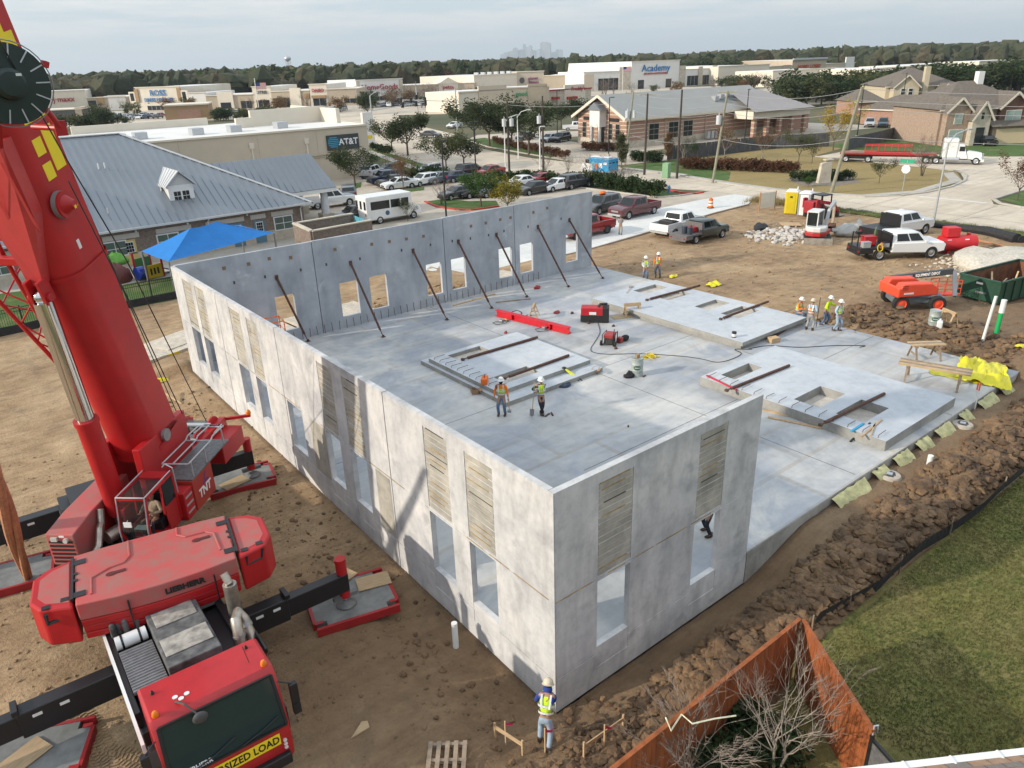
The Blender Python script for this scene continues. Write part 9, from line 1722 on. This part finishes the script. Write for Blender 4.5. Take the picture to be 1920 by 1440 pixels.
o,L_=bthing('restaurant','tan restaurant with a red brown front before the blue lettered store',(64.34,260.54),(76.61,255.09));MB().bx(0,L_,0,14,0,4.6).build('wall',TAN,o);MB().bx(L_*.3,L_*.82,-.2,.2,.3,3.4).build('brown_front',BRR,o);MB().bx(-.2,L_+.2,-.2,14,4.6,5).build('roof',CREAML,o)
# flags
for p,lb in (((90.37,246.97),'flag on a white pole before the cream shop tower'),((241.46,227.02),'flag on a white pole before the white sports store')):
    t_=thing('flag_pole',lb,'flag',(*p,0),-.6);sm(t_,'flag_mast',MB().cyl((0,0,0),(0,0,12),.12,n=6),WHITE);fl=sm(t_,'flag',MB().bx(.1,3.4,-.02,.02,8.6,10.6),mk('flag_white',(.7,.68,.66),.7,0,0));[sm(fl,'stripe',MB().bx(.1,3.4,-.03,.03,8.6+.31*k,8.76+.31*k),SR_) for k in range(7)] if False else None
    for k in range(7):sm(t_,'stripe',MB().bx(.1,3.4,-.03,.03,8.6+.31*k,8.76+.31*k),SR_)
    sm(t_,'canton',MB().bx(.1,1.5,-.04,.04,9.6,10.62),mk('flag_blue',(.02,.04,.16),.7,0,0))
# parked cars of the centre: one mesh each
def tiny(kind):
    me=body_mesh(kind).copy();c2=cached(('cab',kind),lambda:cabin_mesh(kind));bm=bmesh.new();bm.from_mesh(me);bm.from_mesh(c2)
    n0=len(bm.faces)
    for g_ in cached(('gl',kind),lambda:glass_meshes(kind)).values():bm.from_mesh(g_)
    K=KIND[kind]
    for x in K['wx']:
        for s_ in (-1,1):bmesh.ops.create_cube(bm,size=.6,matrix=Matrix.Translation((x,s_*(K['W']/2-.05),.32)) @ Matrix.Diagonal((1,.3,1,1)))
    bm.faces.ensure_lookup_table()
    for f in bm.faces[n0:]:f.material_index=1
    m2_=bpy.data.meshes.new('far_car');bm.to_mesh(m2_);bm.free();m2_.materials.append(PAINT['white']);m2_.materials.append(GLASS);return m2_
TC=[tiny(k) for k in ('sedan','suv','hatch')];rg_=random.Random(21)
def lot(a,c_,n,rows,dy,where):
    for r_ in range(rows):
        for i in range(n):
            if rg_.random()<.42:continue
            p=Vector((*a,0)).lerp(Vector((*c_,0)),(i+rg_.uniform(.3,.7))/n);d=(Vector((*c_,0))-Vector((*a,0))).normalized();q2=p+Vector((-d.y,d.x,0))*dy*r_
            c3=rg_.choice(('white','white','silver','black','charcoal','navy','red','slate'));o=inst('far_car',rg_.choice(TC));o.material_slots[0].link='OBJECT';o.material_slots[0].material=PAINT[c3];o.location=(q2.x,q2.y,.04);o.rotation_euler=(0,0,math.atan2(d.y,d.x)+1.57+rg_.choice((0,3.14))+rg_.uniform(-.06,.06))
            tag(o,'small parked car %s' % where,'car','far cars '+where)
lot((49.15,300.55),(68.38,282.42),22,2,9,'before the blue lettered store');lot((85.71,268.01),(118.29,243.76),34,2,9,'before the row of cream shop towers');lot((136.49,257.82),(162.64,239.31),26,2,9,'before the HomeGoods store');lot((196.37,196.58),(219.67,186.67),18,2,8,'before the white sports store')
tree_far=[('wide','oak'),('wide','olive'),('wide','brown'),('bare','twig'),('wide','hedge')]
def scatter(n,x0,x1,fy,pts_h,label,group,kinds=tree_far,seed=1):
    rg=random.Random(seed)
    for i in range(n):
        u=rg.random();a,c_=Vector((*x0,0)),Vector((*x1,0));p=a.lerp(c_,u);away=(p-CAMPOS);away.z=0;p=p+away.normalized()*rg.uniform(0,fy);kd,lf=rg.choice(kinds);h=rg.uniform(*pts_h);tree('tree' if kd !='bare' else 'bare_tree',label,kd,rg.randrange(3),(p.x,p.y),(h/NOM[kd]*rg.uniform(.9,1.25),)*2+(h/NOM[kd],),lf,group=group)
scatter(18,(29.88,253.53),(48.71,241.01),14,(3,5),'olive tree of the belt behind the grey roofed building','trees behind the grey roof',[('wide','olive'),('wide','hedge'),('wide','oak')],2)
scatter(16,(72.03,240.9),(89.04,229.69),14,(3,4.5),'green tree of the belt behind the cream shop roof','trees behind the cream shop',[('wide','olive'),('wide','hedge')],3)
scatter(24,(50.32,320),(115.3,237.89),60,(4,6.5),'bare or small tree in the car parks of the left shops','trees in the left shop car parks',[('bare','twig'),('bare','twig'),('wide','brown'),('wide','olive')],4)
scatter(20,(127.36,257.31),(158.16,216.36),60,(4.5,7),'bare or small tree in the car park of the HomeGoods store','trees before the HomeGoods store',[('bare','twig'),('bare','twig'),('wide','oak'),('wide','brown')],5)
scatter(12,(206.99,207.3),(275.65,179.07),40,(4,6.5),'small tree in the car park of the sports store','trees before the sports store',[('wide','brown'),('wide','olive'),('bare','twig')],6)
scatter(16,(264.47,195.48),(292.25,188.92),20,(4,6.5),'tree of the belt behind the clinic roof','trees behind the clinic',[('wide','olive'),('wide','oak')],7)
scatter(32,(182.99,116.83),(230.3,103.15),40,(7,10.5),'dense tree of the dark belt behind the clinic and the houses','dark trees behind the houses',[('wide','oak'),('wide','hedge'),('wide','olive'),('wide','oak')],8);scatter(32,(225.56,100.85),(283.29,83.12),30,(8,11.5),'dense tree of the dark belt behind the tan house','dark trees behind the tan house',[('wide','oak'),('wide','hedge'),('wide','hedge')],9)
scatter(64,(70.88,570.44),(242.03,329.42),45,(12,18),'tree of the tall belt beyond the left shops','tall trees beyond the shops',[('wide','oak'),('wide','fresh'),('wide','olive'),('pine','oak'),('pine','hedge'),('wide','brown')],10);scatter(36,(261.2,355.25),(465.95,283.15),60,(11,16),'tree of the belt beyond the sports store','trees beyond the sports store',[('wide','oak'),('wide','olive'),('wide','brown'),('pine','oak')],11);scatter(18,(511.2,311.31),(616.79,193.65),60,(10,15),'tree of the belt beyond the pale shop row','trees beyond the pale shops',[('wide','oak'),('wide','olive'),('wide','brown')],12)
for k in range(16):p=Vector((*(606.78,323.97),0)).lerp(Vector((*(947.28,332.89),0)),k/16+.02);tag(house('distant brown roofed house among the trees at the upper right',(p.x,p.y),(p.x+13,p.y-9),11,4,3.6,(SID,BRT,CREAML)[k%3],[]),group='distant houses at the upper right')
# woods out to the horizon, too many to count
rg_=random.Random(31);b=MB();T=(1+5**.5)/2;IV=[Vector(v).normalized() for v in ((-1,T,0),(1,T,0),(-1,-T,0),(1,-T,0),(0,-1,T),(0,1,T),(0,-1,-T),(0,1,-T),(T,0,-1),(T,0,1),(-T,0,-1),(-T,0,1))];IF=[(0,11,5),(0,5,1),(0,1,7),(0,7,10),(0,10,11),(1,5,9),(5,11,4),(11,10,2),(10,7,6),(7,1,8),(3,9,4),(3,4,2),(3,2,6),(3,6,8),(3,8,9),(4,9,5),(2,4,11),(6,2,10),(8,6,7),(9,8,1)]
for i in range(15000):
    d=440*math.exp(rg_.random()**1.2*2.6);az=YAW+rg_.uniform(-.82,.82);x,y=CAMPOS.x+d*math.sin(az),CAMPOS.y+d*math.cos(az)
    if d<560 and math.sin(az)>.75:continue
    h=rg_.uniform(8,15)*(1+.0*d);w=h*rg_.uniform(.32,.6)*(1+d/2200)
    for q in range(2):
        k=len(b.v);ox,oy,oz=rg_.uniform(-.6,.6)*w,rg_.uniform(-.6,.6)*w,h*(.5+.18*q)
        for v in IV:j=rg_.uniform(.5,1.35);b.v.append((x+ox+v.x*w*.7*j,y+oy+v.y*w*.7*j,max(0,oz+v.z*h*.42*j)))
        b.f+=[(p+k,q_+k,r_+k) for p,q_,r_ in IF]
m,t,bs=newmat('far_wood',.95);P0=pos(t);c=ramp(t,noiz(t,pos(t,(1,1,0)),.035,4,.7),[(.32,(.016,.028,.012)),(.48,(.040,.052,.022)),(.58,(.075,.070,.035)),(.7,(.115,.08,.05))]);c=mix(t,.55,c,ramp(t,noiz(t,P0,.55,4,.7),[(.3,.5),(.5,1),(.7,1.5)]),'MULTIPLY');t.links.new(c,bs.inputs['Base Color']);bumpit(t,bs,noiz(t,P0,1.6,4,.8),1,.8)
tag(b.build('distant_woods',m),kind='stuff')
# water tower and the city skyline
D_=Vector((math.sin(YAW+math.atan((595-960)/1410.3)),math.cos(YAW+math.atan((595-960)/1410.3)),0));p=CAMPOS+D_*1900;t_=thing('water_tower','pale water tower standing above the tree line','tower',(p.x,p.y,0));sm(t_,'tank',MB().lathe([(1,27),(6.5,31),(7.5,34),(6.5,37),(3,39),(.5,40)],14),GALV,smooth=True);[sm(t_,'leg',MB().cyl((6*math.cos(a),6*math.sin(a),0),(5*math.cos(a),5*math.sin(a),32),.5,n=6),GALV) for a in (0,1.57,3.14,4.71)];sm(t_,'riser',MB().cyl((0,0,0),(0,0,28),.9,n=8),GALV)
rg_=random.Random(41);SKY=mk('tower_grey',(.16,.18,.20),.6,0,.1,.01)
for k in range(20):
    px=965+5.2*k;a=YAW+math.atan((px-960)/1410.3);D_=Vector((math.sin(a),math.cos(a),0));p=CAMPOS+D_*(13800+rg_.uniform(0,500));h=(rg_.uniform(90,170),rg_.uniform(190,275))[k in (4,7,8,9,13,14,15)];w=rg_.uniform(24,44);o=thing('distant_tower','faint office tower of the city skyline on the horizon','tower',(p.x,p.y,0),rg_.random(),'hazy city skyline');sm(o,'shaft',MB().bx(-w,w,-w,w,0,h),SKY);sm(o,'crown',MB().bx(-w*.6,w*.6,-w*.6,w*.6,h,h*1.06),SKY)
# air
hz_=MB().bx(-900,13500,-900,15500,-1,300).build('haze');hz_['kind']='stuff';m=bpy.data.materials.new('haze_air');m.use_nodes=True;t=m.node_tree;t.nodes.remove(t.nodes['Principled BSDF']);pv=t.nodes.new('ShaderNodeVolumePrincipled');pv.inputs['Density'].default_value=.000095;pv.inputs['Color'].default_value=(.80,.88,.96,1);pv.inputs['Anisotropy'].default_value=.2;t.links.new(pv.outputs[0],t.nodes['Material Output'].inputs['Volume']);hz_.data.materials.append(m)
